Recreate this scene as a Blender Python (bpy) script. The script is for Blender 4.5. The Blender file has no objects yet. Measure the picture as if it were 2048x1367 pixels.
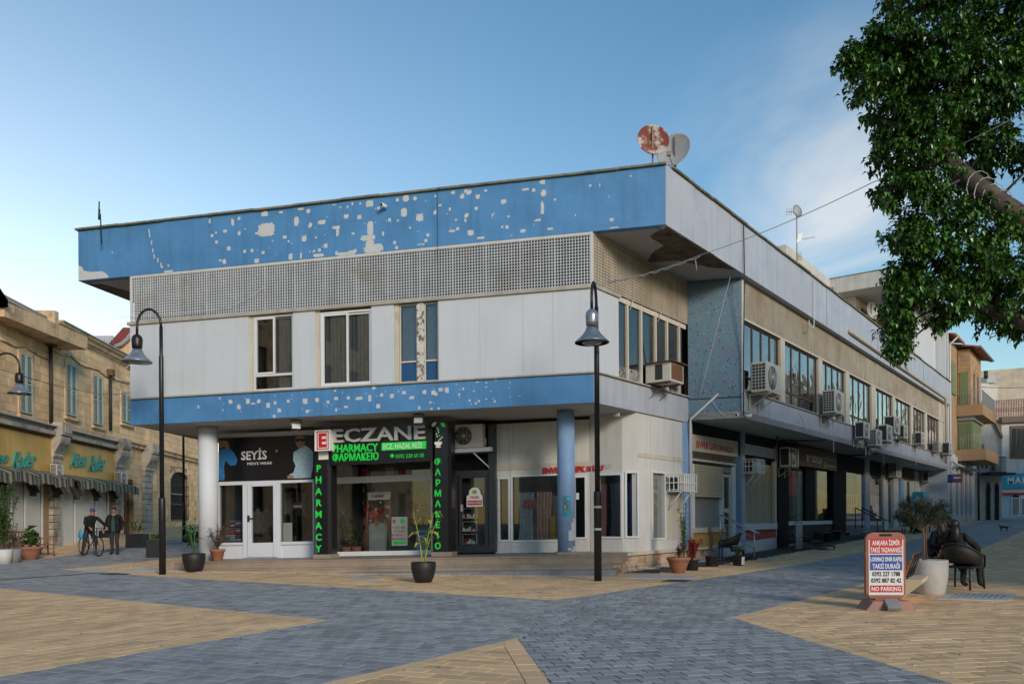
import bpy, bmesh, math, random
from mathutils import Vector, Matrix, noise as mnoise
random.seed(7)
PI=math.pi
F_=1600.0; CX,CY=1024.0,1041.0; ROLL=0.006; CAMH=1.35
AZ=0.222; BZ=0.6515; KA=-0.011; KB=0.003
def ray(px,py):
    x=px-CX; y=py-CY; c,s=math.cos(ROLL),math.sin(ROLL)
    return ((c*x-s*y)/F_, -(s*x+c*y)/F_)
def gz(X,Y):
    t=min(1,max(0,(X+6)/12)); s=.05*(1-t)+.036*t
    if Y<19: h=0
    elif Y<30: h=(Y-19)**2/22
    elif Y<48: h=5.5+(Y-30)
    elif Y<120: h=23.5+(Y-48)*(.6)
    else: h=66.7
    return s*h
def pg(px,py,dz=0):
    "pixel -> point on the ground (raised by dz)"
    dx,dk=ray(px,py); a,b=2.0,140.0
    f=lambda Y: CAMH+dk*Y-gz(dx*Y,Y)-dz
    if f(b)>0: return (dx*b,b,gz(dx*b,b)+dz)
    for _ in range(50):
        m=(a+b)/2
        if f(m)>0: a=m
        else: b=m
    return (dx*a,a,gz(dx*a,a)+dz)
def pd(px,py,Y):
    "pixel at a known depth"
    dx,dk=ray(px,py); return (dx*Y,Y,CAMH+dk*Y)
class Frame:
    "vertical wall frame: u along the wall, n outwards, z up; floor lines tilt by k"
    def __init__(s,o,ang,n,k=0.0,z0=0.0):
        s.o=o; s.d=ang; s.nn=n; s.k=k; s.z0=z0
    def P(s,u,n,z):
        return (s.o[0]+s.d[0]*u+s.nn[0]*n, s.o[1]+s.d[1]*u+s.nn[1]*n, z+s.k*u+s.z0)
    def uz(s,px,py,n=0.0):
        dx,dk=ray(px,py); ox=s.o[0]+s.nn[0]*n; oy=s.o[1]+s.nn[1]*n
        # (o+d u) = Y*(dx,1)
        # ox+d0 u = dx (oy + d1 u)
        u=(dx*oy-ox)/(s.d[0]-dx*s.d[1]); Y=oy+s.d[1]*u
        return u, CAMH+dk*Y-s.k*u-s.z0
dA=(-math.cos(AZ),math.sin(AZ)); nA=(-math.sin(AZ),-math.cos(AZ))
dB=(math.sin(BZ),math.cos(BZ)); nB=(math.cos(BZ),-math.sin(BZ))
YC=20.0
C=((1189-CX)/F_*YC,YC)
FA=Frame(C,dA,nA,KA)            # front wall, u runs left from the corner
FS=Frame(C,dB,nB,KB)            # right face of the front block, u runs back
uW=FS.uz(1376,700)[0]
W=FS.P(uW,0,0)[:2]
FW=Frame(W,(-dA[0],-dA[1]),nA,-KA,KB*uW)   # tiled return wall, u runs right
tD=FW.uz(1483,700)[0]
D=FW.P(tD,0,0)[:2]
FB=Frame(D,dB,nB,KB,KB*uW-KA*tD)  # street facade, u runs back; u negative reaches the parapet corner
uP=FB.uz(1331.5,390)[0]
# left stone terrace
dL=(-.09/math.hypot(.09,1),1/math.hypot(.09,1)); nL=(dL[1],-dL[0])
FL=Frame((-18.7-.09*(20-34.4)*1.0,20.0),dL,nL)
FG=Frame(C,dA,nA,-.02)             # ground-floor shopfronts of the front wall
FBG=FB

sc=bpy.context.scene; COL=sc.collection
# ---------------------------------------------------------------- camera
cam=bpy.data.cameras.new('camera'); camo=bpy.data.objects.new('camera',cam); COL.objects.link(camo)
cam.sensor_width=36; cam.lens=36*F_/2048; cam.shift_y=(CY-683.5)/2048; cam.clip_end=2000; cam.clip_start=.1
camo.matrix_world=Matrix.Translation((0,0,CAMH))@Matrix.Rotation(PI/2,4,'X')@Matrix.Rotation(-ROLL,4,'Z')
sc.camera=camo
# ---------------------------------------------------------------- world, sun, exposure
HZK=9.0
SUN_EL=math.radians(20.0); SUNV=Vector((.45,-.89,0)).normalized()
w=bpy.data.worlds.new('World'); sc.world=w; w.use_nodes=True
nt=w.node_tree; N=nt.nodes; L=nt.links; N.clear()
def nn(t,**k):
    n=N.new(t)
    for a,b in k.items(): setattr(n,a,b)
    return n
sky=nn('ShaderNodeTexSky',sky_type='NISHITA',sun_disc=False); sky.sun_elevation=SUN_EL
sky.sun_rotation=math.atan2(SUNV.x,SUNV.y); sky.altitude=150; sky.air_density=1.3; sky.dust_density=.3; sky.ozone_density=2.2
hsv=nn('ShaderNodeHueSaturation'); hsv.inputs['Saturation'].default_value=1.22; hsv.inputs['Hue'].default_value=.494; L.new(sky.outputs[0],hsv.inputs['Color'])
tc=nn('ShaderNodeTexCoord')
def vm(op,a,b=None):
    n=nn('ShaderNodeVectorMath',operation=op); L.new(a,n.inputs[0])
    if b is not None:
        if hasattr(b,'is_linked'): L.new(b,n.inputs[1])
        else: n.inputs[1].default_value=b
    return n
def mt(op,a,b=0.,c=None):
    n=nn('ShaderNodeMath',operation=op)
    for i,v in enumerate((a,b,c)):
        if v is None: continue
        if hasattr(v,'is_linked'): L.new(v,n.inputs[i])
        else: n.inputs[i].default_value=v
    return n.outputs[0]
# thin evening cirrus: stretched noise on a high plane, gathered towards the right of the view
sep=nn('ShaderNodeSeparateXYZ'); L.new(tc.outputs['Generated'],sep.inputs[0])
zz=mt('MAXIMUM',sep.outputs[2],.03); cx=mt('DIVIDE',sep.outputs[0],zz); cy=mt('DIVIDE',sep.outputs[1],zz)
cb=nn('ShaderNodeCombineXYZ'); L.new(mt('MULTIPLY',cx,1.0),cb.inputs[0]); L.new(mt('MULTIPLY',cy,.45),cb.inputs[1])
mp=nn('ShaderNodeMapping'); mp.inputs['Rotation'].default_value=(0,0,.5); mp.inputs['Location'].default_value=(3.1,1.4,0); L.new(cb.outputs[0],mp.inputs[0])
n1=nn('ShaderNodeTexNoise'); n1.inputs['Scale'].default_value=1.3; n1.inputs['Detail'].default_value=7; n1.inputs['Roughness'].default_value=.55; n1.inputs['Distortion'].default_value=.6; L.new(mp.outputs[0],n1.inputs[0])
cd=Vector((*[ray(1640,385)[0]],1,ray(1640,385)[1])).normalized()
dt=vm('DISTANCE',tc.outputs['Generated'],tuple(cd)).outputs['Value']
mask=mt('SUBTRACT',1.0,mt('SMOOTH_MIN',mt('MULTIPLY',dt,5.2),1.0,.25))
mask=mt('MAXIMUM',mask,0.)
fac=mt('MULTIPLY',mt('MULTIPLY',mask,mt('MAXIMUM',mt('SUBTRACT',n1.outputs[0],.36),0.)),4.2)
fac=mt('MINIMUM',fac,.75)
mx=nn('ShaderNodeMix',data_type='RGBA'); L.new(fac,mx.inputs[0]); mx.inputs[7].default_value=(5.2,5.3,5.4,1)
# thin high haze: glow added to the sky low on the left, opposite the sun
hd=Vector((-1,.75,.06)).normalized(); hdt=vm('DISTANCE',tc.outputs['Generated'],tuple(hd)).outputs['Value']
hz=mt('POWER',mt('MAXIMUM',mt('SUBTRACT',1.0,mt('MULTIPLY',hdt,.80)),0.),1.6)
lo=mt('POWER',mt('MAXIMUM',mt('SUBTRACT',1.0,mt('MULTIPLY',mt('ABSOLUTE',sep.outputs[2]),1.5)),0.),1.5)
hf=mt('MULTIPLY',mt('MULTIPLY',hz,mt('ADD',lo,.12)),HZK)
mh=nn('ShaderNodeMix',data_type='RGBA',blend_type='ADD'); mh.inputs[0].default_value=1; L.new(hsv.outputs[0],mh.inputs[6])
hc=nn('ShaderNodeMix',data_type='RGBA',blend_type='MULTIPLY'); hc.inputs[0].default_value=1; hc.inputs[6].default_value=(1.12,.93,.76,1); L.new(hf,hc.inputs[7]); L.new(hc.outputs[2],mh.inputs[7]); L.new(mh.outputs[2],mx.inputs[6])
bg=nn('ShaderNodeBackground'); bg.inputs[1].default_value=.105; L.new(mx.outputs[2],bg.inputs[0])
wo=nn('ShaderNodeOutputWorld'); L.new(bg.outputs[0],wo.inputs[0])
sun=bpy.data.lights.new('sun','SUN'); sun.energy=1.5; sun.angle=math.radians(14); sun.color=(1,.87,.72)
suno=bpy.data.objects.new('sun',sun); COL.objects.link(suno)
sd=Vector((SUNV.x*math.cos(SUN_EL),SUNV.y*math.cos(SUN_EL),math.sin(SUN_EL)))
suno.rotation_euler=sd.to_track_quat('Z','Y').to_euler(); suno.location=(0,0,60)
vs=sc.view_settings; sc.display_settings.display_device='sRGB'; vs.view_transform='Standard'; vs.look='None'; vs.exposure=0.60; vs.gamma=1; vs.use_curve_mapping=False
cy_=sc.cycles; cy_.max_bounces=7; cy_.transparent_max_bounces=12; cy_.diffuse_bounces=3; cy_.glossy_bounces=3; cy_.use_denoising=True; cy_.caustics_reflective=False; cy_.caustics_refractive=False; cy_.sample_clamp_indirect=6
# ---------------------------------------------------------------- materials
MATS={}
def srgb(r,g,b):
    f=lambda c:(c/255/12.92 if c/255<=.04045 else ((c/255+.055)/1.055)**2.4)
    return (f(r),f(g),f(b))
def mat(name,col,rough=.75,var=.12,scale=3.,bump=0.,bscale=40.,metal=0.,streak=0.,stain=None,spot=None,attr=0.,emit=0.,spec=.5,coat=0.):
    """one procedural surface: base colour with cloudy variation, vertical streaks, a second stain colour, fine speckles and relief"""
    m=bpy.data.materials.new(name); m.use_nodes=True; t=m.node_tree; ns=t.nodes; ls=t.links
    p=ns['Principled BSDF']; p.inputs['Roughness'].default_value=rough; p.inputs['Metallic'].default_value=metal
    p.inputs['Specular IOR Level'].default_value=spec; p.inputs['Coat Weight'].default_value=coat
    co=ns.new('ShaderNodeTexCoord').outputs['Object']
    def noise(s,det=4,r=.6,stretch=None):
        v=co
        if stretch:
            g=ns.new('ShaderNodeMapping'); g.inputs['Scale'].default_value=stretch; ls.new(co,g.inputs[0]); v=g.outputs[0]
        n=ns.new('ShaderNodeTexNoise'); n.inputs['Scale'].default_value=s; n.inputs['Detail'].default_value=det; n.inputs['Roughness'].default_value=r; ls.new(v,n.inputs[0]); return n.outputs[0]
    def ramp(v,a,b,x=0.,y=1.):
        g=ns.new('ShaderNodeMapRange'); g.inputs[1].default_value=a; g.inputs[2].default_value=b; g.inputs[3].default_value=x; g.inputs[4].default_value=y; ls.new(v,g.inputs[0]); return g.outputs[0]
    def mixc(f,a,b,mode='MIX'):
        g=ns.new('ShaderNodeMix'); g.data_type='RGBA'; g.blend_type=mode
        for s,v in ((0,f),(6,a),(7,b)):
            if hasattr(v,'is_linked'): ls.new(v,g.inputs[s])
            elif s==0: g.inputs[0].default_value=v
            else: g.inputs[s].default_value=(*v,1)
        return g.outputs[2]
    c=mixc(ramp(noise(scale),.3,.7),[max(0,x*(1-var)) for x in col],[min(1,x*(1+var)) for x in col])
    if streak: c=mixc(ramp(noise(1.0,5,.65,(5,5,.35)),.5,.75,0,streak),c,[x*.45 for x in col])
    if stain:
        sc_,lo,hi,scol=stain; c=mixc(ramp(noise(sc_,6,.62),lo,hi),c,scol)
    if spot:
        for (s,th,scol,am) in spot:
            v=ns.new('ShaderNodeTexVoronoi'); v.inputs['Scale'].default_value=s; ls.new(co,v.inputs[0])
            c=mixc(ramp(v.outputs['Distance'],th,th*.6,0,am),c,scol)
    if attr:
        a=ns.new('ShaderNodeAttribute'); a.attribute_name='tone'
        c=mixc(1.,c,ramp2(ns,ls,a.outputs['Fac'],1-attr,1+attr),'MULTIPLY')
    ls.new(c,p.inputs['Base Color'])
    if bump:
        b=ns.new('ShaderNodeBump'); b.inputs['Strength'].default_value=min(1,bump); b.inputs['Distance'].default_value=.012; ls.new(noise(bscale,5),b.inputs['Height']); ls.new(b.outputs[0],p.inputs['Normal'])
    if emit:
        ls.new(c,p.inputs['Emission Color']); p.inputs['Emission Strength'].default_value=emit
    MATS[name]=m; return m
def ramp2(ns,ls,v,a,b):
    g=ns.new('ShaderNodeMapRange'); g.inputs[3].default_value=a; g.inputs[4].default_value=b; ls.new(v,g.inputs[0])
    c=ns.new('ShaderNodeCombineColor')
    for i in range(3): ls.new(g.outputs[0],c.inputs[i])
    return c.outputs[0]
def glass(name,tint=(.75,.8,.8),refl=1.0,wavy=0.,rough=.02):
    m=bpy.data.materials.new(name); m.use_nodes=True; t=m.node_tree; ns=t.nodes; ls=t.links
    ns.remove(ns['Principled BSDF']); out=ns['Material Output']
    tr=ns.new('ShaderNodeBsdfTransparent'); tr.inputs[0].default_value=(*tint,1)
    gl=ns.new('ShaderNodeBsdfGlossy'); gl.inputs['Roughness'].default_value=rough; gl.inputs['Color'].default_value=(.95,.96,.97,1)
    fr=ns.new('ShaderNodeFresnel'); fr.inputs[0].default_value=1.5
    mu=ns.new('ShaderNodeMath'); mu.operation='MULTIPLY_ADD'; mu.inputs[1].default_value=refl; mu.inputs[2].default_value=.04*refl; mu.use_clamp=True; ls.new(fr.outputs[0],mu.inputs[0])
    mi=ns.new('ShaderNodeMixShader'); ls.new(mu.outputs[0],mi.inputs[0]); ls.new(tr.outputs[0],mi.inputs[1]); ls.new(gl.outputs[0],mi.inputs[2]); ls.new(mi.outputs[0],out.inputs[0])
    if wavy:
        co=ns.new('ShaderNodeTexCoord').outputs['Object']; n=ns.new('ShaderNodeTexNoise'); n.inputs['Scale'].default_value=2.2; n.inputs['Detail'].default_value=1; ls.new(co,n.inputs[0])
        b=ns.new('ShaderNodeBump'); b.inputs['Strength'].default_value=1; b.inputs['Distance'].default_value=wavy; ls.new(n.outputs[0],b.inputs['Height']); ls.new(b.outputs[0],gl.inputs['Normal']); ls.new(b.outputs[0],fr.inputs['Normal'])
    MATS[name]=m; return m
# ---------------------------------------------------------------- mesh helper
class MB:
    def __init__(s,P=None): s.v=[]; s.f=[]; s.mi=[]; s.P=P or (lambda a,b,c:(a,b,c)); s.tone=[]; s.sm=[]
    def add(s,vs,fs,mi=0,tone=None,smooth=False):
        o=len(s.v); s.v+=[tuple(x) for x in vs]; s.f+=[tuple(i+o for i in f) for f in fs]; s.mi+=[mi]*len(fs); s.tone+=[tone if tone is not None else .5]*len(fs); s.sm+=[smooth]*len(fs); return s
    def box(s,a0,a1,b0,b1,c0,c1,mi=0,tone=None):
        P=s.P; s.add([P(a,b,c) for c in (c0,c1) for b in (b0,b1) for a in (a0,a1)],[(0,2,3,1),(4,5,7,6),(0,1,5,4),(2,6,7,3),(0,4,6,2),(1,3,7,5)],mi,tone); return s
    def quad(s,*p,mi=0,tone=None): return s.add([s.P(*x) for x in p],[tuple(range(len(p)))],mi,tone)
    def prism(s,poly,t0,t1,axis=1,mi=0,tone=None):
        """poly in the two other axes, extruded along `axis` of the frame"""
        def mk(q,t): 
            l=list(q); l.insert(axis,t); return s.P(*l)
        n=len(poly); vs=[mk(q,t0) for q in poly]+[mk(q,t1) for q in poly]
        return s.add(vs,[tuple(range(n)),tuple(range(2*n-1,n-1,-1))]+[(i,n+i,n+(i+1)%n,(i+1)%n) for i in range(n)],mi,tone)
    def tube(s,pts,r,seg=8,mi=0,cap=True,world=False):
        P=(lambda *a:a) if world else s.P
        pts=[Vector(P(*p)) for p in pts]; rs=r if isinstance(r,(list,tuple)) else [r]*len(pts)
        vs=[];fs=[]; up=None
        for i,p in enumerate(pts):
            d=(pts[min(i+1,len(pts)-1)]-pts[max(i-1,0)]); d=d.normalized() if d.length>1e-9 else Vector((0,0,1))
            if up is None: up=Vector((0,0,1)) if abs(d.z)<.9 else Vector((1,0,0))
            x=d.cross(up)
            if x.length<1e-6: x=d.orthogonal()
            x.normalize(); y=x.cross(d).normalized(); up=y
            for k in range(seg):
                a=2*PI*k/seg; vs.append(p+x*math.cos(a)*rs[i]+y*math.sin(a)*rs[i])
        for i in range(len(pts)-1):
            for k in range(seg):
                fs.append((i*seg+k,i*seg+(k+1)%seg,(i+1)*seg+(k+1)%seg,(i+1)*seg+k))
        if cap: fs+=[tuple(range(seg-1,-1,-1)),tuple(range((len(pts)-1)*seg,len(pts)*seg))]
        return s.add(vs,fs,mi,smooth=seg>4)
    def cyl(s,a,b,r,seg=12,mi=0): return s.tube([a,b],r,seg,mi)
    def lathe(s,c,prof,seg=24,mi=0,tilt=None,sq=1.0):
        vs=[];fs=[];n=len(prof); T=tilt or Matrix.Identity(3)
        for (r,z) in prof:
            for k in range(seg):
                a=2*PI*k/seg; q=T@Vector((r*math.cos(a),r*math.sin(a)*sq,z)); vs.append((c[0]+q.x,c[1]+q.y,c[2]+q.z))
        for i in range(n-1):
            for k in range(seg): fs.append((i*seg+k,i*seg+(k+1)%seg,(i+1)*seg+(k+1)%seg,(i+1)*seg+k))
        fs+=[tuple(range(seg-1,-1,-1)),tuple(range((n-1)*seg,n*seg))]
        return s.add(vs,fs,mi,smooth=True)
    def ball(s,c,r,seg=12,rg=8,mi=0,sc3=(1,1,1),T=None):
        vs=[];fs=[]; T=T or Matrix.Identity(3)
        for i in range(rg+1):
            th=PI*i/rg
            for k in range(seg):
                a=2*PI*k/seg; q=T@Vector((r*sc3[0]*math.sin(th)*math.cos(a),r*sc3[1]*math.sin(th)*math.sin(a),r*sc3[2]*math.cos(th))); vs.append((c[0]+q.x,c[1]+q.y,c[2]+q.z))
        for i in range(rg):
            for k in range(seg): fs.append((i*seg+k,(i+1)*seg+k,(i+1)*seg+(k+1)%seg,i*seg+(k+1)%seg))
        return s.add(vs,fs,mi,smooth=True)
    def build(s,name,mt_,parent=None,kind=None,label=None,local=False,bevel=0,group=None):
        me=bpy.data.meshes.new(name); vs=s.v
        if parent is not None and not local:
            Mi=WM.get(parent.name,Matrix.Identity(4)).inverted(); vs=[tuple(Mi@Vector(v)) for v in vs]
        me.from_pydata(vs,[],s.f); ms=mt_ if isinstance(mt_,(list,tuple)) else [mt_]
        for m in ms: me.materials.append(MATS[m] if isinstance(m,str) else m)
        me.polygons.foreach_set('material_index',s.mi); me.polygons.foreach_set('use_smooth',s.sm)
        if any(t!=.5 for t in s.tone):
            at=me.attributes.new('tone','FLOAT','FACE'); at.data.foreach_set('value',s.tone)
        me.validate(); me.update()
        bm=bmesh.new(); bm.from_mesh(me); bmesh.ops.recalc_face_normals(bm,faces=bm.faces)
        if bevel: 
            bmesh.ops.bevel(bm,geom=list(bm.edges),offset=bevel,segments=2,affect='EDGES',profile=.6)
        bm.to_mesh(me); bm.free()
        o=bpy.data.objects.new(name,me); COL.objects.link(o)
        if parent is not None:
            o.parent=parent; WM[o.name]=WM.get(parent.name,Matrix.Identity(4)); CH.setdefault(parent.name,[]).append(o)
        if kind: o['kind']=kind
        if label: o['label']=label
        if group: o['group']=group
        return o
WM={}; CH={}
def thing(name,label,cat,loc=(0,0,0),rz=0,group=None,sc_=1.0):
    o=bpy.data.objects.new(name,None); COL.objects.link(o); o.empty_display_size=.2
    o.location=loc; o.rotation_euler=(0,0,rz); o.scale=(sc_,)*3
    WM[o.name]=Matrix.Translation(loc)@Matrix.Rotation(rz,4,'Z')@Matrix.Scale(sc_,4)
    o['label']=label; o['category']=cat
    if group: o['group']=group
    return o
def tag(o,label,cat,group=None):
    o['label']=label; o['category']=cat
    if group: o['group']=group
    return o
def copy_tree(root,loc,rz,label,sc_=None,group=None):
    def cp(o,par):
        c=o.copy(); COL.objects.link(c)
        if par is not None: c.parent=par
        for ch in list(CH.get(o.name,[])): CH.setdefault(c.name,[]).append(cp(ch,c))
        return c
    r=cp(root,None); r.location=loc; r.rotation_euler=(0,0,rz)
    if sc_: r.scale=(sc_,)*3
    r['label']=label
    if group: r['group']=group
    WM[r.name]=Matrix.Translation(loc)@Matrix.Rotation(rz,4,'Z')@Matrix.Scale(r.scale[0],4)
    return r
def text(name,body,parent,P0,du,dz,size,mt_,ext=.01,bold=0.,shear=0.,align='LEFT',xs=1.0,sp=1.0,label=None,fit=None):
    """flat lettering turned into a mesh; P0 world position of the base line, du writing direction, dz up; fit = wanted width"""
    c=bpy.data.curves.new(name,'FONT'); c.body=body; c.size=size; c.extrude=ext; c.offset=bold; c.shear=shear; c.align_x=align; c.space_character=sp; c.resolution_u=2
    t=bpy.data.objects.new(name,c); COL.objects.link(t)
    me=bpy.data.meshes.new_from_object(t.evaluated_get(bpy.context.evaluated_depsgraph_get())); bpy.data.objects.remove(t); bpy.data.curves.remove(c)
    me.name=name; me.materials.clear(); me.materials.append(MATS[mt_])
    if fit and len(me.vertices):
        xs_=[v.co.x for v in me.vertices]; w_=max(xs_)-min(xs_); x0=min(xs_)
        for v in me.vertices: v.co.x=(v.co.x-x0)*fit/w_
    x=Vector(du).normalized(); z=Vector(dz).normalized(); n=x.cross(z)
    m=Matrix((x*xs,z,-x.cross(z))).transposed().to_4x4() if False else Matrix((x*xs,z,n)).transposed().to_4x4(); m.translation=Vector(P0)
    o=bpy.data.objects.new(name,me); COL.objects.link(o)
    o.parent=parent; CH.setdefault(parent.name,[]).append(o); M_=WM.get(parent.name,Matrix.Identity(4)).inverted()@m
    me.transform(M_)
    if M_.determinant()<0: me.flip_normals()
    WM[o.name]=WM.get(parent.name,Matrix.Identity(4))
    if label: o['label']=label
    return o
# ================================================================ ground and paving
mat('joint_sand',(.060,.055,.048),.95,.3,6,.3)
mat('paver_grey',(.30,.30,.295),.82,.10,1.3,.25,160,attr=.24,stain=(.55,.54,.80,(.14,.15,.16)))
mat('paver_tan',(.70,.46,.245),.85,.10,1.1,.3,160,attr=.18,stain=(.5,.56,.82,(.24,.19,.14)))
mat('far_grey',(.27,.285,.295),.9,.15,2,.1)
mat('far_tan',(.58,.41,.24),.9,.15,2,.1)
def gsheet(name,poly,mt_,lift,step=2.0,kind='structure',parent=None):
    """draped sheet clipped to a ground polygon"""
    bm=bmesh.new(); vs=[bm.verts.new((x,y,0)) for x,y in poly]; bm.faces.new(vs)
    x0=min(p[0] for p in poly);x1=max(p[0] for p in poly);y0=min(p[1] for p in poly);y1=max(p[1] for p in poly)
    def cut(co,no): bmesh.ops.bisect_plane(bm,geom=bm.verts[:]+bm.edges[:]+bm.faces[:],plane_co=co,plane_no=no)
    y=math.ceil(y0/step)*step
    while y<y1 and y<130: cut((0,y,0),(0,1,0)); y+=step
    x=math.ceil(max(x0,-60)/step)*step
    while x<min(x1,60): cut((x,0,0),(1,0,0)); x+=step
    for v in bm.verts: v.co.z=gz(v.co.x,v.co.y)+lift
    me=bpy.data.meshes.new(name); bm.to_mesh(me); bm.free(); me.materials.append(MATS[mt_])
    o=bpy.data.objects.new(name,me); COL.objects.link(o)
    for f in me.polygons:
        if f.normal.z<0: f.flip()
    if kind: o['kind']=kind
    if parent: o.parent=parent; WM[o.name]=Matrix.Identity(4)
    return o
ground=gsheet('ground',[(-400,-300),(400,-300),(400,500),(-400,500)],'joint_sand',0)
g2=lambda x,y: pg(x,y)[:2]
# tan paving fields (convex), counter-clockwise
def ccw(p):
    a=sum(p[i][0]*p[(i+1)%len(p)][1]-p[(i+1)%len(p)][0]*p[i][1] for i in range(len(p)))
    return p if a>0 else p[::-1]
def ext(a,b,k): return (a[0]+(b[0]-a[0])*k,a[1]+(b[1]-a[1])*k)
t1=g2(662,1241); T1=ccw([t1,ext(t1,g2(0,1177),2.2),ext(t1,g2(0,1355),3.0)])
t2=g2(1035,1277); T2=ccw([t2,ext(t2,g2(655,1367),2.2),ext(t2,g2(1100,1367),2.2)])
t3=g2(1463,1236); T3=ccw([t3,ext(t3,g2(1895,1367),2.5),(70,3),(70,98),ext(t3,(27.3,42.64),2.1)])
t4=(0.72,13.46); A0=FA.P(17,0,0); B9=FB.P(48,0,0)
T4=ccw([t4,(-12.88,22.8),FA.P(14.6,-6,0)[:2],FB.P(60,-2,0)[:2],(36.0,61.0),(19.93,38.15)])
# street on the left: tan strip under the shuttered shops
T5=ccw([(-16.2,22),(-15.9,27.5),(-12.6,38.5),(-9.5,60),(-30,60),(-30,22)])
TAN=[(T1,68,True),(T2,-22,True),(T3,11,True),(T4,-14,True),(T5,76,False)]
def hs(p,a,b): return (b[0]-a[0])*(p[1]-a[1])-(b[1]-a[1])*(p[0]-a[0])
def clip(poly,a,b,keep=1):
    out=[]
    for i in range(len(poly)):
        p,q=poly[i],poly[(i+1)%len(poly)]; dp,dq=hs(p,a,b)*keep,hs(q,a,b)*keep
        if dp>=0: out.append(p)
        if (dp>=0)!=(dq>=0):
            t=dp/(dp-dq); out.append((p[0]+(q[0]-p[0])*t,p[1]+(q[1]-p[1])*t))
    return out
def inset(poly,w_):
    L_=[]
    for i in range(len(poly)):
        a,b=poly[i],poly[(i+1)%len(poly)]; l=math.hypot(b[0]-a[0],b[1]-a[1]); n=(-(b[1]-a[1])/l*w_,(b[0]-a[0])/l*w_)
        L_.append(((a[0]+n[0],a[1]+n[1]),(b[0]+n[0],b[1]+n[1])))
    return L_
def area(p): return abs(sum(p[i][0]*p[(i+1)%len(p)][1]-p[(i+1)%len(p)][0]*p[i][1] for i in range(len(p))))/2
YMAX=44.0
def visible(x,y):
    if y<6.0 or y>YMAX: return False
    if abs(x)>.70*y+.6: return False
    # under the corner building
    u=(x-C[0])*nA[0]+(y-C[1])*nA[1]
    rB=(x-D[0])*nB[0]+(y-D[1])*nB[1]
    if u<-.4 and rB<-.2 and y<46: return False if (x>FA.P(12.6,0,0)[0] or y>99) and not (x<-10) else (x< -9.5-.1*(y-22))
    # beyond the terrace on the left
    if x< -18.0-.09*(y-34.4): return False
    if y<24 and x<-17: return False
    return True
pieces=[] # (poly, mat, tone)
rnd=random.Random(3)
def gridpave(ang,du,dv,test,mi,jit=.0):
    c,s=math.cos(math.radians(ang)),math.sin(math.radians(ang))
    R=75; nv=int(R/dv)
    for j in range(-nv,nv):
        off=(j%2)*.5*du+rnd.uniform(-.03,.03)
        # rows: only walk the part in view
        for i in range(-int(R/du),int(R/du)):
            u=i*du+off; v=j*dv
            x=(u+du/2)*c-(v+dv/2)*s; y=(u+du/2)*s+(v+dv/2)*c
            if not visible(x,y): continue
            g=.0055
            pl=[(a*c-b*s,a*s+b*c) for a,b in ((u+g,v+g),(u+du-g,v+g),(u+du-g,v+dv-g),(u+g,v+dv-g))]
            pl=test(pl,(x,y))
            if pl and len(pl)>2 and area(pl)>.0008: pieces.append((pl,mi,rnd.random()))
def inside_test(poly,w_):
    E=inset(poly,w_+.004)
    def t(pl,c):
        dmin=min(hs(c,a,b)/math.hypot(b[0]-a[0],b[1]-a[1]) for a,b in E)
        if dmin<-.3: return None
        if dmin<.3:
            for a,b in E:
                pl=clip(pl,a,b)
                if len(pl)<3: return None
        return pl
    return t
for poly,ang,border in TAN: gridpave(ang,.36,.19,inside_test(poly,.20 if border else 0),1)
seam_a,seam_b=(0.05,9.15),(0.72,13.46)
def grey_test(side):
    def t(pl,c):
        d=hs(c,seam_a,seam_b)*side
        if d<-1.2: return None
        if abs(d)<1.2:
            pl=clip(pl,seam_a,seam_b,side)
            if len(pl)<3: return None
        for poly,_,_ in TAN:
            n=len(poly); best=-9;bi=0
            for i in range(n):
                a,b=poly[i],poly[(i+1)%n]; h=-hs(c,a,b)/math.hypot(b[0]-a[0],b[1]-a[1])
                if h>best: best=h;bi=i
            if best<-.2: return None
            if best<.2:
                pl=clip(pl,poly[bi],poly[(bi+1)%n],-1)
                if len(pl)<3: return None
        return pl
    return t
gridpave(-22,.20,.19,grey_test(1),0)
gridpave(11,.20,.19,grey_test(-1),0)
# border courses along the edges of the tan fields
for poly,_,border in TAN:
    if not border: continue
    E0=inset(poly,.003)
    for i in range(len(poly)):
        a,b=poly[i],poly[(i+1)%len(poly)]; l=math.hypot(b[0]-a[0],b[1]-a[1]); d=((b[0]-a[0])/l,(b[1]-a[1])/l); n=(-d[1],d[0]); s_=0
        while s_<min(l,90):
            ln=.30; x=a[0]+d[0]*(s_+ln/2)+n[0]*.1; y=a[1]+d[1]*(s_+ln/2)+n[1]*.1
            if visible(x,y):
                pl=[(a[0]+d[0]*q+n[0]*r,a[1]+d[1]*q+n[1]*r) for q,r in ((s_+.004,.003),(s_+ln-.004,.003),(s_+ln-.004,.197),(s_+.004,.197))]
                for aa,bb in E0:
                    pl=clip(pl,aa,bb)
                    if len(pl)<3: break
                if len(pl)>2 and area(pl)>.001: pieces.append((pl,1,.35+.5*rnd.random()))
            s_+=ln
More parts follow.
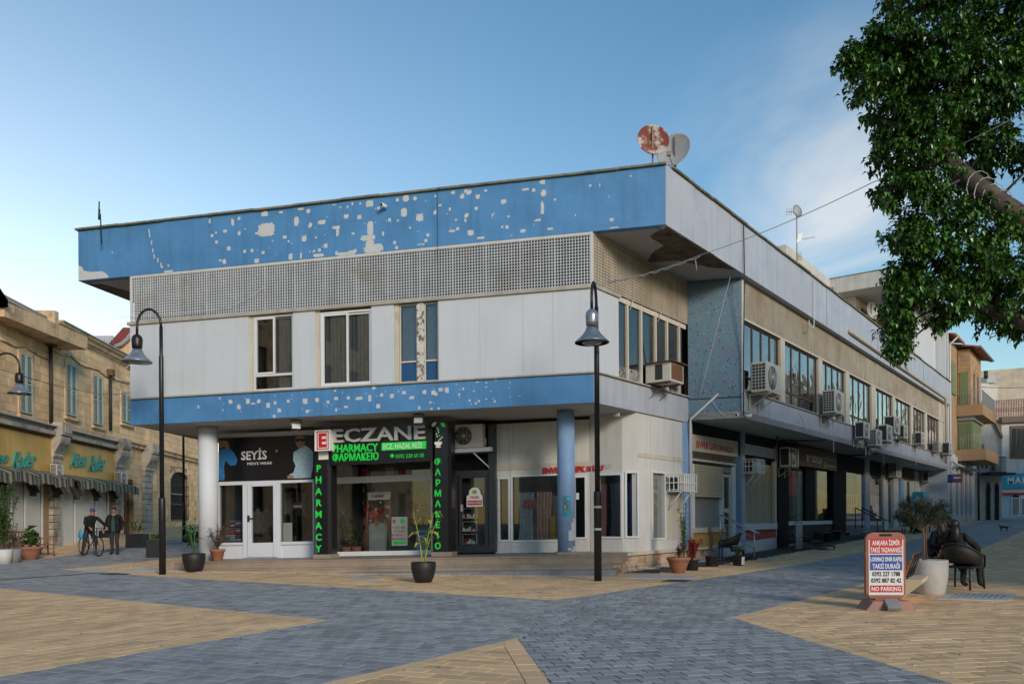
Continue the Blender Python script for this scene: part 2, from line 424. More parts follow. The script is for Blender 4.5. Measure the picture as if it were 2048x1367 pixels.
def paver(mb,pl,mi,tone,o=(0,0,0)):
    n=len(pl); cx=sum(p[0] for p in pl)/n; cy=sum(p[1] for p in pl)/n
    h=.014+rnd.uniform(-.0016,.0016); tx,ty=rnd.uniform(-.006,.006),rnd.uniform(-.006,.006); k=.965
    Z=lambda x,y,hh: gz(x,y)+hh+tx*(x-cx)+ty*(y-cy)
    vs=[(x-o[0],y-o[1],Z(x,y,-.004)-o[2]) for x,y in pl]+[(x-o[0],y-o[1],Z(x,y,h-.003)-o[2]) for x,y in pl]
    vs+=[(cx+(x-cx)*k-o[0],cy+(y-cy)*k-o[1],Z(x,y,h)-o[2]) for x,y in pl]
    fs=[(i,(i+1)%n,n+(i+1)%n,n+i) for i in range(n)]+[(n+i,n+(i+1)%n,2*n+(i+1)%n,2*n+i) for i in range(n)]+[tuple(range(2*n,3*n))]
    mb.add(vs,fs,mi,tone)
pieces.sort(key=lambda q: sum(p[1] for p in q[0])/len(q[0])-2.2*area(q[0]))
near=[];rest=[]
for q in pieces:
    cx=sum(p[0] for p in q[0])/len(q[0]); cy=sum(p[1] for p in q[0])/len(q[0])
    (near if len(near)<300 and cy>6.7 and abs(cx)<.64*cy and area(q[0])>.02 else rest).append(q)
pg_names=('paver_grey','paver_tan')
mbr=MB()
for pl,mi,tn in rest: paver(mbr,pl,mi,tn)
rest_o=mbr.build('small_paving_stones',pg_names,ground,kind='stuff')
for pl,mi,tn in near:
    mb=MB(); c=(pl[0][0],pl[0][1],0); paver(mb,pl,0,tn,c)
    me=bpy.data.meshes.new('paving_stone'); me.from_pydata(mb.v,[],mb.f); me.materials.append(MATS[pg_names[mi]])
    at=me.attributes.new('tone','FLOAT','FACE'); at.data.foreach_set('value',mb.tone)
    o=bpy.data.objects.new('paving_stone',me); COL.objects.link(o); o.location=c; o.parent=ground
# beyond the reach of the single stones
def cliphalf(poly,y): return clip(poly,(0,y),(1,y))
gsheet('street_paving',[(-34,YMAX),(80,YMAX),(80,140),(-34,140)],'far_grey',.006)
for nm,p in (('street_border_paving',T3),('street_edge_paving',T4),('lane_edge_paving',T5)):
    q=cliphalf(p,YMAX)
    if len(q)>2: gsheet(nm,q,'far_tan',.010)
# ================================================================ the corner building
BT_SPOT=[(9,.16,(.60,.62,.64),.0)]
mat('blue_mosaic',(.082,.25,.50),.5,.14,1.2,.25,120,streak=.40,spot=[(26,.22,(.05,.18,.42),.75),(31,.2,(.12,.30,.60),.6)],stain=(.45,.60,.9,(.09,.21,.40)))
mat('faded_mosaic',(.46,.49,.55),.55,.10,1.2,.25,120,streak=.45,spot=[(24,.22,(.42,.46,.54),.6)],stain=(.6,.54,.8,(.46,.43,.42)))
mat('speckled_mosaic',(.10,.19,.26),.5,.12,1.5,.25,120,spot=[(9,.22,(.42,.03,.05),1.),(7.3,.20,(.01,.015,.03),1.),(11,.18,(.42,.45,.43),.8)],streak=.25)
mat('column_mosaic',(.27,.42,.66),.5,.10,1.5,.25,120,spot=[(7,.12,(.03,.05,.12),.9),(6,.1,(.30,.04,.06),.8)],streak=.3)
mat('bare_plaster',(.56,.57,.58),.9,.06,8,.3,80)
mat('white_wall',(.58,.61,.65),.75,.04,.7,.10,30,streak=.16,stain=(.9,.66,.95,(.56,.54,.50)))
mat('cream_wall',(.58,.52,.42),.85,.08,1.4,.25,60,streak=.45,stain=(1.4,.6,.85,(.38,.30,.2)))
mat('shop_white',(.62,.61,.58),.8,.05,1.2,.45,140,streak=.30,stain=(1.6,.6,.9,(.45,.40,.33)))
mat('soffit_paint',(.50,.48,.45),.9,.05,.6,.1,20,stain=(.7,.6,.9,(.38,.34,.29)))
mat('spalled_concrete',(.17,.125,.085),.95,.35,5,.9,25,stain=(3,.5,.7,(.06,.04,.03)))
mat('coping_stone',(.20,.19,.14),.9,.25,3,.5,50,stain=(4,.5,.7,(.07,.08,.03)))
mat('sill_marble',(.42,.38,.32),.6,.15,3,.2,50,streak=.4)
mat('lattice_block',(.54,.57,.60),.85,.08,2,.1,40,streak=.45,stain=(1.2,.55,.85,(.40,.36,.30)))
mat('lattice_warm',(.60,.53,.42),.85,.08,2,.1,40,streak=.55,stain=(.8,.45,.75,(.44,.34,.22)))
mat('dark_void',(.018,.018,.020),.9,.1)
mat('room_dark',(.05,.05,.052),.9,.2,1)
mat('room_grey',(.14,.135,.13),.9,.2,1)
mat('white_frame',(.72,.73,.74),.45,.03,4,.05,30)
mat('brown_frame',(.11,.075,.05),.6,.15,6,.1,30)
mat('cream_post',(.62,.56,.46),.75,.06,2,.1,40,streak=.3)
mat('peeling_white',(.62,.60,.56),.8,.05,3,.3,50,stain=(9,.5,.56,(.20,.14,.11)))
mat('blue_panel',(.012,.075,.19),.5,.15,2,.05,30)
mat('blind_fabric',(.50,.49,.47),.9,.08,6)
mat('marble_step',(.42,.33,.25),.5,.12,1.6,.15,50,stain=(1.2,.5,.8,(.26,.20,.15)),attr=.18)
mat('grey_step',(.23,.235,.24),.8,.12,3,.3,60)
mat('stained_plinth',(.55,.42,.29),.9,.12,1.5,.5,40,streak=.6,stain=(2.6,.52,.7,(.22,.12,.06)))
mat('attic_shade_brown',(.035,.024,.016),.9,.2,1)  # near-black brown: attic shade behind the side lattices put into the colour
mat('roof_sheet',(.3,.29,.27),.95,.1,1)
mat('black_panel',(.009,.009,.010),.7,.2,3,.05,30,spec=.15)
mat('black_metal',(.010,.010,.011),.4,.1,3)
mat('pipe_white',(.60,.58,.54),.5,.06,3,.05,30,streak=.3)
mat('pipe_cream',(.55,.47,.33),.5,.1,3,.05,30,streak=.4)
mat('rust_metal',(.16,.075,.04),.9,.3,9,.4,60)
mat('steel',(.42,.43,.44),.35,.05,5,metal=.7)
mat('cable_dark',(.03,.028,.026),.7)
mat('cable_white',(.62,.60,.54),.7)
glass('window_glass',(.72,.76,.78),.9,.0)
glass('street_window_glass',(.42,.45,.45),2.2,.014)
glass('street_shop_glass',(.88,.90,.90),.22)
glass('shop_glass',(.90,.92,.92),.55)
bld=thing('commercial_building','two storey corner building with peeling blue mosaic bands and pierced white lattice','building',(C[0],C[1],0))
def isect(F1,n1,F2,n2):
    o1=F1.P(0,n1,0);o2=F2.P(0,n2,0); d1=F1.d;d2=F2.d
    det=d1[0]*(-d2[1])+d2[0]*d1[1]; rx=o2[0]-o1[0]; ry=o2[1]-o1[1]
    u1=(rx*(-d2[1])+d2[0]*ry)/det; return u1
uPA=isect(FA,0,FB,.2)   # parapet corner, on the front plane
UL=13.3; ULP=15.02; UE=35.6
def planz(F,u,n,z): return F.P(u,n,z)
def slab(name,pts,z0,z1,mt_,kind=None):
    """pts: list of (Frame,u,n); vertical prism following the frames' levels"""
    lo=[F.P(u,n,z0) for F,u,n in pts]; hi=[F.P(u,n,z1) for F,u,n in pts]; n=len(pts)
    m=MB(); m.add(lo+hi,[tuple(range(n)),tuple(range(2*n-1,n-1,-1))]); 
    for i in range(n): m.add([lo[i],lo[(i+1)%n],hi[(i+1)%n],hi[i]],[(0,1,2,3)])
    return m
uPB=isect(FB,.2,FA,0)
# --- roof deck and parapet (hollow so that roof things stand behind it)
PT,PB=10.02,8.57
m=MB(FA.P); m.box(uPA+.0,ULP,-.22,0,PB,PT); m.build('front_parapet','blue_mosaic',bld)
m=MB(FB.P); m.box(uPB+.02,UE,-.02,.2,PB+.0,PT+.02); m.build('side_parapet','faded_mosaic',bld)
m=MB(FA.P); m.box(ULP-.2,ULP,-9,-.222,PB,PT); m.build('end_parapet','blue_mosaic',bld)
slab('roof_slab',[(FA,uPA+.3,-.2),(FA,ULP-.2,-.2),(FA,ULP-.2,-9),(FB,UE,-12),(FB,UE,-.02),(FB,uPB+.3,-.02)],PB+.004,PB+.35,'roof_sheet').build('roof_slab',['soffit_paint'],bld)
# coping in separate lengths
def coping(F,u0,u1,n0,n1,z,ln=1.25):
    u=u0; R=random.Random(int(abs(u0)*100)+5)
    while u<u1-.05:
        v=min(u1,u+ln*R.uniform(.85,1.15)); dz=R.uniform(-.012,.012); dn=R.uniform(-.012,.012)
        MB(F.P).box(u+.006,v-.006,n0+dn,n1+dn,z+dz,z+.055+dz).build('coping_slab','coping_stone',bld,bevel=.006); u=v
coping(FA,uPA-.03,ULP+.07,-.30,.07,PT+.003)
coping(FB,uPB+.35,UE,-.12,.27,PT+.025)
# crumbled soffit corners
def blob_poly(pts,F,z,dz,name,mt_,sub=3,amp=.05,seed=1):
    """ragged irregular plate of broken concrete under a slab; pts in (u,n)"""
    R=random.Random(seed); P=[]
    for i in range(len(pts)):
        a,b=pts[i],pts[(i+1)%len(pts)]
        for k in range(sub):
            t=k/sub; P.append((a[0]+(b[0]-a[0])*t+R.uniform(-amp,amp)*(k>0),a[1]+(b[1]-a[1])*t+R.uniform(-amp,amp)*(k>0)))
    n=len(P); cx=sum(p[0] for p in P)/n; cy=sum(p[1] for p in P)/n
    rings=[1,.93,.7,.4]; vs=[];fs=[]
    for j,r in enumerate(rings):
        for p in P: vs.append(F.P(cx+(p[0]-cx)*r+R.uniform(-.01,.01)*(j>0),cy+(p[1]-cy)*r,z+(.0 if j==0 else -dz*R.uniform(.3,1.1))))
    vs.append(F.P(cx,cy,z-dz*.6))
    for j in range(len(rings)-1):
        for i in range(n): fs.append((j*n+i,j*n+(i+1)%n,(j+1)*n+(i+1)%n,(j+1)*n+i))
    for i in range(n): fs.append(((len(rings)-1)*n+i,(len(rings)-1)*n+(i+1)%n,len(rings)*n))
    m=MB(); m.add(vs,fs); return m.build(name,mt_,bld)
# seen along the street-side edge of the overhang
blob_poly([(uPB+.1,.17),(uPB+4.6,.19),(uPB+3.9,-.30),(uPB+2.7,-.75),(uPB+2.3,-1.55),(uPB+1.6,-.95),(uPB+1.3,-.42),(uPB+.5,-.5)],FB,PB+.004,.035,'spalled_soffit','spalled_concrete',5,.05,4)
blob_poly([(ULP-.02,-.25),(ULP-.02,-3.4),(ULP-.5,-2.9),(ULP-.75,-1.6),(ULP-.45,-.5)],FA,PB+.003,.03,'spalled_soffit','spalled_concrete',4,.06,9)
blob_poly([(ULP-.9,-2.0),(ULP-.8,-3.2),(ULP-1.35,-3.3),(ULP-1.4,-2.3)],FA,PB+.003,.02,'spalled_soffit','spalled_concrete',4,.05,19)
# --- lattice screens
def lattice(F,u0,u1,z0,z1,n0,n1,mt_,pitch=.075,name='lattice_screen',panel=None,t=.0098):
    t=t; m=MB(F.P); nu=round((u1-u0)/pitch); p=(u1-u0)/nu; R=random.Random(5)
    for i in range(nu+1):
        w_=t*1.6 if i%12==0 else t
        m.box(u0+i*p-w_,u0+i*p+w_,n0,n1,z0,z1)
    nz=round((z1-z0)/pitch); q=(z1-z0)/nz
    for j in range(nz+1): m.box(u0,u1,n0+.004,n1-.004,z0+j*q-t*.9,z0+j*q+t*.9)
    return m.build(name,mt_,bld)
lattice(FA,.07,UL-.06,7.27,8.50,-.05,-.01,'lattice_block')
uS1=uW
lattice(FS,.07,uS1-.02,7.29,8.52,-.028,-.012,'lattice_warm',t=.0095)
u0B=FB.uz(1490.5,640)[0]; u1B=FB.uz(1884,840)[0]
for a,b in ((0,.335),(.335,.64),(.64,1)):
    lattice(FB,u0B+(u1B-u0B)*a+.03,u0B+(u1B-u0B)*b-.03,7.40,8.56,-.024,-.012,'lattice_warm',t=.0090)
m=MB(FA.P); m.box(-.0,.06,-.08,.0,7.22,8.57); m.box(.065,UL,-.08,-.004,8.503,8.565); m.box(UL-.05,UL,-.08,.0,7.25,8.50); m.build('lattice_frame','shop_white',bld)
m=MB(FS.P); m.box(.065,uS1,-.08,-.004,8.523,8.565); m.build('lattice_frame','cream_post',bld)
m=MB(FB.P); m.box(.065,UE,-.08,-.004,8.562,8.60); m.box(u1B-.02,u1B+.3,-.09,.0,5.2,8.56); m.build('lattice_frame','cream_post',bld)
# walls behind the lattice, coloured near-black for the shade seen through its holes
m=MB(FA.P); m.box(.25,UL-.02,-.45,-.3,7.0,8.56); m.build('attic_shade_wall','dark_void',bld)
m=MB(FS.P); m.box(.3,uS1,-.45,-.3,7.0,8.56); m.build('attic_shade_wall','attic_shade_brown',bld)
m=MB(FB.P); m.box(.1,UE,-.45,-.3,7.25,8.56); m.build('attic_shade_wall','attic_shade_brown',bld)
# left end wall of the front block
m=MB(FA.P); m.box(UL-.2,UL,-8.5,-.26,5.03,7.15); m.box(UL-.1,UL-.06,-8,-.1,7.16,8.56); m.build('end_wall','white_wall',bld)
# --- upper front wall: panels and windows
def ux(px,py=690,F=FA,n=0): return F.uz(px,py,n)[0]
WZ0,WZ1=5.075,7.155
for a,b in ((260.3,497),(586,630),(743,788),(875.5,1189.2)):
    u1_,u0_=ux(a),ux(b); 
    MB(FA.P).box(max(u0_,0),u1_,-.16,0,WZ0,WZ1).build('wall_panel','white_wall',bld)
for a,b in ((497,505),(630,638.5),(788,797)): 
    MB(FA.P).box(ux(b),ux(a)-.004,-.18,-.05,WZ0,WZ1).build('window_reveal','cream_wall',bld)
MB(FA.P).box(-.06,UL+.07,-.2,.06,7.158,7.245).build('sill_band','sill_marble',bld)
MB(FA.P).box(-.06,UL+.02,-.2,.06,5.03,5.07).build('sill_band','sill_marble',bld)
MB(FS.P).box(.065,1.32,-.2,.05,7.178,7.265).build('sill_band','sill_marble',bld)
MB(FS.P).box(.065,uS1-.0,-.2,.07,5.03+.02,5.085).build('sill_band','sill_marble',bld)
MB(FA.P).box(.0,UL,-.25,0,4.30,5.028).build('front_band','blue_mosaic',bld)
MB(FS.P).box(.002,uS1,-.25,-.0,4.30,5.045).build('side_band','faded_mosaic',bld)
MB(FA.P).box(UL-.25,UL,-8.5,-.252,4.30,5.028).build('end_band','blue_mosaic',bld)
# sloping soffit under the upper floor
m=MB(); SZ=lambda F,u,n,z: F.P(u,n,z)
a=[FA.P(.05,-.03,4.297),FA.P(UL-.05,-.03,4.297),FA.P(UL,-3.2,4.20),FA.P(UL,-8,4.2),FS.P(uS1,-9,4.2),FS.P(uS1,-.03,4.297)]
m.add(a+[(x,y,z+.22) for x,y,z in a],[(0,1,2,3,4,5),(11,10,9,8,7,6),(0,1,7,6),(1,2,8,7),(2,3,9,8),(3,4,10,9),(4,5,11,10),(5,0,6,11)])
m.build('soffit','soffit_paint',bld)
def frame_rect(m,F,u0,u1,z0,z1,n0,n1,w_):
    m.box(u0,u1,n0,n1,z0,z0+w_); m.box(u0,u1,n0,n1,z1-w_,z1); m.box(u0,u0+w_,n0,n1,z0+w_,z1-w_); m.box(u1-w_,u1,n0,n1,z0+w_,z1-w_)
def blinds(F,u0,u1,z0,z1,n,parent,mt_='blind_fabric',w_=.10,gap=.012,ang=.35,skip=()):
    m=MB(F.P); u=u0; i=0; R=random.Random(int(u0*37)&255)
    while u<u1-.03:
        if i not in skip:
            a=ang+R.uniform(-.06,.06); d=w_*.5*math.sin(a); e=w_*.5*math.cos(a); c=u+w_/2; zz=z0+R.uniform(0,.02)
            m.add([F.P(c-e,n-d,zz),F.P(c+e,n+d,zz),F.P(c+e,n+d,z1),F.P(c-e,n-d,z1),F.P(c-e,n-d-.003,zz),F.P(c+e,n+d-.003,zz),F.P(c+e,n+d-.003,z1),F.P(c-e,n-d-.003,z1)],[(0,1,2,3),(7,6,5,4),(0,4,5,1),(2,6,7,3),(0,3,7,4),(1,5,6,2)])
        u+=w_+gap; i+=1
    return m.build('vertical_blind',mt_,parent)
# window 1: two sashes over a transom light
u1_,u0_=ux(505.5),ux(585.5); um=ux(546); zt=5.50
win=MB(FA.P); frame_rect(win,FA,u0_,u1_,WZ0,WZ1-.02,-.12,-.05,.05); win.box(u0_+.05,u1_-.05,-.11,-.055,zt-.03,zt+.03); w1=win.build('window','white_frame',bld)
s=MB(FA.P); frame_rect(s,FA,um-.03,u1_-.05,zt+.03,WZ1-.07,-.10,-.035,.05); s.build('sash','white_frame',w1)
s=MB(FA.P); frame_rect(s,FA,u0_+.05,um+.03,zt+.03,WZ1-.07,-.135,-.104,.05); s.build('sash','white_frame',w1)
MB(FA.P).box(u0_+.05,u1_-.05,-.085,-.08,WZ0+.05,WZ1-.07).build('pane','window_glass',w1)
blinds(FA,u0_+.06,um-.1,WZ0+.06,WZ1-.08,-.17,w1,'blind_fabric',ang=.9,skip=(4,))
# window 2: sliding pair
u1_,u0_=ux(639.5),ux(743); um=ux(693)
win=MB(FA.P); frame_rect(win,FA,u0_,u1_,WZ0,WZ1-.06,-.12,-.04,.05); w2=win.build('window','white_frame',bld)
for a,b,n_ in ((um-.03,u1_-.05,-.05),(u0_+.05,um+.03,-.09)):
    s=MB(FA.P); frame_rect(s,FA,a,b,WZ0+.05,WZ1-.11,n_-.03,n_,.055); s.build('sash','white_frame',w2)
MB(FA.P).box(u0_+.05,u1_-.05,-.105,-.10,WZ0+.05,WZ1-.11).build('pane','window_glass',w2)
blinds(FA,u0_+.06,u1_-.1,WZ0+.06,WZ1-.12,-.17,w2,ang=.75)
m=MB(FA.P); m.box(u0_+.3,u0_+.75,-.7,-.5,WZ0+.05,WZ0+.62); m.build('pillow','cream_wall',w2,bevel=.05)
# window 3: brown panes, peeling post, dark blue panels below
u1_,u0_=ux(797.5),ux(875.5); ua,ub=ux(833),ux(847); zt=5.62
w3=MB(FA.P).box(ub,ua,-.13,-.02,WZ0,WZ1-.02).build('window','peeling_white',bld)
for a,b in ((ua,u1_),(u0_,ub)):
    s=MB(FA.P); frame_rect(s,FA,a+.004,b-.004,WZ0,WZ1-.02,-.14,-.07,.03); s.box(a+.03,b-.03,-.13,-.06,zt-.02,zt+.02); s.build('frame','cream_post',w3)
    MB(FA.P).box(a+.03,b-.03,-.11,-.09,WZ0+.03,zt-.02).build('spandrel_panel','blue_panel',w3)
    MB(FA.P).box(a+.03,b-.03,-.105,-.10,zt+.02,WZ1-.05).build('pane','window_glass',w3)
    blinds(FA,a+.04,b-.05,zt+.03,WZ1-.06,-.2,w3,ang=.15,gap=.004)
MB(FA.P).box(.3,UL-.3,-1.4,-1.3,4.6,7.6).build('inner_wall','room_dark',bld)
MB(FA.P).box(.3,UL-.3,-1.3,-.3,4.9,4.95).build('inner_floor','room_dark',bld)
for px in (960,1046,1106,330): 
    u_=ux(px); MB(FA.P).box(u_-.004,u_+.004,.0005,.0025,WZ0+.02,WZ1-.01).build('panel_joint','sill_marble',bld)
# --- right face of the front block
uq=lambda px,py=690: FS.uz(px,py)[0]
MB(FS.P).box(.0,uq(1237.5),-.16,-.0,5.09,7.175).build('wall_panel','white_wall',bld)
ub0,ub1=uq(1237.5),uS1-.02
ws=MB(FS.P); ws.box(ub0,ub1,-.14,-.06,7.13,7.26); ws.box(ub0,ub1,-.14,-.06,5.09,5.13)
for px in (1238.5,1259,1286.5,1315,1338,1362): ws.box(uq(px)-.035,uq(px)+.035,-.15,-.04,5.1,7.26)
w4=ws.build('window','cream_post',bld)
for a,b,mt_ in ((1240,1257.5,'peeling_white'),(1261,1285,'peeling_white'),(1340,1361,'peeling_white')):
    MB(FS.P).box(uq(a),uq(b),-.12,-.10,5.13,5.45 if a<1300 else 5.2).build('spandrel_panel',mt_,w4)
MB(FS.P).box(ub0+.03,ub1-.03,-.105,-.10,5.13,7.13).build('pane','window_glass',w4)
MB(FS.P).box(uq(1240),uq(1258),-.19,-.15,5.15,7.1).build('paper_screen','cream_wall',w4)
blinds(FS,uq(1262),uq(1336),5.2,7.1,-.2,w4,ang=.5,gap=.008)
m=MB(FS.P)
for px in (1262,1318): m.tube([(uq(px),-.03,7.0),(uq(px)+.12,.02,7.3)],.012,5)
m.build('stay_rod','cream_post',w4,kind='stuff')
MB(FS.P).box(1.3,uS1,-1.2,-1.1,4.6,7.6).build('inner_wall','room_grey',bld)
# --- tiled return wall
m=MB(FW.P); m.box(.0,tD+.001,-.2,0,4.36,8.56); m.build('tiled_wall','speckled_mosaic',bld)
m=MB(FW.P); m.box(0,tD,.002,.02,4.985,5.01); m.build('wall_joint','cable_dark',bld)
# --- street facade upper floor
uz=lambda px,py=750: FB.uz(px,py)[0]
MB(FB.P).box(-.0,.13,-.12,.03,5.1,8.56).build('edge_strip','pipe_white',bld)
MB(FB.P).box(.002,UE,-.2,-.0,4.38,5.19).build('street_band','faded_mosaic',bld)
MB(FB.P).box(.14,UE-.9,-.15,.05,5.192,5.235).build('sill_band','sill_marble',bld)
bays=[(1490.5,1560.5),(1569,1636.5),(1644,1690.6),(1698,1742),(1750.5,1785),(1789.5,1821),(1825,1849),(1853,1877)]
bu=[(uz(a),uz(b)) for a,b in bays]
for i,(a,b) in enumerate(bu):
    if i<len(bu)-1:
        MB(FB.P).box(b,bu[i+1][0],-.14,.02,5.24,7.36).build('window_post','cream_post',bld)
    s=MB(FB.P); frame_rect(s,FB,a+.004,b-.004,5.237,7.33,-.13,-.06,.05); zt=5.66; s.box(a+.05,b-.05,-.12,-.065,zt-.03,zt+.03); 
    n_=4 if b-a>1.8 else 3
    for k in range(1,n_): s.box(a+(b-a)*k/n_-.025,a+(b-a)*k/n_+.025,-.125,-.063,5.29,7.28)
    wv=s.build('window','brown_frame',bld)
    for k in range(n_):
        c0=a+(b-a)*k/n_+.026; c1=a+(b-a)*(k+1)/n_-.026
        if k==0: c0+=.028
        if k==n_-1: c1-=.028
        MB(FB.P).box(c0,c1,-.098,-.092,5.29,zt-.03).build('pane','street_window_glass',wv)
        MB(FB.P).box(c0,c1,-.098,-.092,zt+.03,7.28).build('pane','street_window_glass',wv)
    if i%3!=1: blinds(FB,a+.06,b-.06,5.3,7.28,-.22,wv,ang=.6)
MB(FB.P).box(.1,UE,-.16,.03,7.335,7.398).build('lintel_strip','cream_post',bld)
MB(FB.P).box(.2,UE,-2.6,-2.5,4.5,7.5).build('inner_wall','room_grey',bld)
MB(FB.P).box(bu[-1][1]+.0,UE,-.2,-.002,5.19,8.57).build('end_pier','cream_wall',bld)
# street soffit
m=MB(); zf=lambda F,u,n,z:F.P(u,n,z)
a=[FW.P(0,0,4.36),FB.P(0,0,4.38),FB.P(UE,0,4.38),FB.P(UE,-2,4.38),FB.P(-1,-2.2,4.38)]
m.add(a+[(x,y,z+.2) for x,y,z in a],[(0,1,2,3,4),(9,8,7,6,5),(0,1,6,5),(1,2,7,6),(2,3,8,7),(3,4,9,8),(4,0,5,9)]); m.build('street_soffit','soffit_paint',bld)
# rear mass so that nothing is see-through
slab('core',[(FA,2,-5.2),(FA,UL-1.5,-5.2),(FA,UL-1.5,-14),(FB,UE,-14),(FB,UE,-4.5),(FB,1,-4.5)],0,8.5,'room_dark').build('core_wall','cream_wall',bld)
# blue wing at the rear left, seen under the soffit
m=MB(FA.P); m.box(9.9,11.9,-6.4,-6.0,3.9,4.55); m.build('rear_band','blue_mosaic',bld)
# --- peeled patches of the mosaic: cells of a 4 cm grid, slightly proud skim
def patches(F,spec,n,name,cell=.028,seed=2,mt_='bare_plaster'):
    R=random.Random(seed); m=MB(F.P); seen=set()
    for (u,z,w_,h) in spec:
        cu,cz=u,z; nu=max(1,round(w_/cell)); nz=max(1,round(h/cell))
        for i in range(nu):
            for j in range(nz):
                x=(i+.5)/nu*2-1; y=(j+.5)/nz*2-1
                if nu>1 and nz>1 and abs(x)**2.6+abs(y)**2.6>1.15+R.uniform(-.45,.35): continue
                key=(round((u-w_/2)/cell)+i,round((z-h/2)/cell)+j)
                if key in seen: continue
                seen.add(key); a,b=key[0]*cell,key[1]*cell
                m.quad((a,n,b),(a+cell,n,b),(a+cell,n,b+cell),(a,n,b+cell))
    o=m.build(name,mt_,bld,kind='stuff'); return o
def S(F,l,zp=.3223,o=(140,300)):
    out=[]
    for x,y,w_,h in l:
        px,py=o[0]+x*zp,o[1]+y*zp; u,z=F.uz(px,py); Yd=F.P(u,0,0)[1]; k=Yd/F_*zp
        out.append((u,z,w_*k,h*k))
    return out
big=[(1215,497,115,80),(1863,490,42,90),(1850,545,95,35),(1880,615,130,45),(1212,395,42,32),(1455,548,32,36),(1405,445,30,55),(1560,448,50,26),(1650,480,50,18),(1663,505,18,55),(1585,595,26,26),(1862,335,45,36),(1478,382,26,26),(1430,367,38,14),(1714,415,34,24),(1797,415,26,28),(1491,461,20,24),(1335,541,28,22),(1047,516,20,26),(1009,447,16,44),(960,505,26,20),(865,445,14,24),(1050,425,18,20),(911,568,18,20),(987,611,24,22),(1083,632,18,16),(1132,628,18,16),(960,690,26,30),(1160,685,34,26),(1370,660,26,36),(1430,655,14,40),(1545,650,70,20),(1652,640,22,26),(1700,645,90,18),(1745,640,60,24),(1860,590,60,50),(1910,600,60,30),(1940,515,14,28),(1980,435,20,22),(2015,572,18,18),(2028,607,22,18),(1750,335,16,20),(1803,333,16,14),(1725,353,14,12),(1675,353,20,8),(1640,340,26,6),(1308,386,24,10),(1085,492,14,8),(1160,519,18,12),(1356,565,10,10),(1528,542,10,10),(1757,519,20,12),(1516,630,10,12),(1491,628,8,16),(932,686,16,12),(905,514,14,12),(610,752,60,10),(575,727,12,14),(614,718,12,10),(262,635,8,14)]
big2=S(FA,big)
# the part of the parapet right of x = 800 (zoom factor 1)
more=[(812,398,12,12),(809,425,12,16),(840,436,14,14),(830,398,8,8),(870,425,6,8),(905,385,8,6),(925,393,9,8),(938,386,10,8),(955,395,8,8),(972,380,6,5),(1008,402,10,9),(1050,378,14,5),(1085,365,12,8),(1087,385,10,14),(1084,415,7,26),(1075,440,14,4),(940,466,14,10),(905,462,12,5),(885,490,10,4),(960,476,16,4),(1045,462,12,6),(1100,458,10,5),(1004,455,5,4),(855,470,7,6),(842,488,16,3),(900,418,5,6),(880,410,6,5),(912,440,5,5),(930,440,5,6),(1180,372,4,4),(1262,352,4,3),(1228,455,18,3),(1223,441,9,6),(1295,452,8,2),(820,455,5,5),(795,440,5,5),(870,393,5,4),(985,430,4,5),(1018,432,4,4),(1110,400,4,4),(1200,370,3,6),(1218,392,3,3),(1150,430,3,4)]
big2+=S(FA,more,1.0,(0,0))
R=random.Random(11)
for _ in range(45): # small losses
    u=R.uniform(1.5,11); z=R.uniform(PB+.05,PT-.08); s_=R.choice([.04,.04,.08]); big2.append((u,z,s_,s_))
patches(FA,[q for q in big2 if PB+.02<q[1]<PT-.02],.003,'bare_patch')
cr=[(300,470),(303,485),(306,500),(309,512),(316,520),(322,530),(298,462)]
patches(FA,S(FA,[(x,y,2.5,9) for x,y in cr],1.0,(0,0)),.0035,'bare_patch',.02)
# big loss at the left corner
m=MB(FA.P); m.prism([(ULP-.002,8.585),(ULP-.002,9.02),(ULP-.12,8.98),(ULP-.18,8.86),(ULP-.42,8.80),(ULP-.80,8.79),(ULP-.92,8.72),(ULP-1.02,8.62),(ULP-1.0,8.585)],.001,.003); m.build('bare_patch','bare_plaster',bld)
low=[(690,757,22,22),(738,786,24,30),(790,750,28,32),(828,766,16,12),(862,748,28,24),(918,775,28,32),(964,764,20,18),(1042,750,20,22),(1148,752,30,30),(1224,742,28,26),(990,803,28,28),(1165,811,26,22),(1290,757,20,20),(1342,733,24,22),(1400,786,24,14),(1420,727,18,20),(1485,731,44,20),(1550,733,20,36),(1578,667,26,20),(1624,715,22,18),(1690,720,28,24),(1766,697,24,20),(1604,782,24,28),(1887,697,26,26),(1962,706,22,22),(1810,727,36,22),(834,862,18,20),(957,842,16,18),(974,860,14,10),(725,873,30,12),(1272,840,60,16),(1343,804,12,18),(1468,825,14,14),(1260,678,16,12),(641,806,8,14),(490,790,10,16),(618,735,12,10),(1335,686,12,10),(1594,716,8,8),(1730,694,8,10),(2028,683,20,24),(1946,762,8,8),(1858,793,14,20),(1936,798,10,12),(1980,797,12,10),(1192,803,8,6),(1128,800,8,5)]
lowp=S(FA,low,.3223,(240,560))
low2=[(868,785,8,9),(882,778,8,7),(894,780,9,10),(918,787,5,5),(948,782,4,3),(905,806,3,3),(926,777,4,4),(957,802,5,4),(973,796,4,3),(973,774,4,3),(992,760,4,3),(1020,755,3,4),(1055,750,3,3),(1102,750,4,3),(955,764,7,3),(973,764,5,3),(912,768,3,3),(862,805,4,4),(865,818,4,3),(878,815,3,3),(940,801,4,4),(951,806,4,4),(989,803,5,4),(1040,792,3,2)]
lowp+=S(FA,low2,1.0,(0,0))
for _ in range(30): lowp.append((R.uniform(2,10.5),R.uniform(4.4,4.98),.04,.04))
patches(FA,[q for q in lowp if 4.33<q[1]<5.0],.003,'bare_patch')
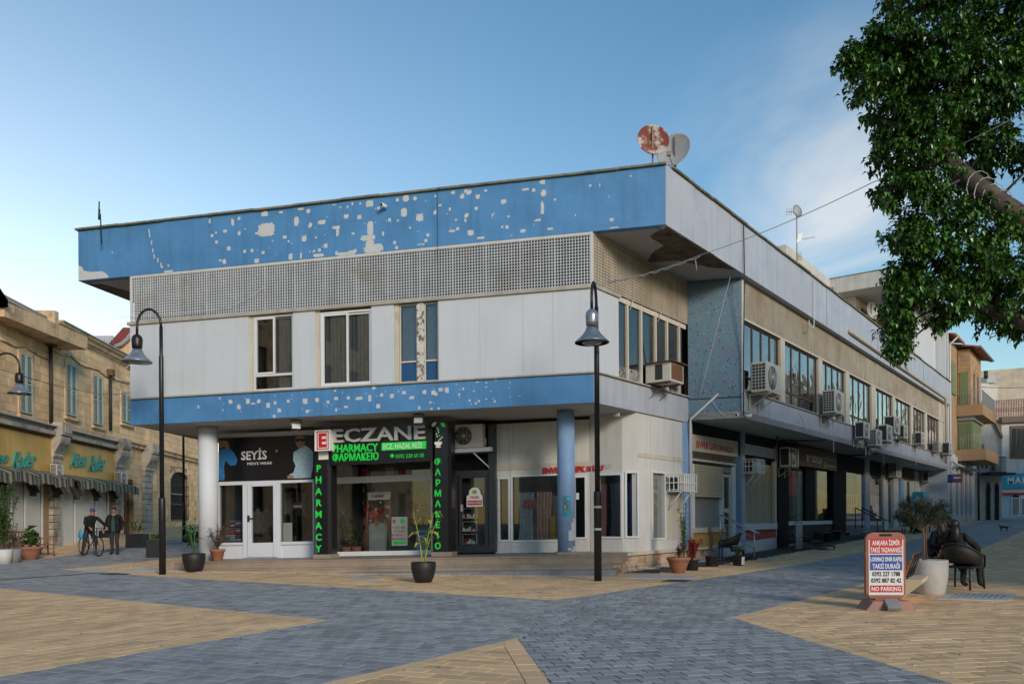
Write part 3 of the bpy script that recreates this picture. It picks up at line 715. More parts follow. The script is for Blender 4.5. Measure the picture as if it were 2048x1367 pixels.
# patches on the faded street side
sp=[]
for _ in range(70): sp.append((R.uniform(uPB+.4,UE-1),R.uniform(PB+.1,PT-.1),R.choice([.03,.03,.06]),R.choice([.06,.1,.2])))
patches(FB,[(u,z,w_,h) for u,z,w_,h in sp],.203,'bare_patch',.03,5)
# joints in the street parapet and pipes running down it
for px,py in ((1492,470),(1652,600),(1655,600)):
    pass
# ================================================================ ground floor, front
mat('sign_black',(.006,.006,.010),.3,.1,2)
mat('sign_silver',(.42,.42,.43),.4,.05,4)
mat('sign_green_glow',(.015,.60,.07),.5,.05,4,emit=.12)  # slight glow added; the letters themselves are unlit green
mat('sign_white',(.80,.80,.80),.5,.03,4)
mat('sign_red',(.50,.012,.018),.5,.05,4)
mat('sign_blue',(.018,.06,.33),.5,.05,4)
mat('sign_brown',(.085,.032,.022),.5,.1,3)
mat('room_light',(.36,.35,.33),.9,.1,1)
mat('print_skin',(.30,.17,.11),.6,.1,6)
mat('print_shirt',(.32,.45,.55),.6,.15,12)
mat('print_blue',(.02,.16,.42),.6,.25,8)
mat('print_dark',(.02,.02,.022),.6)
mat('white_door',(.66,.70,.76),.55,.03,3,.05,30)
mat('white_column',(.66,.69,.74),.6,.03,1,.1,40)
mat('charcoal_frame',(.030,.032,.036),.45,.1,4)
mat('paper',(.70,.70,.66),.8,.05)
mat('orange_wood',(.45,.14,.03),.6,.15,5)
mat('shop_floor',(.18,.17,.16),.6,.1)
mat('shop_wall_light',(.34,.35,.34),.9,.08,2)
mat('leaf_green',(.055,.13,.030),.55,.35,9)
mat('leaf_yellow',(.38,.40,.04),.55,.3,9)
mat('leaf_dark',(.035,.065,.028),.55,.35,9)
mat('leaf_red',(.28,.03,.02),.6,.35,12)
mat('stem_brown',(.11,.07,.04),.9,.3,12)
mat('terracotta',(.36,.15,.085),.85,.12,5,.25,60,stain=(3,.5,.7,(.28,.16,.11)))
mat('black_pot',(.014,.014,.016),.55,.1,5,.1,60)
mat('soil',(.05,.035,.025),.95,.3,9,.6,40)
def fr(F,x0,y0,x1,y1,n=0.):
    a=F.uz(x0,y0,n); b=F.uz(x1,y1,n)
    return (min(a[0],b[0]),max(a[0],b[0]),min(a[1],b[1]),max(a[1],b[1]))
def fbox(m,F,x0,y0,x1,y1,n0,n1,mi=0,nref=None):
    u0,u1,z0,z1=fr(F,x0,y0,x1,y1,n1 if nref is None else nref); P=m.P; m.P=F.P; m.box(u0,u1,n0,n1,z0,z1,mi); m.P=P; return m
def fpx(name,F,x0,y0,x1,y1,n0,n1,mt_,par,**k):
    return fbox(MB(),F,x0,y0,x1,y1,n0,n1).build(name,mt_,par,**k)
def wdir(F,sign=1): # writing direction & up
    d=F.d; return (d[0]*sign,d[1]*sign,F.k*sign)
def ftext(name,body,par,F,px,py,size,mt_,n=0.,sign=-1,**k):
    u,z=F.uz(px,py,n); return text(name,body,par,F.P(u,n,z),wdir(F,sign),(0,0,1),size,mt_,**k)
def mpx(F,px,py,n=0.): return F_/F.P(F.uz(px,py,n)[0],n,0)[1]
# podium and steps, laid in separate marble lengths
def steps(F,u0,u1,n0,n1,z0,z1,ln,name,mt_,seed=1,nose=.02):
    R=random.Random(seed); u=u0
    while u<u1-.08:
        v=min(u1,u+ln*R.uniform(.8,1.15)); 
        MB(F.P).box(u+.002,v-.002,n0,n1+nose+R.uniform(-.004,.004),z1-.035,z1+R.uniform(-.002,.002)).build('tread_slab',mt_,bld)
        MB(F.P).box(u+.002,v-.002,n0+.02,n1,z0,z1-.037).build(name,mt_,bld); u=v
uR=FG.uz(1246,1107,.05)[0]
m=MB(FG.P); m.box(uR+.05,12.0,-7,-.02,-.3,.443); m.build('podium',['stained_plinth'],bld)
steps(FG,uR,11.9,-1.6,.04,.27,.482,1.15,'riser_slab','marble_step',3)
steps(FG,uR+.25,11.9,-.05,.36,.14,.285,1.4,'riser_slab','marble_step',4)
steps(FG,uR+.12,7.2,.0,.78,-.05,.155,2.4,'grey_kerb','grey_step',5,.0)
steps(FG,7.22,12.6,.0,.40,-.05,.17,2.4,'grey_kerb','grey_step',6,.0)
m=MB(FG.P); m.box(.2,11.8,-6.9,-1.6,.444,.478); m.build('shop_floor','shop_floor',bld)
# ---- columns
def column(px,py,dia,mt_,n,base,zt=4.31):
    u,_=FG.uz(px,py,n); c=FG.P(u,n,0); z0=c[2]+.47
    m=MB(); m.lathe((c[0],c[1],z0),[(dia/2,0),(dia/2,FA.P(u,n,zt)[2]-z0)],28); o=m.build('column',mt_,bld)
    if base: 
        m=MB(); m.box(c[0]-dia/2-.05,c[0]+dia/2+.05,c[1]-dia/2-.05,c[1]+dia/2+.05,z0,z0+.07); m.build('column_base','marble_step',bld)
    return c,z0
column(417.5,1115,.55,'white_column',-1.0,False)
cc,cz=column(1133,1100,.47,'column_mosaic',-1.15,True)
m=MB()
def cylpatch(c,r,a0,a1,z0,z1,name,mt_,par,eps=.004,seg=6):
    m=MB(); vs=[]
    for k in range(seg+1):
        a=a0+(a1-a0)*k/seg; vs+= [(c[0]+(r+eps)*math.cos(a),c[1]+(r+eps)*math.sin(a),z0),(c[0]+(r+eps)*math.cos(a),c[1]+(r+eps)*math.sin(a),z1)]
    m.add(vs,[(2*k,2*k+2,2*k+3,2*k+1) for k in range(seg)]); return m.build(name,mt_,par)
for a0,a1,z0,z1 in ((-80,-15,.35,.62),(-60,-12,.6,.82),(-45,-20,.8,.95),(-50,-8,.06,.2),(-85,-60,.1,.16),(-62,-48,.0,.1)):
    cylpatch(cc,.235,math.radians(a0),math.radians(a1),cz+z0+.02,cz+z1+.02,'bare_patch','bare_plaster',bld)
# ---- shop of menswear (left)
nS=-1.9
m=MB(); fbox(m,FA,437,868,627.5,962,nS-.25,nS-.03); m.build('fascia_backing','white_door',bld); m=MB(); fbox(m,FG,437,1088,626,1116,nS-.12,nS-.04); m.build('kick_panel','white_door',bld)
m=MB(); m.P=FA.P
ul,ur=FA.uz(436.5,1000,nS)[0],FA.uz(627,1000,nS)[0]
u0,u1,z0,z1=fr(FG,437,962,627,1115,nS)
for px0,px1 in ((436,439),(485,494.5),(553.5,561),(625,628)): fbox(m,FG,px0,960,px1,1115,nS-.12,nS)
fbox(m,FG,437,958,627,963,nS-.12,nS+.01); fbox(m,FG,437,1085,485,1089,nS-.12,nS+.01); fbox(m,FG,561,1083,627,1087,nS-.12,nS+.01)
m.build('shopfront_frame','white_door',bld)
d=MB(); fbox(d,FG,494.5,963,503,1113,nS-.07,nS+.02); fbox(d,FG,546,963,553.5,1113,nS-.07,nS+.02); fbox(d,FG,503,963,546,970.5,nS-.07,nS+.02); fbox(d,FG,503,1085,546,1113,nS-.07,nS+.018)
door=d.build('door','white_door',bld)
m=MB(); fbox(m,FG,494.5,1030,499,1043,nS+.022,nS+.035); fbox(m,FG,496,1035,506,1037,nS+.035,nS+.06); m.build('handle','charcoal_frame',door)
for a,b,t,bt in ((439,485,963,1087),(503,546,970,1085),(561,625,963,1085)): fpx('shop_window_glass',FG,a,t,b,bt,nS-.05,nS-.045,'shop_glass',bld)
def room(F,ua,ub,na,nb,z0,z1,name,mats):
    "five inner faces of a shop behind its glass"
    m=MB(F.P)
    m.box(ua,ub,nb-.05,nb,z0,z1,0); m.box(ua-.05,ua,nb,na,z0,z1,0); m.box(ub,ub+.05,nb,na,z0,z1,0); m.box(ua,ub,nb,na,z1,z1+.04,0); m.box(ua,ub,nb,na,z0,z0+.01,1)
    return m.build(name,mats,bld)
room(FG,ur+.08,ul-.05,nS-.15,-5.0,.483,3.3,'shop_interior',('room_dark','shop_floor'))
# things inside: clothes stands, shirts stack
mat('suit_dark',(.03,.032,.04),.9,.2,6)
mat('suit_grey',(.10,.10,.10),.9,.2,6)
def mannequin(px,py,h,n,mt_,label):
    u,z=FG.uz(px,py,n); c=FG.P(u,n,.5); t=thing('dress_form',label,'mannequin',c)
    m=MB(); m.lathe((0,0,0),[(.16,0),(.16,.02),(.02,.03),(.02,.75)],12); m.build('stand','charcoal_frame',t,local=True)
    m=MB(); m.lathe((0,0,.7),[(.17,0),(.19,.1),(.16,.3),(.20,.5),(.21,.62),(.13,.70),(.05,.73),(.05,.80)],16,sq=.6); m.build('jacket',mt_,t,local=True); return t
mannequin(516,1080,1.5,-2.6,'suit_grey','headless dress form in a grey jacket behind the left half of the white glazed door')
mannequin(534,1080,1.5,-2.8,'suit_dark','headless dress form in a dark jacket behind the right half of the white glazed door')
mats_c=[]
for i,c in enumerate([(.03,.09,.25),(.28,.32,.38),(.02,.02,.03),(.18,.04,.06),(.10,.2,.32),(.33,.31,.28)]):
    mat('shirt_%d'%i,c,.9,.15,9); mats_c.append('shirt_%d'%i)
R=random.Random(8)
u0,u1,z0,z1=fr(FG,441,1020,483,1080,nS-.35)
u=u0; k=0
dt_=MB(FG.P).box(u0-.02,u1+.02,nS-.75,nS-.2,.484,z0-.01).build('display_table','suit_grey'); tag(dt_,'low dark display table behind the left menswear window','table')
for j in range(3):
    for i in range(4):
        uu=u0+(u1-u0)*i/4; zz=z0+j*.22
        for q in range(3):
            o=MB(FG.P).box(uu+.01,uu+(u1-u0)/4-.01,nS-.62,nS-.28,zz+q*.065,zz+q*.065+.055).build('folded_shirt',mats_c[R.randrange(6)],bevel=.008)
            tag(o,'folded shirt in the stacks piled behind the left menswear window','shirt','folded shirts piled in the menswear window')
m=MB(); fbox(m,FG,566,1045,584,1083,nS-.5,nS-.47); o=m.build('notice_board',['paper']); tag(o,'pale poster board standing low inside the right menswear window','poster')
m=MB(); fbox(m,FG,585,1005,604,1017,nS-.10,nS-.08); o=m.build('door_sign','charcoal_frame'); tag(o,'small dark closed sign hanging in the right menswear window','sign'); ftext('lettering','KAPALI',o,FG,587,1014,.085,'sign_white',nS-.075,ext=.002)
R=random.Random(15)
for i in range(14):
    px=566+i*4.1; a=FG.uz(px,985,-3.2); m=MB(FG.P); h_=R.uniform(.65,.95); m.add([FG.P(a[0]-.03,-3.35,a[1]),FG.P(a[0]-.03,-2.95,a[1]),FG.P(a[0]-.05,-2.9,a[1]-.12),FG.P(a[0]-.03,-2.95,a[1]-h_),FG.P(a[0]+.02,-3.35,a[1]-h_),FG.P(a[0]+.03,-3.1,a[1]+.03)],[(0,1,2,3,4),(0,5,1),(0,4,3,2,1)]); o=m.build('hanging_shirt',mats_c[R.randrange(6)]); tag(o,'garment on the rail inside the right menswear window','garment','garments on the rail inside the right menswear window')
# fascia sign
sg=thing('shop_sign','black menswear fascia with white SEYİS lettering and two printed shirted men','sign',FA.P(*[FA.uz(530,960,nS)[0]],nS,FA.uz(530,960,nS)[1]))
m=MB(); m.P=FA.P
tl=FA.uz(437,875.5,nS+.03);tr_=FA.uz(627,869,nS+.03);bl=FA.uz(437,962.5,nS+.03);br=FA.uz(627,957.5,nS+.03)
m.prism([tl,tr_,br,bl],nS-.02,nS+.03); m.build('panel','sign_black',sg)
ftext('lettering','SEYİS',sg,FA,482,919,.36,'sign_white',nS+.032,ext=.003,bold=.008,xs=.98)
ftext('small_lettering',"MEN'S WEAR",sg,FA,494,929.5,.115,'sign_white',nS+.032,ext=.003,xs=1.25,bold=.0)
ftext('registered_mark','®',sg,FA,551,903,.09,'sign_white',nS+.032,ext=.002)
def flat(name,pts,F,n,mt_,par,o=(380,800),s=.2779):
    q=[F.uz(o[0]+x*s,o[1]+y*s,n) for x,y in pts]; m=MB(F.P); m.prism(q,n,n+.002); return m.build(name,mt_,par)
flat('printed_shirt',[(204,370),(235,345),(255,350),(285,345),(320,380),(342,430),(330,465),(290,470),(255,430),(245,480),(250,555),(245,575),(204,572)],FA,nS+.033,'print_blue',sg)
flat('printed_hand',[(205,290),(240,290),(270,292),(284,320),(280,348),(262,352),(245,330),(220,345),(205,330)],FA,nS+.034,'print_skin',sg)
flat('printed_shirt',[(745,375),(790,345),(830,325),(862,345),(884,370),(886,470),(870,555),(790,560),(745,560),(700,556),(720,530),(745,520),(760,470),(742,430)],FA,nS+.033,'print_shirt',sg)
flat('printed_face',[(758,262),(790,252),(826,258),(830,290),(824,322),(800,342),(778,345),(765,320),(758,300)],FA,nS+.034,'print_skin',sg)
flat('printed_sunglasses',[(758,278),(828,272),(828,292),(810,298),(795,288),(775,298),(758,294)],FA,nS+.036,'print_dark',sg)
flat('printed_hand',[(700,545),(725,535),(750,545),(742,560),(702,562)],FA,nS+.036,'print_skin',sg)
# floodlights under the soffit
def flood(px,py,label,rz=0):
    u,z=FA.uz(px,py,-.35); t=thing('floodlight',label,'floodlight',FA.P(u,-.35,4.28),rz)
    m=MB(); m.box(-.10,.10,-.02,.02,-.03,0); m.box(-.15,-.13,-.02,.02,-.16,-.02); m.box(.13,.15,-.02,.02,-.16,-.02); m.box(-.15,.15,-.02,.02,-.03,-.01); m.build('bracket','black_metal',t,local=True)
    m=MB(); m.prism([(-.05,-.26),(.10,-.30),(.12,-.14),(-.03,-.10)],-.13,.13,0); m.build('lamp_head','charcoal_frame',t,local=True,bevel=.01)
    m=MB(); m.prism([(-.055,-.25),(-.04,-.255),(-.02,-.115),(-.035,-.11)],-.11,.11,0); m.build('lamp_glass','sign_silver',t,local=True)
flood(592,850,'black floodlight under the soffit above the menswear sign',.4)
flood(837,836,'black floodlight under the soffit above the last letters of ECZANE',-.1)
# ---- pharmacy
nP=-1.0; nW=-2.5
ph=thing('pharmacy_sign','black pharmacy fascia with silver ECZANE letters and green lettering','sign',FA.P(FA.uz(760,900,nP)[0],nP,3.0))
m=MB(); m.P=FA.P; q=[FA.uz(661,852,nP),FA.uz(865,840,nP),FA.uz(865,920.5,nP),FA.uz(661,930,nP)]; m.prism(q,nP-.25,nP); m.build('panel','sign_black',ph)
def letters(body,x0,x1,yb0,yt0,par,name,mt_,F,n,ext,bold,label=None,hk=1.37):
    """one line of lettering fitted between two pixel columns"""
    u0,z0=F.uz(x0,yb0,n); u1,_=F.uz(x1,yb0,n); ut,zt=F.uz(x0,yt0,n)
    return text(name,body,par,F.P(u0,n,z0),wdir(F,-1 if u1<u0 else 1),(0,0,1),(zt-z0)*hk,mt_,ext=ext,bold=bold,fit=abs(u1-u0))
letters('ECZANE',666.5,851,884.5,857.5,ph,'lettering','sign_silver',FA,nP+.06,.05,.010)
letters('PHARMACY',665.5,756,904.5,888.5,ph,'lettering','sign_green_glow',FA,nP+.03,.02,.004)
letters('ΦΑΡΜΑΚΕΙΟ',665.5,757,922,907,ph,'lettering','sign_green_glow',FA,nP+.03,.02,.004)
gp=MB(FA.P); gp.prism([FA.uz(763,885,nP+.05),FA.uz(851.5,881,nP+.05),FA.uz(851.5,896.5,nP+.05),FA.uz(763,900.5,nP+.05)],nP+.002,nP+.05); gpo=gp.build('name_plate','sign_green_glow',ph)
letters('ECZ. HAZAL REİS',767,844,897.5,887.0,gpo,'name_lettering','sign_white',FA,nP+.055,.004,.000)
letters('0392 228 65 05',791,848,915.5,907.5,ph,'phone_number','sign_green_glow',FA,nP+.01,.004,.000)
c=FA.uz(784,911,nP+.01); m=MB(); p=FA.P(c[0],nP+.012,c[1]); m.lathe(p,[(.055,-.004),(.055,.004)],16,tilt=Matrix.Rotation(PI/2,3,'X')); m.build('phone_mark','sign_green_glow',ph)
for x0,x1,yt,yb,word,lab in ((627.5,661,853,1109,'PHARMACY','black pillar lettered PHARMACY in green between menswear shop and pharmacy'),(864,902,841,1104,'ΦΑΡΜΑΚΕΙΟ','black pillar lettered in green Greek right of the pharmacy window')):
    u0,u1,z0,z1=fr(FG,x0,yt,x1,yb,nP); u1p=u1; 
    c=((u0+u1)/2); t=thing('lettered_pillar',lab,'sign pillar',FG.P(c,nP-.2,z0))
    m=MB(FG.P); 
    pr=[(u0,-1.45),(u0,nP-.08),(u0+.08,nP),(u1-.08,nP),(u1,nP-.08),(u1,-1.45)]
    lo=[FG.P(a,b,z0+.02) for a,b in pr]; hi=[FG.P(a,b,4.12) for a,b in pr]
    m.add(lo+hi,[(0,1,2,3,4,5),(11,10,9,8,7,6)]+[(i,(i+1)%6,6+(i+1)%6,6+i) for i in range(6)]); m.build('shaft','sign_black',t)
    m=MB(FG.P); m.box(u0-.03,u1+.03,-1.5,nP+.03,.46,z0+.02+.0); m.build('base_stone','marble_step',t)
    n_=len(word); top=924 if word[0]=='P' else 912; bot=1107 if word[0]=='P' else 1101
    if word[0]=='P': xs0,xs1=629.5,645
    else: xs0,xs1=867.5,884
    for i,ch in enumerate(word):
        yb_=top+(bot-top)*(i+1)/n_-4; u_,z_=FG.uz(xs0,yb_,nP+.02)
        uu,_=FG.uz(xs1,yb_,nP+.02); sz=.27 if n_==8 else .235
        o=text('letter',ch,t,FG.P((u_+uu)/2,nP+.02,z_),wdir(FG,-1),(0,0,1),sz,'sign_green_glow',ext=.012,bold=.006,align='CENTER')
# mortar, capsule and drops on the Greek pillar
pl=[o for o in CH if o.startswith('lettered_pillar')][-1]; plo=bpy.data.objects[pl]
def px3(px,py,n,F=FG): u,z=F.uz(px,py,n); return F.P(u,n,z)
def disc(px,py,rx,rz_,n,mt_,name,par,F=FG,half=None,rot=0):
    u,z=F.uz(px,py,n); m=MB(F.P); pts=[]
    a0,a1=(0,2*PI) if half is None else half
    for k in range(17 if half else 16):
        a=a0+(a1-a0)*k/16; x=rx*math.cos(a); y=rz_*math.sin(a); pts.append((u+x*math.cos(rot)-y*math.sin(rot),z+x*math.sin(rot)+y*math.cos(rot)))
    m.prism(pts,n,n+.006); return m.build(name,mt_,par)
disc(876.5,884,.11,.10,nP+.002,'sign_white','printed_mortar',plo,half=(PI,2*PI)); disc(876.5,884,.12,.02,nP+.003,'sign_white','printed_rim',plo)
disc(876.5,893,.08,.022,nP+.003,'sign_white','printed_foot',plo)
disc(881,877,.10,.022,nP+.004,'sign_silver','printed_pestle',plo,rot=2.4)
disc(868,848,.05,.08,nP+.003,'sign_white','printed_capsule',plo,rot=.8); disc(886,849,.05,.08,nP+.003,'sign_green_glow','printed_capsule',plo,rot=-.8)
R=random.Random(3)
for i in range(9): disc(R.uniform(873,880),855+i*2.2,.018,.018,nP+.003,('sign_white','sign_green_glow')[i%2],'printed_drop',plo)
# box sign with the red E
bx=thing('box_sign','square white box sign with red E at the top of the PHARMACY pillar','sign',px3(645,900,nP+.05))
m=MB(); fbox(m,FG,629,860,660,900,nP+.003,nP+.30); m.build('box','sign_white',bx)
u0,u1,z0,z1=fr(FG,633.5,862.5,657.5,897.5,nP+.30); m=MB(FG.P); frame_rect(m,FG,u0,u1,z0,z1,nP+.301,nP+.306,.028); frame_rect(m,FG,u0+.055,u1-.055,z0+.055,z1-.055,nP+.301,nP+.305,.015); m.build('red_border','sign_red',bx)
letters('E',638.5,652.5,892.5,866.5,bx,'letter','sign_red',FG,nP+.303,.004,.02)
m=MB(); fbox(m,FG,637,903,656,918,nP+.02,nP+.05); o=m.build('duty_notice','paper'); tag(o,'small pale notice under the red E box sign','notice')
# window wall of the pharmacy
m=MB(); fbox(m,FG,661,955,864,959.5,nW-.06,nW); fbox(m,FG,661,1103,864,1109,nW-.06,nW+.01); fbox(m,FG,659.5,925,662.5,1109,nW-.06,nW+.01); fbox(m,FG,861,920,865,1106,nW-.06,nW+.01)
m.build('window_frame','white_frame',bld)
fpx('shop_window_glass',FG,662,926,862,1104,nW-.03,nW-.025,'shop_glass',bld)
ua=FG.uz(660,1000,nW)[0]; ub=FG.uz(866,1000,nW)[0]
room(FG,ub,ua,nW-.1,-5.4,.483,3.6,'shop_interior',('room_grey','shop_floor'))
m=MB(); fbox(m,FG,697,962,716,1104,-5.2,-5.0,nref=-4.0); fbox(m,FG,664,975,676,1104,-4.0,-3.9); m.build('inner_pier','shop_wall_light',bld)
m=MB(); 
for y in (985,1010,1035,1060): fbox(m,FG,690,y,745,y+2.5,-5.3,-4.95,nref=-5.0)
m.build('shelf','shop_wall_light',bld)
R=random.Random(61)
m=MB()
for y in (985,1010,1035,1060):
    x=691
    while x<743:
        w_=R.uniform(2,4.5); h_=R.uniform(8,19); fbox(m,FG,x,y-h_,x+w_,y,-5.15,-4.96,nref=-5.0,mi=R.randrange(5)); x+=w_+R.uniform(.3,1.5)
for y in (990,1020,1050,1080):
    x=816
    while x<858:
        w_=R.uniform(2,4.5); h_=R.uniform(8,19); fbox(m,FG,x,y-h_,x+w_,y,-5.15,-4.96,nref=-5.0,mi=R.randrange(5)); x+=w_+R.uniform(.3,1.5)
m.build('shelf_goods',('paper','print_shirt','sign_red','sign_blue','leaf_yellow'),bld,kind='stuff')
m=MB(); 
for i in range(6): fbox(m,FG,700+i*24,934+(i%3)*3,716+i*24,952,-4.0,-3.95,nref=-4.0,mi=i%3)
m.build('hanging_posters',('paper','sign_red','print_shirt'),bld,kind='stuff')
# Luxor stand
lx=thing('display_stand','orange wooden stand with white LUXOR header hung with small red packets','display stand',px3(756,1103,-3.3))
m=MB(); 
for a,b in ((731,738),(775,781)):
    u_,z_=FG.uz(a,1102,-3.3); u2,z2=FG.uz(b-2 if a<750 else b,994,-3.3); m.tube([FG.P(u_,-3.3,z_),FG.P(u2,-3.3,z2)],.028,6)
m.build('post','orange_wood',lx)
for k in range(0): pass
m=MB(); fbox(m,FG,738,1046,777,1101,-3.34,-3.30); m.build('back_panel','shop_wall_light',lx)
m=MB(); fbox(m,FG,735,984,781,998,-3.32,-3.28); hd_=m.build('header','sign_white',lx); letters('Luxor',744,768,994,987,hd_,'lettering','sign_red',FG,-3.27,.003,.004)
R=random.Random(21)
for i in range(26):
    x=R.uniform(731,776); y=R.uniform(1000,1042); m=MB(); s_=R.uniform(3,6); fbox(m,FG,x,y,x+s_,y+s_*1.2,-3.3,-3.24); m.build('packet',R.choice(['sign_red','sign_red','print_dark','sign_silver','orange_wood']),lx)
# pavement sign inside
ab=thing('pharmacy_board','grey framed board reading HAZAL REIS ECZANE behind the pharmacy glass','sign',px3(799,1100,-2.9))
m=MB(); fbox(m,FG,780,1030,819,1103,-2.95,-2.90); m.build('frame','charcoal_frame',ab,bevel=.01)
m=MB(); fbox(m,FG,783,1033,815,1090,-2.898,-2.89); pn=m.build('face','paper',ab)
letters('E',786,792,1045.5,1038,pn,'letter','sign_red',FG,-2.885,.002,.004)
m=MB(); fbox(m,FG,803,1036,806.5,1047,-2.889,-2.884); fbox(m,FG,799.5,1039.5,810,1043.5,-2.889,-2.885); m.build('green_cross','sign_green_glow',pn)
for i,(tx,a,b) in enumerate((('HAZAL REIS',785,811),('ECZANE',788,808),('PHARMACY',784,811),('ΦΑΡΜΑΚΕΙΟ',784,812))): letters(tx,a,b,1056.5+7.6*i,1051.5+7.6*i,pn,'lettering','sign_red',FG,-2.885,.002,.0)
m=MB(); u,z=FG.uz(785,1084.5,-2.885); u2,_=FG.uz(811,1084.5,-2.885); m.P=FG.P; m.prism([(u,z),(u-.14,z+.09),(u-.14,z+.04),(u2,z+.04),(u2,z-.04),(u-.14,z-.04),(u-.14,z-.09)],-2.889,-2.884); m.build('green_arrow','sign_green_glow',pn)
# poster beside
m=MB(); fbox(m,FG,832,1060,855,1100,-3.0,-2.97); o=m.build('poster',['print_shirt']); tag(o,'pale blue free service poster low in the right corner of the pharmacy window','poster'); letters('FREE DERMO',834,852,1068,1064,o,'lettering','sign_blue',FG,-2.965,.002,.001)
# ---- recess with the glazed side door
nD=-2.2
m=MB(); fbox(m,FG,902,848,991,1103,nD-.35,nD-.30); m.build('recess_wall','black_panel',bld)
m=MB(); fbox(m,FG,976,848,990.5,1103,nD-.3,nD); fbox(m,FG,900,942,978,948,nD-.25,nD); fbox(m,FG,902,1090,978,1104,nD-.2,nD-.01); fbox(m,FG,902,948,916,1103,nD-.12,nD-.03); m.build('door_surround','charcoal_frame',bld)
d=MB(); u0,u1,z0,z1=fr(FG,917,950,976,1103,nD); frame_rect(d,FG,u0,u1,z0,z1,nD-.06,nD,.09) if False else None
d.P=FG.P; frame_rect(d,FG,u0,u1,z0,z1,nD-.06,nD-.0,.09); dd=d.build('door','charcoal_frame',bld)
m=MB(FG.P); m.box(u0+.09,u1-.09,nD-.04,nD-.035,z0+.09,z1-.09); m.build('door_glass','shop_glass',dd)
m=MB(); fbox(m,FG,921,1008,925,1022,nD+.0,nD+.05); m.build('handle','sign_silver',dd)
room(FG,u0+.03,u1-.03,nD-.08,nD-.29,z0+.05,z1-.05,'door_lining',('room_dark','shop_floor'))
m=MB()
for y in (1016,1042,1067):
    u0_,u1_,z0_,z1_=fr(FG,924,y,954,y+20,nD-.12); m.P=FG.P; frame_rect(m,FG,u0_,u1_,z0_,z1_,nD-.2,nD-.1,.02)
m.build('shelf_frame','sign_silver',dd)  # plain silver frames of the shelves
R=random.Random(5)
for y in (1036,1062,1087):
    for x in range(926,950,4):
        m=MB(); h=R.uniform(4,10); fbox(m,FG,x,y-h,x+3,y,nD-.18,nD-.13); o=m.build('packet',R.choice(['sign_red','sign_white','print_shirt','paper'])); tag(o,'small packet on the shelves behind the dark glazed pharmacy door','packet','packets on the shelves behind the dark door')
hs_=thing('hanging_sign','white bottle shaped baby food sign with red closed band hung on the dark door','sign',px3(949,1010,nD+.03))
m=MB(FG.P); q=[FG.uz(860+x*.2927,780+y*.2927,nD+.03) for x,y in ((250,720),(265,715),(268,685),(285,668),(305,662),(330,668),(343,685),(348,712),(358,718),(362,792),(250,796))]; m.prism(q,nD+.02,nD+.03); pb=m.build('board','sign_white',hs_)
letters('Holle',941,958,996.5,990.5,pb,'lettering','sign_red',FG,nD+.032,.002,.003)
m=MB(); fbox(m,FG,935,1000.5,964,1009,nD+.031,nD+.034); m.build('red_band','sign_red',pb); letters('KAPALI·CLOSED',936.5,962.5,1007,1002.5,pb,'lettering','sign_white',FG,nD+.036,.001,.001)
disc(949,983,.075,.06,nD+.032,'leaf_yellow','printed_emblem',pb)
# bracket shelf under the air conditioner
m=MB(); fbox(m,FG,903,897,983,901.5,nD-.3,nD+.25,nref=nD+.2); m.tube([px3(945,903,nD+.2),px3(978,934,nD)],.02,6); o=m.build('bracket_shelf','white_door',bld)
# ---- Enver drapery shop
nE=-2.45
V1=FA.P(FA.uz(1180,900,nE)[0],nE,0)[:2]; V2=((1245-CX)/F_*21.95,21.95); V3=FS.P(2.30,-.06,0)[:2]
def mkframe(a,b,k=0.,z0=0.):
    l=math.hypot(b[0]-a[0],b[1]-a[1]); d=((b[0]-a[0])/l,(b[1]-a[1])/l); return Frame(a,d,(d[1],-d[0]),k,z0),l
FE1,l1=mkframe(V1,V2); FE2,l2=mkframe(V2,V3)
def wall_open(F,u0,u1,z0,z1,opens,n0,n1,name,mt_,par=None):
    """wall with rectangular openings, assembled from butting blocks"""
    m=MB(F.P); us=sorted({u0,u1}|{o[0] for o in opens}|{o[1] for o in opens})
    for a,b in zip(us,us[1:]):
        if b-a<1e-4: continue
        mid=(a+b)/2; zs=[(z0,z1)]
        for o in opens:
            if o[0]<=mid<=o[1]:
                nz=[]
                for s_,e_ in zs:
                    if o[2]>s_: nz.append((s_,min(e_,o[2])))
                    if o[3]<e_: nz.append((max(s_,o[3]),e_))
                zs=[z for z in nz if z[1]-z[0]>1e-3]
        for s_,e_ in zs: m.box(a,b,n0,n1,s_,e_)
    return m.build(name,mt_,par or bld)
uEl=FG.uz(990.5,1000,nE)[0]; uEr=FG.uz(1180,1000,nE)[0]
o1=fr(FG,999,957,1018,1079,nE); o2=fr(FG,1024.5,953,1144,1078,nE); o3=fr(FG,1150,954,1171,1074,nE)
wall_open(FG,uEr,uEl,.483,4.2,[o1,o2,o3],nE-.15,nE,'shop_wall','shop_white')
e1=fr(FE1,1197,950,1243,1073,0); wall_open(FE1,0,l1,.48,4.3,[e1],-.15,0,'shop_wall','shop_white')
e2=fr(FE2,1253,945,1276,1072,0); wall_open(FE2,.0,l2,.48,4.3,[e2],-.15,0,'shop_wall','shop_white')
for F,oo,n_ in ((FG,o1,nE),(FG,o2,nE),(FG,o3,nE),(FE1,e1,0),(FE2,e2,0)):
    m=MB(F.P); frame_rect(m,F,oo[0]-.04,oo[1]+.04,oo[2]-.04,oo[3]+.04,n_+.001,n_+.03,.05); wf=m.build('window_frame','white_frame',bld)
    MB(F.P).box(oo[0],oo[1],n_-.08,n_-.075,oo[2],oo[3]).build('shop_window_glass','shop_glass',bld)
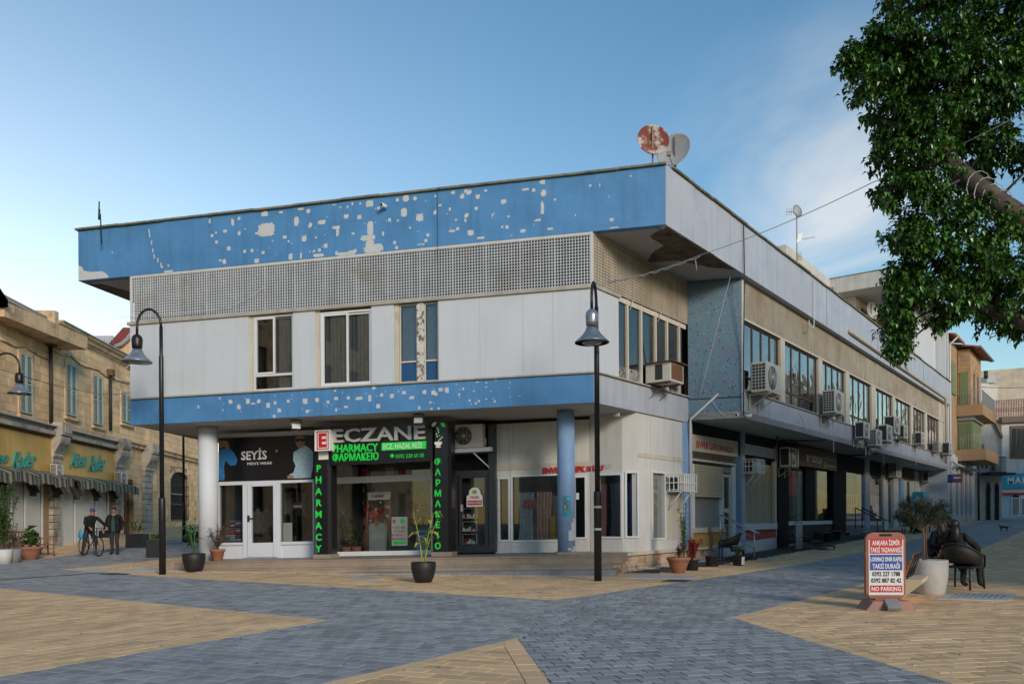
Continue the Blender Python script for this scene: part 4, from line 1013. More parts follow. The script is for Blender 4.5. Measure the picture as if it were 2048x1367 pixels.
# cover strips on the panel joints
m=MB(); fbox(m,FG,1022,848,1024,956,nE+.001,nE+.02); m.build('joint_strip','white_frame',bld)
m=MB(); fbox(m,FG,990,930,1180,932.5,nE+.001,nE+.02); m.build('joint_strip','cream_wall',bld)
# interior of the corner shop
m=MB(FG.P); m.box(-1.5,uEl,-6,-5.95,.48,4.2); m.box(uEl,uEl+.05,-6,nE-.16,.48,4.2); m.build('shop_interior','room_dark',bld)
# broken lettering on the fascia
es=thing('fascia_lettering','faded red ENVER LEFKONUKLU letters above the drapery shop window','sign lettering',px3(1145,945,nE+.02))
letters('ENVE',1085,1118,946.5,935,es,'lettering','sign_red',FG,nE+.02,.012,.012)
letters('R L',1119,1147,946,934,es,'lettering','sign_red',FG,nE+.02,.012,.012)
letters('EFK',1149,1171.5,943,932,es,'lettering','sign_red',FG,nE+.02,.012,.012)
letters('ON',1173,1182,942,931,es,'lettering','sign_red',FG,nE+.02,.012,.008)
letters('U U',1186,1206,941,929.5,es,'lettering','sign_red',FE1,.02,.012,.008)
letters('KLU',1207,1222,937,927,es,'faded_lettering','sill_marble',FE1,.004,.001,.003)
# ---- right face of the corner block, ground floor
uE=2.30
g1=fr(FS,1304,944,1329,1075,-.06); g2_=fr(FS,1333,985,1366,1076,-.06)
wall_open(FS,uE,uS1+.4,.48,4.30,[g1],-.2,-.06,'side_wall','shop_white')
MB(FS.P).box(g1[0],g1[1],-.15,-.14,g1[2],g1[3]).build('shop_window_glass','shop_glass',bld)
MB(FS.P).box(g1[0],g1[1],-.19,-.17,g1[2],g1[3]).build('mesh_curtain','blind_fabric',bld)
m=MB(FS.P); frame_rect(m,FS,g1[0]-.04,g1[1]+.04,g1[2]-.04,g1[3]+.04,-.059,-.03,.05); m.build('window_frame','white_frame',bld)
m=MB(FS.P)
nn_=14
for k in range(nn_): 
    a=g2_[0]+(g2_[1]-g2_[0])*k/nn_; m.box(a,a+(g2_[1]-g2_[0])/nn_*.55,-.059,-.035,g2_[2],g2_[3])
m.build('corrugated_panel','cream_post',bld)
m=MB(); fbox(m,FS,1277,913,1367,915.5,-.059,-.045); m.build('joint_strip','cream_wall',bld)
for px in (1302,): m=MB(); fbox(m,FS,px-1,826,px+1,1100,-.059,-.045); m.build('joint_strip','cream_wall',bld)
# plinth below with its stained ledge
pe=FG.P(uR,0.0,0); 
m=MB(FS.P); m.box(.55,uS1+1.6,-1.6,-.02,-.2,.478); m.build('plinth','stained_plinth',bld)
m=MB(FS.P); m.box(.50,uS1+1.5,-.02,.06,.40,.482); m.build('plinth_ledge','cream_wall',bld)
R=random.Random(4); u=1.6
while u<uS1+1.0:
    for z_ in (.02,.10): MB(FS.P).box(u+.003,u+.297,-.02,.055 if z_<.05 else .03,z_,z_+.072).build('plinth_tile','stained_plinth',bld)
    u+=.30
# pebbles along the foot
mat('pebbles',(.42,.41,.39),.9,.35,30,.5,60,attr=.5)
m=MB(); R=random.Random(12)
def pebble(m,x,y,z,r):
    a=R.uniform(0,PI); T=Matrix.Rotation(a,3,'Z'); q=[(1,0,0),(0,1,0),(-1,0,0),(0,-1,0),(0,0,.7),(0,0,-.4)]
    vs=[]
    for v in q: w_=T@Vector((v[0]*r*R.uniform(.8,1.3),v[1]*r*R.uniform(.6,1),v[2]*r)); vs.append((x+w_.x,y+w_.y,z+w_.z))
    m.add(vs,[(0,1,4),(1,2,4),(2,3,4),(3,0,4),(1,0,5),(2,1,5),(3,2,5),(0,3,5)],0,R.random())
for _ in range(5000):
    if R.random()<.45: u=R.uniform(-.3,12.5); n=.8+abs(R.gauss(0,.09)); p=FG.P(u,n,0)
    elif R.random()<.7: u=R.uniform(.2,8); n=.10+abs(R.gauss(0,.13)); p=FS.P(u,n,0)
    else: u=R.uniform(11.0,13.8); n=R.uniform(-.6,.9); p=FG.P(u,n,0)
    pebble(m,p[0],p[1],gz(p[0],p[1])+.016,R.uniform(.010,.022))
m.build('gravel','pebbles',kind='stuff')
# ================================================================ ground floor along the street
nB_=-1.6
mat('red_panel',(.42,.07,.045),.8,.12,2,.2,40,streak=.4)
mat('yellow_panel',(.50,.30,.07),.8,.12,2,.2,40,streak=.4)
mat('shutter_beige',(.50,.42,.28),.6,.06,2,.05,30,streak=.3)
mat('grille_metal',(.22,.18,.12),.7,.2,6)
mat('grille_tan',(.42,.33,.20),.7,.15,4)
mat('green_pane',(.26,.34,.29),.95,.08,1,spec=.1)
mat('red_poster',(.50,.05,.04),.5,.05,2)
mat('poster_pink',(.46,.40,.36),.7,.06,3)
mat('card_box',(.22,.15,.08),.9,.12,4)
mat('grey_render',(.24,.235,.23),.9,.12,2,.3,40)
mat('dark_slat',(.075,.07,.065),.7,.15,4)
mat('ac_body',(.60,.57,.50),.55,.06,5,.05,30,streak=.25)
mat('ac_dark',(.025,.025,.027),.6,.1)
mat('pillar_side',(.40,.42,.46),.6,.1,1.5,.2,100,streak=.4,stain=(2,.5,.8,(.42,.34,.24)))
GP=lambda u,n,z: (lambda p:(p[0],p[1],gz(p[0],p[1])+z))(FB.P(u,n,0))
# continuous wall behind everything
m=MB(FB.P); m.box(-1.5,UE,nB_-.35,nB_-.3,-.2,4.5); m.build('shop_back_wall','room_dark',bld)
def bpx(name,x0,y0,x1,y1,mt_,n0=nB_-.2,n1=nB_,par=None): return fpx(name,FB,x0,y0,x1,y1,n0,n1,mt_,par or bld)
def BZ4(x,y): return (1340+x*.2927,780+y*.2927)
def b4(name,x0,y0,x1,y1,mt_,n0=nB_-.2,n1=nB_,par=None):
    a=BZ4(x0,y0); b=BZ4(x1,y1); return bpx(name,a[0],a[1],b[0],b[1],mt_,n0,n1,par)
def b5(name,x0,y0,x1,y1,mt_,n0=nB_-.2,n1=nB_,par=None):
    a=(1600+x0*.19023,840+y0*.19023); b=(1600+x1*.19023,840+y1*.19023); return bpx(name,a[0],a[1],b[0],b[1],mt_,n0,n1,par)
# upper fascia strip and beams under the soffit
bU=lambda x,y=900,n=nB_: FB.uz(x,y,n)[0]
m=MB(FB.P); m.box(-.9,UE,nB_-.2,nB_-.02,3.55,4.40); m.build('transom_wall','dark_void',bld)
# corner pilaster and pillars
def pillar(x0,x1,xs,name='pillar',mt2='pillar_side',top=4.40):
    """x0..xs: flank facing the square, xs..x1: face towards the street"""
    ua,ub=bU(xs),bU(x1); nn0=nB_-.28
    MB(FB.P).box(ua,ub,nn0,nB_+.03,-.1,top).build(name,['column_mosaic'],bld)
m=MB(FS.P); m.box(uS1-.32,uS1+.18,-.30,-.02,.47,4.30); m.build('corner_pilaster','column_mosaic',bld)
for x0,xs,x1 in ((1472,1481,1488),(1727,1728.5,1737.5),(1798,1799.5,1806)): pillar(x0,x1,xs)
MB(FB.P).box(bU(1481)+.02,bU(1488)+.0,nB_+.031,nB_+.045,-.1,4.38).build('pillar_face','pillar_side',bld)
MB(FB.P).box(bU(1728.5)+.0,bU(1737.5)+.0,nB_+.031,nB_+.045,-.1,4.38).build('pillar_face','pillar_side',bld)
# base course following the street
def basestrip(x0,x1,h,mt_,name,n1=nB_+.02,zt=None):
    ua,ub=bU(x0),bU(x1); m=MB(); k=max(1,int((ub-ua)/1.0))
    for i in range(k):
        a=ua+(ub-ua)*i/k; b=ua+(ub-ua)*(i+1)/k
        zt_=zt if zt else None
        lo=[(a,n1-.25),(b,n1-.25),(b,n1),(a,n1)]
        g=[FB.P(u,n,0) for u,n in lo]
        bot=[(p[0],p[1],gz(p[0],p[1])-.1) for p in g]; top=[(p[0],p[1],(gz(p[0],p[1])+h) if not zt else FB.P(0,0,zt)[2]+(0)) for p in g]
        m.add(bot+top,[(0,1,2,3),(7,6,5,4),(0,4,5,1),(1,5,6,2),(2,6,7,3),(3,7,4,0)])
    return m.build(name,mt_,bld)
# -- shop 1: cream sign, folded grate, roller shutter, door
cs=thing('shop_sign','cream board with red ENVER LEFKONUKLU lettering above the beige roller shutter','sign',FB.P(bU(1430),nB_,3.4))
q=[FB.uz(*BZ4(x,y),nB_+.06) for x,y in ((148,298),(465,350),(465,456),(148,412))]
m=MB(FB.P); m.prism(q,nB_,nB_+.06); m.build('board','cream_wall',cs)
letters('ENVER LEFKONUKLU',1392.5,1465.5,893.5,880.5,cs,'lettering','sign_red',FB,nB_+.062,.004,.006)
gt=MB(FB.P); a=FB.uz(*BZ4(150,415),nB_+.03); b=FB.uz(*BZ4(450,500),nB_+.03); zt_=a[1]; zb=FB.uz(*BZ4(150,462),nB_+.03)[1]; u=a[0]; k=0
while u<b[0]:
    gt.tube([(u,nB_+.03,zb),(u+.12,nB_+.03,zt_)],.008,4); gt.tube([(u+.12,nB_+.03,zb),(u,nB_+.03,zt_)],.008,4); u+=.12
gt.build('folded_grate','grille_metal',bld)
b4('shutter_housing',150,462,450,515,'cream_wall',nB_-.1,nB_+.10)
rs=thing('roller_shutter','beige roller shutter half lowered over a dark shop window beside the white drain pipe','shutter',FB.P(bU(1420),nB_,2))
a=FB.uz(*BZ4(180,498),nB_+.05); b=FB.uz(*BZ4(365,722),nB_+.05); z=a[1]-.02; bb=FB.uz(*BZ4(180,712),nB_+.05)[1]
while z>bb: 
    MB(FB.P).box(a[0],b[0],nB_,nB_+.035,z-.062,z-.006).build('slat','shutter_beige',rs); z-=.068
m=MB(FB.P); m.box(a[0]-.02,b[0]+.02,nB_-.01,nB_+.05,bb-.06,bb); m.build('bottom_rail','shutter_beige',rs)
b4('window_board',145,725,372,945,'white_frame',nB_-.2,nB_-.12)
b4('shop_window_glass',172,728,355,940,'street_shop_glass',nB_-.1,nB_-.09)
b4('mesh_curtain',172,728,355,940,'blind_fabric',nB_-.115,nB_-.112)
b4('window_post',355,560,362,1085,'white_frame',nB_-.15,nB_+.01)
b4('window_post',150,500,172,945,'white_frame',nB_-.15,nB_+.01)
b4('window_sill',148,940,382,965,'cream_wall',nB_-.15,nB_+.06)
b4('dado_panel',148,966,382,1100,'yellow_panel',nB_-.15,nB_+.0)
dr=MB(FB.P); a=FB.uz(*BZ4(364,570),nB_); b=FB.uz(*BZ4(420,1035),nB_); zb_=b[1]-.05; frame_rect(dr,FB,a[0],b[0],zb_,a[1],nB_-.08,nB_-.02,.10); dr.box(a[0]+.1,b[0]-.1,nB_-.07,nB_-.03,zb_+1.05,zb_+1.2); d1=dr.build('door','cream_wall',bld)
MB(FB.P).box(a[0]+.1,b[0]-.1,nB_-.055,nB_-.05,zb_+.1,a[1]-.1).build('door_glass','street_shop_glass',d1)
MB(FB.P).box(a[0]+.04,a[0]+.09,nB_-.02,nB_+.05,zb_+1.05,zb_+1.09).build('handle','steel',d1)
b4('transom_panel',364,500,450,570,'grey_render',nB_-.1,nB_-.04)
b4('wall_panel',422,515,452,1035,'shop_white',nB_-.1,nB_-.01)
basestrip(1379,1486,.42,'shop_white','base_course')
# -- shop 2: diamond grille and red dado
b4('beam_panel',507,362,728,470,'shop_white',nB_-.15,nB_+.03)
b4('curtain',512,490,725,915,'cream_wall',nB_-.26,nB_-.22)
m=MB(FB.P); a=FB.uz(*BZ4(512,485),nB_); b=FB.uz(*BZ4(725,912),nB_); zb_=FB.uz(*BZ4(512,910),nB_)[1]; H_=a[1]-zb_; W_=b[0]-a[0]; p=.13
k=-int(H_/p/1.6)
u=a[0]-H_*.6
while u<b[0]:
    for s_ in (1,-1):
        x0,x1=(u,u+H_*.6) if s_>0 else (u+H_*.6,u); t0,t1=0,1
        for lim in (a[0],b[0]):
            pass
        def at(t): return (x0+(x1-x0)*t,nB_-.05,zb_+H_*t)
        ts=[t/24 for t in range(25) if a[0]-.001<=x0+(x1-x0)*t/24<=b[0]+.001]
        if len(ts)>1: m.tube([at(ts[0]),at(ts[-1])],.008,4)
    u+=p
n_=5
for i in range(n_+1): m.box(a[0]+W_*i/n_-.012,a[0]+W_*i/n_+.012,nB_-.06,nB_-.03,zb_,a[1])
m.build('diamond_grille','grille_tan',bld)
b4('window_sill',508,912,735,946,'shop_white',nB_-.15,nB_+.08)
b4('dado_panel',508,946,733,1042,'red_panel',nB_-.15,nB_+.0)
basestrip(1488,1556,.42,'shop_white','base_course')
b4('window_jamb',723,380,738,1000,'cream_post',nB_-.15,nB_+.02)
# -- black shop
b4('black_post',738,400,812,1110,'black_panel',nB_-.3,nB_+.08)
a=BZ4(812,1100)
b4('red_poster',812,545,870,720,'red_poster',nB_-.15,nB_-.1)
b4('poster',814,722,870,900,'print_dark',nB_-.15,nB_-.1)
b4('shop_window_glass',812,545,930,905,'street_shop_glass',nB_-.05,nB_-.045)
b4('green_curtain',872,535,928,905,'green_pane',nB_-.18,nB_-.14)
b4('black_post',928,520,992,915,'black_panel',nB_-.2,nB_+.02)
b4('green_curtain',1020,550,1115,895,'green_pane',nB_-.9,nB_-.85)
b4('shop_window_glass',994,545,1116,895,'street_shop_glass',nB_-.05,nB_-.045)
for (x0,y0,x1,y1) in ((998,680,1058,765),(1004,768,1062,825),(1000,828,1048,885)):
    o=b4('cardboard_box',x0,y0,x1,y1,'card_box',nB_-.6,nB_-.2); o.parent=None
    del CH[bld.name][-1]; o.matrix_world=WM[bld.name]; tag(o,{680:'topmost brown box in the stack behind the greenish shop glass',768:'middle brown box in the stack behind the greenish shop glass',828:'lowest brown box in the stack behind the greenish shop glass'}[y0],'box')
b4('black_post',1116,470,1203,960,'black_panel',nB_-.3,nB_+.10)
b4('window_ledge',812,895,1120,912,'shop_white',nB_-.15,nB_+.04)
bg_=thing('shop_sign','dark brown sign board with pale BY GOLDA lettering','sign',FB.P(bU(1640),nB_,3.3))
q=[FB.uz(*BZ4(x,y),nB_+.22) for x,y in ((858,372),(1140,425),(1140,552),(858,508))]
m=MB(FB.P); m.prism(q,nB_+.0,nB_+.22); m.build('board','sign_brown',bg_)
letters('BY GOLDA',1613.5,1644.5,922,908,bg_,'lettering','sign_white',FB,nB_+.225,.004,.008)
letters('KADIN GİYİM ÇANTA AYAKKABI',1645.5,1671.5,917.5,914,bg_,'small_lettering','paper',FB,nB_+.225,.002,.001)
letters('+90 542 888 81 83',1652,1670.5,931.5,927.5,bg_,'small_lettering','paper',FB,nB_+.225,.002,.001)
m=MB(); fbox(m,FB,1648.5,922,1651.5,934.5,nB_+.221,nB_+.226); m.build('gold_mark','leaf_yellow',bg_)
# slatted grey plinth of the black shop
for x0,x1 in ((1577,1690),(1692,1727)):
    ua,ub=bU(x0,1080),bU(x1,1080); k=0
    g0=FB.P((ua+ub)/2,nB_,0); zb_=gz(g0[0],g0[1])
    for i in range(7):
        z0=zb_+.03+i*.085
        m=MB(FB.P); m.box(ua,ub,nB_-.05,nB_+.03,z0,z0+.05); m.build('plinth_slat','dark_slat' if x0<1600 else 'grey_render',bld)
basestrip(1556,1700,.5,'dark_void','base_course',nB_-.05)
basestrip(1700,1900,.35,'grey_render','base_course',nB_+.0)
# -- shop 4 and onwards
b5('shop_window_glass',487,380,672,1062,'street_shop_glass',nB_-.06,nB_-.05)
b5('poster',487,772,640,1030,'poster_pink',nB_-.1,nB_-.07)
b5('poster_figure',600,790,628,1020,'grey_render',nB_-.069,nB_-.066)
for x in (505,525,545,570): b5('poster_figure',x,790+(x%3)*8,x+15,880,'dark_slat',nB_-.069,nB_-.066)
b5('poster_figure',545,925,585,960,'red_panel',nB_-.069,nB_-.066)
b5('window_bar',610,400,672,1062,'grey_render',nB_-.15,nB_-.10)
b5('window_ledge',485,1062,676,1098,'shop_white',nB_-.2,nB_+.03)
b5('dado_panel',485,1098,676,1160,'grey_render',nB_-.2,nB_+.0)
b5('shop_window_glass',724,420,858,1062,'street_shop_glass',nB_-.06,nB_-.05)
b5('poster',748,790,852,1032,'poster_pink',nB_-.1,nB_-.07)
for x in (762,782,805,828): b5('poster_figure',x,800,x+12,880+(x%7)*6,'dark_slat',nB_-.069,nB_-.066)
b5('window_ledge',722,1062,860,1098,'shop_white',nB_-.2,nB_+.03)
b5('pilaster',858,430,930,1150,'grey_render',nB_-.2,nB_+.02)
b5('pilaster',880,620,930,1150,'shop_white',nB_-.0,nB_+.06)
b5('door_leaf',932,620,985,1160,'brown_frame',nB_-.2,nB_-.15)
b5('pilaster',985,480,1040,1160,'shop_white',nB_-.2,nB_+.02)
b5('side_wall',1088,500,1205,1185,'shop_white',nB_-.2,nB_+.0)
b5('door_leaf',1130,640,1155,1180,'brown_frame',nB_+.001,nB_+.03)
b5('old_sign_patch',1095,500,1200,630,'rust_metal',nB_+.01,nB_+.10)
b5('side_wall',1205,530,1480,1190,'shop_white',nB_-.2,nB_-.01)
b5('door_leaf',1300,635,1378,1150,'grey_render',nB_-.005,nB_+.03)
m=MB(FB.P); m.box(bU(1874),UE,nB_-.2,nB_+.6,.2,4.4); m.build('end_wall','shop_white',bld)
m=MB(FB.P); m.box(UE-.05,UE,-9,-.0,.2,8.5); m.build('far_wall','white_wall',bld)
MB(FB.P).box(.05,UE,nB_-.29,nB_+.01,-.3,.3).build('foundation','grey_render',bld)
# ================================================================ air conditioners
def make_ac(label,w_=.80,h=.56,d=.30,grille=True,dark=False,bracket=True):
    """origin at the wall, centre of the underside; x along the wall, -y outwards"""
    t=thing('air_conditioner',label,'air conditioner')
    m=MB(); m.box(-w_/2,w_/2,-.10-d,-.10,0,h); m.build('casing','ac_body',t,local=True,bevel=.015)
    m=MB(); r=h*.40; c=(-w_*.12,-.10-d-.004,h*.5); T=Matrix.Rotation(PI/2,3,'X')
    m.lathe(c,[(r,-.004),(r,.002)],20,tilt=T); f=m.build('fan_opening','ac_dark',t,local=True)
    m=MB()
    for k in range(1,6):
        rr=r*k/5.2
        m.tube([(c[0]+rr*math.cos(a*PI/8),c[1]-.012,c[2]+rr*math.sin(a*PI/8)) for a in range(17)],.005,4,cap=False)
    for k in range(4): a=k*PI/4; m.tube([(c[0]-r*math.cos(a),c[1]-.010,c[2]-r*math.sin(a)),(c[0]+r*math.cos(a),c[1]-.010,c[2]+r*math.sin(a))],.005,4)
    m.lathe((c[0],c[1]-.01,c[2]),[(.05,-.01),(.05,.01)],10,tilt=T); m.build('fan_guard','ac_body',f,local=True)
    m=MB(); m.box(-w_/2-.006,-w_/2-.002,-.10-d*.9,-.10-d*.1,h*.08,h*.92); s_=m.build('side_vent','ac_dark',t,local=True)
    if grille:
        m=MB()
        for k in range(1,8): z=h*(.08+.84*k/8); m.box(-w_/2-.012,-w_/2-.007,-.10-d*.9,-.10-d*.1,z-.006,z+.006)
        for k in range(1,4): y=-.10-d*(.1+.8*k/4); m.box(-w_/2-.012,-w_/2-.007,y-.005,y+.005,h*.08,h*.92)
        m.build('vent_grid','ac_body',s_,local=True)
    m=MB(); m.box(w_/2+.001,w_/2+.04,-.10-d*.6,-.10-d*.2,h*.1,h*.4); m.build('valve_cover','ac_body',t,local=True)
    if bracket:
        for x in (-w_*.3,w_*.3):
            m=MB(); m.box(x-.015,x+.015,-.12-d,0,-.035,-.002); m.box(x-.015,x+.015,-.03,0,-.30,-.036); m.tube([(x,-.02,-.28),(x,-.08-d,-.03)],.010,4); m.build('bracket','pipe_cream',t,local=True)
    return t
ac0=make_ac('cream air conditioner on brackets at the first window of the street front, nearest the tiled wall')
ac1=make_ac('x',grille=False); 
ang=lambda F: math.atan2(F.d[1],F.d[0])
def place_ac(src,F,px,pyb,h_px,n,label,first=False,rz=None,group='air conditioners on the street front'):
    """px,pyb: bottom middle of the unit in the photograph"""
    u,z=F.uz(px,pyb,n+.2); P=F.P(u,n,z); sc_=1.0
    if h_px: sc_=h_px*P[1]/F_/.56
    r=(ang(F) if rz is None else rz)
    if first:
        src.location=P; src.rotation_euler=(0,0,r); src.scale=(sc_,)*3; src['label']=label; src['group']=group; return src
    return copy_tree(src,P,r,label,sc_,group)
AC=[ # px, bottom py, height px, label, kind, n
 (1520,789,58,'large cream air conditioner at the first street window by the tiled wall',0,.03),
 (1657,829,45,'cream air conditioner before the pier between the second and third street windows',0,.03),
 (1720,877,32,'small cream air conditioner on the band left of the close trio',1,.03),
 (1744,892,32,'cream air conditioner with white side grid, lowest of the close trio',0,.03),
 (1764,884,33,'tan air conditioner with a black side directly beside the low gridded one',1,.03),
 (1777,869,35,'tall cream air conditioner above the close pair before the fifth window',1,.03),
 (1801,877,26,'square tan air conditioner with black side on a shelf under the sixth window',1,.03),
 (1836,889,24,'square tan air conditioner with black side on a shelf under the seventh window',1,.03),
 (1872,903,20,'small air conditioner with gridded side by the end of the window row',0,.03),
 (1890,909,24,'black sided air conditioner at the far end of the street front beside the downpipe',1,.03)]
used={0:False,1:False}
for px,py,h,lab,kd,n in AC:
    src=ac0 if kd==0 else ac1; u0=u_=None
    place_ac(src,FB,px,py,h,n,lab,first=not used[kd]); used[kd]=True
# units under the soffit and elsewhere
o=place_ac(ac1,FB,1572,934,38,nB_+.05,'air conditioner under the soffit beside the black post in a rusty frame')
o=place_ac(ac0,FB,1784,954,28,nB_+.05,'air conditioner with gridded side under the soffit beside the far doorway')
o=place_ac(ac1,FB,1851,963,20,nB_+.1,'small dark air conditioner under the soffit near the wall cables')
# front unit above the side door
u,z=FG.uz(940,896,nD); t=make_ac('dirty white air conditioner over the dark glazed door right of the Greek lettered pillar',.92,.66,.32,bracket=False); t.location=FG.P(u,nD-.12,z); t.rotation_euler=(0,0,math.atan2(-dA[1],-dA[0]))
# window unit on the right face of the corner block
wt=thing('window_air_conditioner','boxy rusty window air conditioner under a metal lid on the corner block side','air conditioner')
m=MB(); m.box(-.42,.42,-.75,0,0,.52); m.build('casing','ac_body',wt,local=True,bevel=.01)
m=MB(); m.box(-.5,.5,-.86,.0,.525,.545); m.build('lid','rust_metal',wt,local=True)
m=MB(); m.box(-.35,.35,-.762,-.751,.06,.47); m.build('front_vent','rust_metal',wt,local=True)
m=MB(); m.box(-.428,-.421,-.52,-.30,.06,.48); m.build('side_vent','ac_dark',wt,local=True)
for x in (-.3,.3):
    m=MB(); m.box(x-.02,x+.02,-.02,.02,-.48,0); m.box(x-.02,x+.02,-.7,0,-.04,-.002); m.tube([(x,0,-.45),(x,-.6,-.04)],.012,4); m.build('bracket','rust_metal',wt,local=True)
u,z=FS.uz(1331,767,.35); wt.location=FS.P(u,-.05,z); wt.rotation_euler=(0,0,ang(FS)); 
# caged units
def cage(px,pyb,F,n,w_,h,d,label):
    u,z=F.uz(px,pyb,n+d/2); t=thing('caged_air_conditioner',label,'air conditioner',F.P(u,n,z),ang(F))
    m=MB(); m.box(-w_/2+.06,w_/2-.06,-d+.12,-.02,.04,h-.06); m.build('casing','ac_body',t,local=True)
    m=MB(); m.box(-w_/2+.05,-w_/2+.058,-d+.16,-.06,.08,h-.1); m.build('side_vent','ac_dark',t,local=True)
    m=MB()
    for z_ in (0,h*.5,h):
        for a,b in (((-w_/2,-d),(w_/2,-d)),((-w_/2,-d),(-w_/2,0)),((w_/2,-d),(w_/2,0))): m.tube([(a[0],a[1],z_),(b[0],b[1],z_)],.016,4)
    k=7
    for i in range(k+1): x=-w_/2+w_*i/k; m.tube([(x,-d,0),(x,-d,h)],.012,4)
    for i in range(1,5): y=-d*i/4; m.tube([(-w_/2,y,0),(-w_/2,y,h)],.012,4)
    m.build('bars','white_frame',t,local=True)
    for x in (-w_*.35,w_*.35):
        m=MB(); m.tube([(x,-d*.8,0),(x,0,-.55)],.018,5); m.build('brace','white_frame',t,local=True)
    return t
cage(1362,983,FS,-.05,.95,.50,.55,'air conditioner inside a white barred cage beside the corner drain pipe')
cage(1507,947,FB,nB_+.02,.85,.50,.5,'air conditioner inside a rusty white cage beside the diamond grille')
# rusty hanging frame of the soffit unit and pole brackets
m=MB()
for px in (1554,1582,1594): u,z=FB.uz(px,880,nB_+.6); m.box(0,0,0,0,0,0) if False else None; P0=FB.P(u,nB_+.6,4.36); P1=FB.P(u,nB_+.6,2.9); m.tube([P0,P1],.022,4,world=True)
o=m.build('pipe_hanger','rust_metal'); tag(o,'rusty steel hanger holding the air conditioner next to the black post','hanger')
for k,(x0,y0,x1,y1,lab) in enumerate(((1545,882,1648,880,'black rusty pole jutting from under the soffit above the brown sign'),(1690,912,1754,903,'black pole jutting from under the soffit beyond the brown sign'))):
    a=FB.uz(x0,y0,nB_+.1); b=FB.uz(x1,y1,.15); m=MB(); m.tube([FB.P(a[0],nB_+.1,4.28),FB.P(b[0],.18,4.24)],.035,6,world=True); o=m.build('awning_arm','black_metal'); tag(o,lab,'awning arm')
# drain pipes
def pipe(pts,r,mt_,label,cat='pipe',name='drain_pipe',seg=8):
    m=MB(); m.tube(pts,r,seg,world=True); o=m.build(name,mt_); tag(o,label,cat); return o
p1=FW.P(FW.uz(1437,787,.06)[0],.06,FW.uz(1437,787,.06)[1]); uu,zz_=FW.uz(1381,838,.06)
pipe([p1,FW.P(uu,.08,zz_),FW.P(uu,.08,zz_-.1),FS.P(uS1+.05,.03,3.6),FS.P(uS1+.05,.03,.6)],.035,'pipe_white','white drain pipe slanting off the tiled wall and down the corner pilaster')
def fbpt(px,py,n): u,z=FB.uz(px,py,n); return FB.P(u,n,z)
pipe([fbpt(1483+4,440,.26),fbpt(1489,560,.26),fbpt(1487,700,.10),fbpt(1487,830,.08)],.018,'cable_dark','thin dark pipe running down the edge of the tiled wall','pipe')
pipe([fbpt(1699,662,.26),fbpt(1706,668,.26),fbpt(1775,716,.26),fbpt(1835,757,.26),fbpt(1890,795,.24),fbpt(1892,820,.2),fbpt(1892,926,.12)],.075,'pipe_cream','thick cream pipe along the street parapet and down the far corner')
pipe([fbpt(1628,562,.27),fbpt(1628,650,.27),fbpt(1626,656,.27),fbpt(1619,655,.27),fbpt(1618,640,.27)],.02,'pipe_white','thin hooked pipe hanging from the street parapet')
for i,px in enumerate((1653.5,1755,1769,1846)): 
    m=MB(); u,_=FB.uz(px,600,.205); m.box(0,0,0,0,0,0) if False else None; m.P=FB.P; m.box(u-.012,u+.012,.201,.206,8.6,10.0); m.build('parapet_joint','cable_dark',bld)
# ================================================================ stone terrace on the left
mat('sandstone',(.78,.54,.30),.9,.16,1.1,.35,50,attr=.16,streak=.30,stain=(.7,.58,.85,(.20,.15,.10)))
mat('sandstone_joint',(.36,.25,.15),.95,.2,3,.3,50)
mat('sandstone_trim',(.68,.48,.28),.9,.15,2,.35,50,streak=.5,stain=(1.5,.5,.75,(.13,.11,.085)))
mat('grey_stone',(.46,.42,.35),.9,.18,2.5,.45,50,streak=.5,stain=(1.6,.5,.75,(.10,.09,.08)))
mat('shutter_teal',(.42,.52,.47),.7,.08,3,.1,40)
mat('yellow_sign',(.68,.42,.11),.6,.08,1,.05,30,streak=.30,stain=(2,.6,.9,(.22,.13,.05)))
mat('teal_letter',(.06,.33,.27),.6,.1,8)
mat('white_shutter',(.72,.72,.70),.6,.04,2,.05,30,streak=.15)
mat('brown_door',(.16,.045,.022),.5,.12,4,.1,30)
mat('awning_light',(.22,.22,.165),.9,.12,3,.2,60)
mat('awning_dark',(.055,.057,.05),.9,.12,3,.2,60)
mat('roof_tile',(.36,.145,.085),.9,.22,2.5,.3,40,stain=(2,.5,.75,(.16,.08,.055)))
mat('roof_tile_sunlit',(.58,.36,.25),.9,.22,2.5,.3,40,stain=(2,.5,.75,(.30,.18,.13)),attr=.2)  # lighter copy of roof_tile with warm sunlight put into the colour
mat('red_roof',(.20,.050,.038),.85,.15,1.5,.2,30)
mat('zinc',(.34,.36,.38),.5,.12,2,.1,20)
mat('light_render',(.58,.55,.50),.9,.08,.8,.3,30,streak=.5,stain=(.6,.55,.8,(.36,.34,.31)))
mat('cream_render',(.60,.54,.44),.9,.08,.8,.3,30,streak=.3,stain=(.5,.5,.8,(.42,.37,.30)))  # warm cream render of the unseen town houses
mat('green_shutter',(.19,.23,.11),.7,.08,3,.1,40)
mat('orange_stone',(.46,.30,.17),.9,.14,1.5,.35,40,attr=.12,streak=.3)
mat('orange_render',(.42,.26,.14),.9,.1,1.2,.2,40,streak=.3)
mat('iron',(.03,.028,.026),.6,.2,5)
mat('market_blue',(.012,.30,.44),.5,.04,3)
mat('pale_blue_wall',(.42,.52,.56),.8,.08,1,.2,30,streak=.3)
mat('weathered_wall',(.47,.41,.32),.95,.18,.6,.4,20,streak=.4,stain=(.35,.5,.62,(.30,.28,.25)))
ter=thing('stone_terrace','long sandstone terrace with teal louvred shutters over shuttered shops on the left','building',FL.P(14,0,.4))
def L3(x,y,o=(0,560),s=1/4.557): return (o[0]+x*s,o[1]+y*s)
def lrect(x0,y0,x1,y1,n=0.): return fr(FL,x0,y0,x1,y1,n)
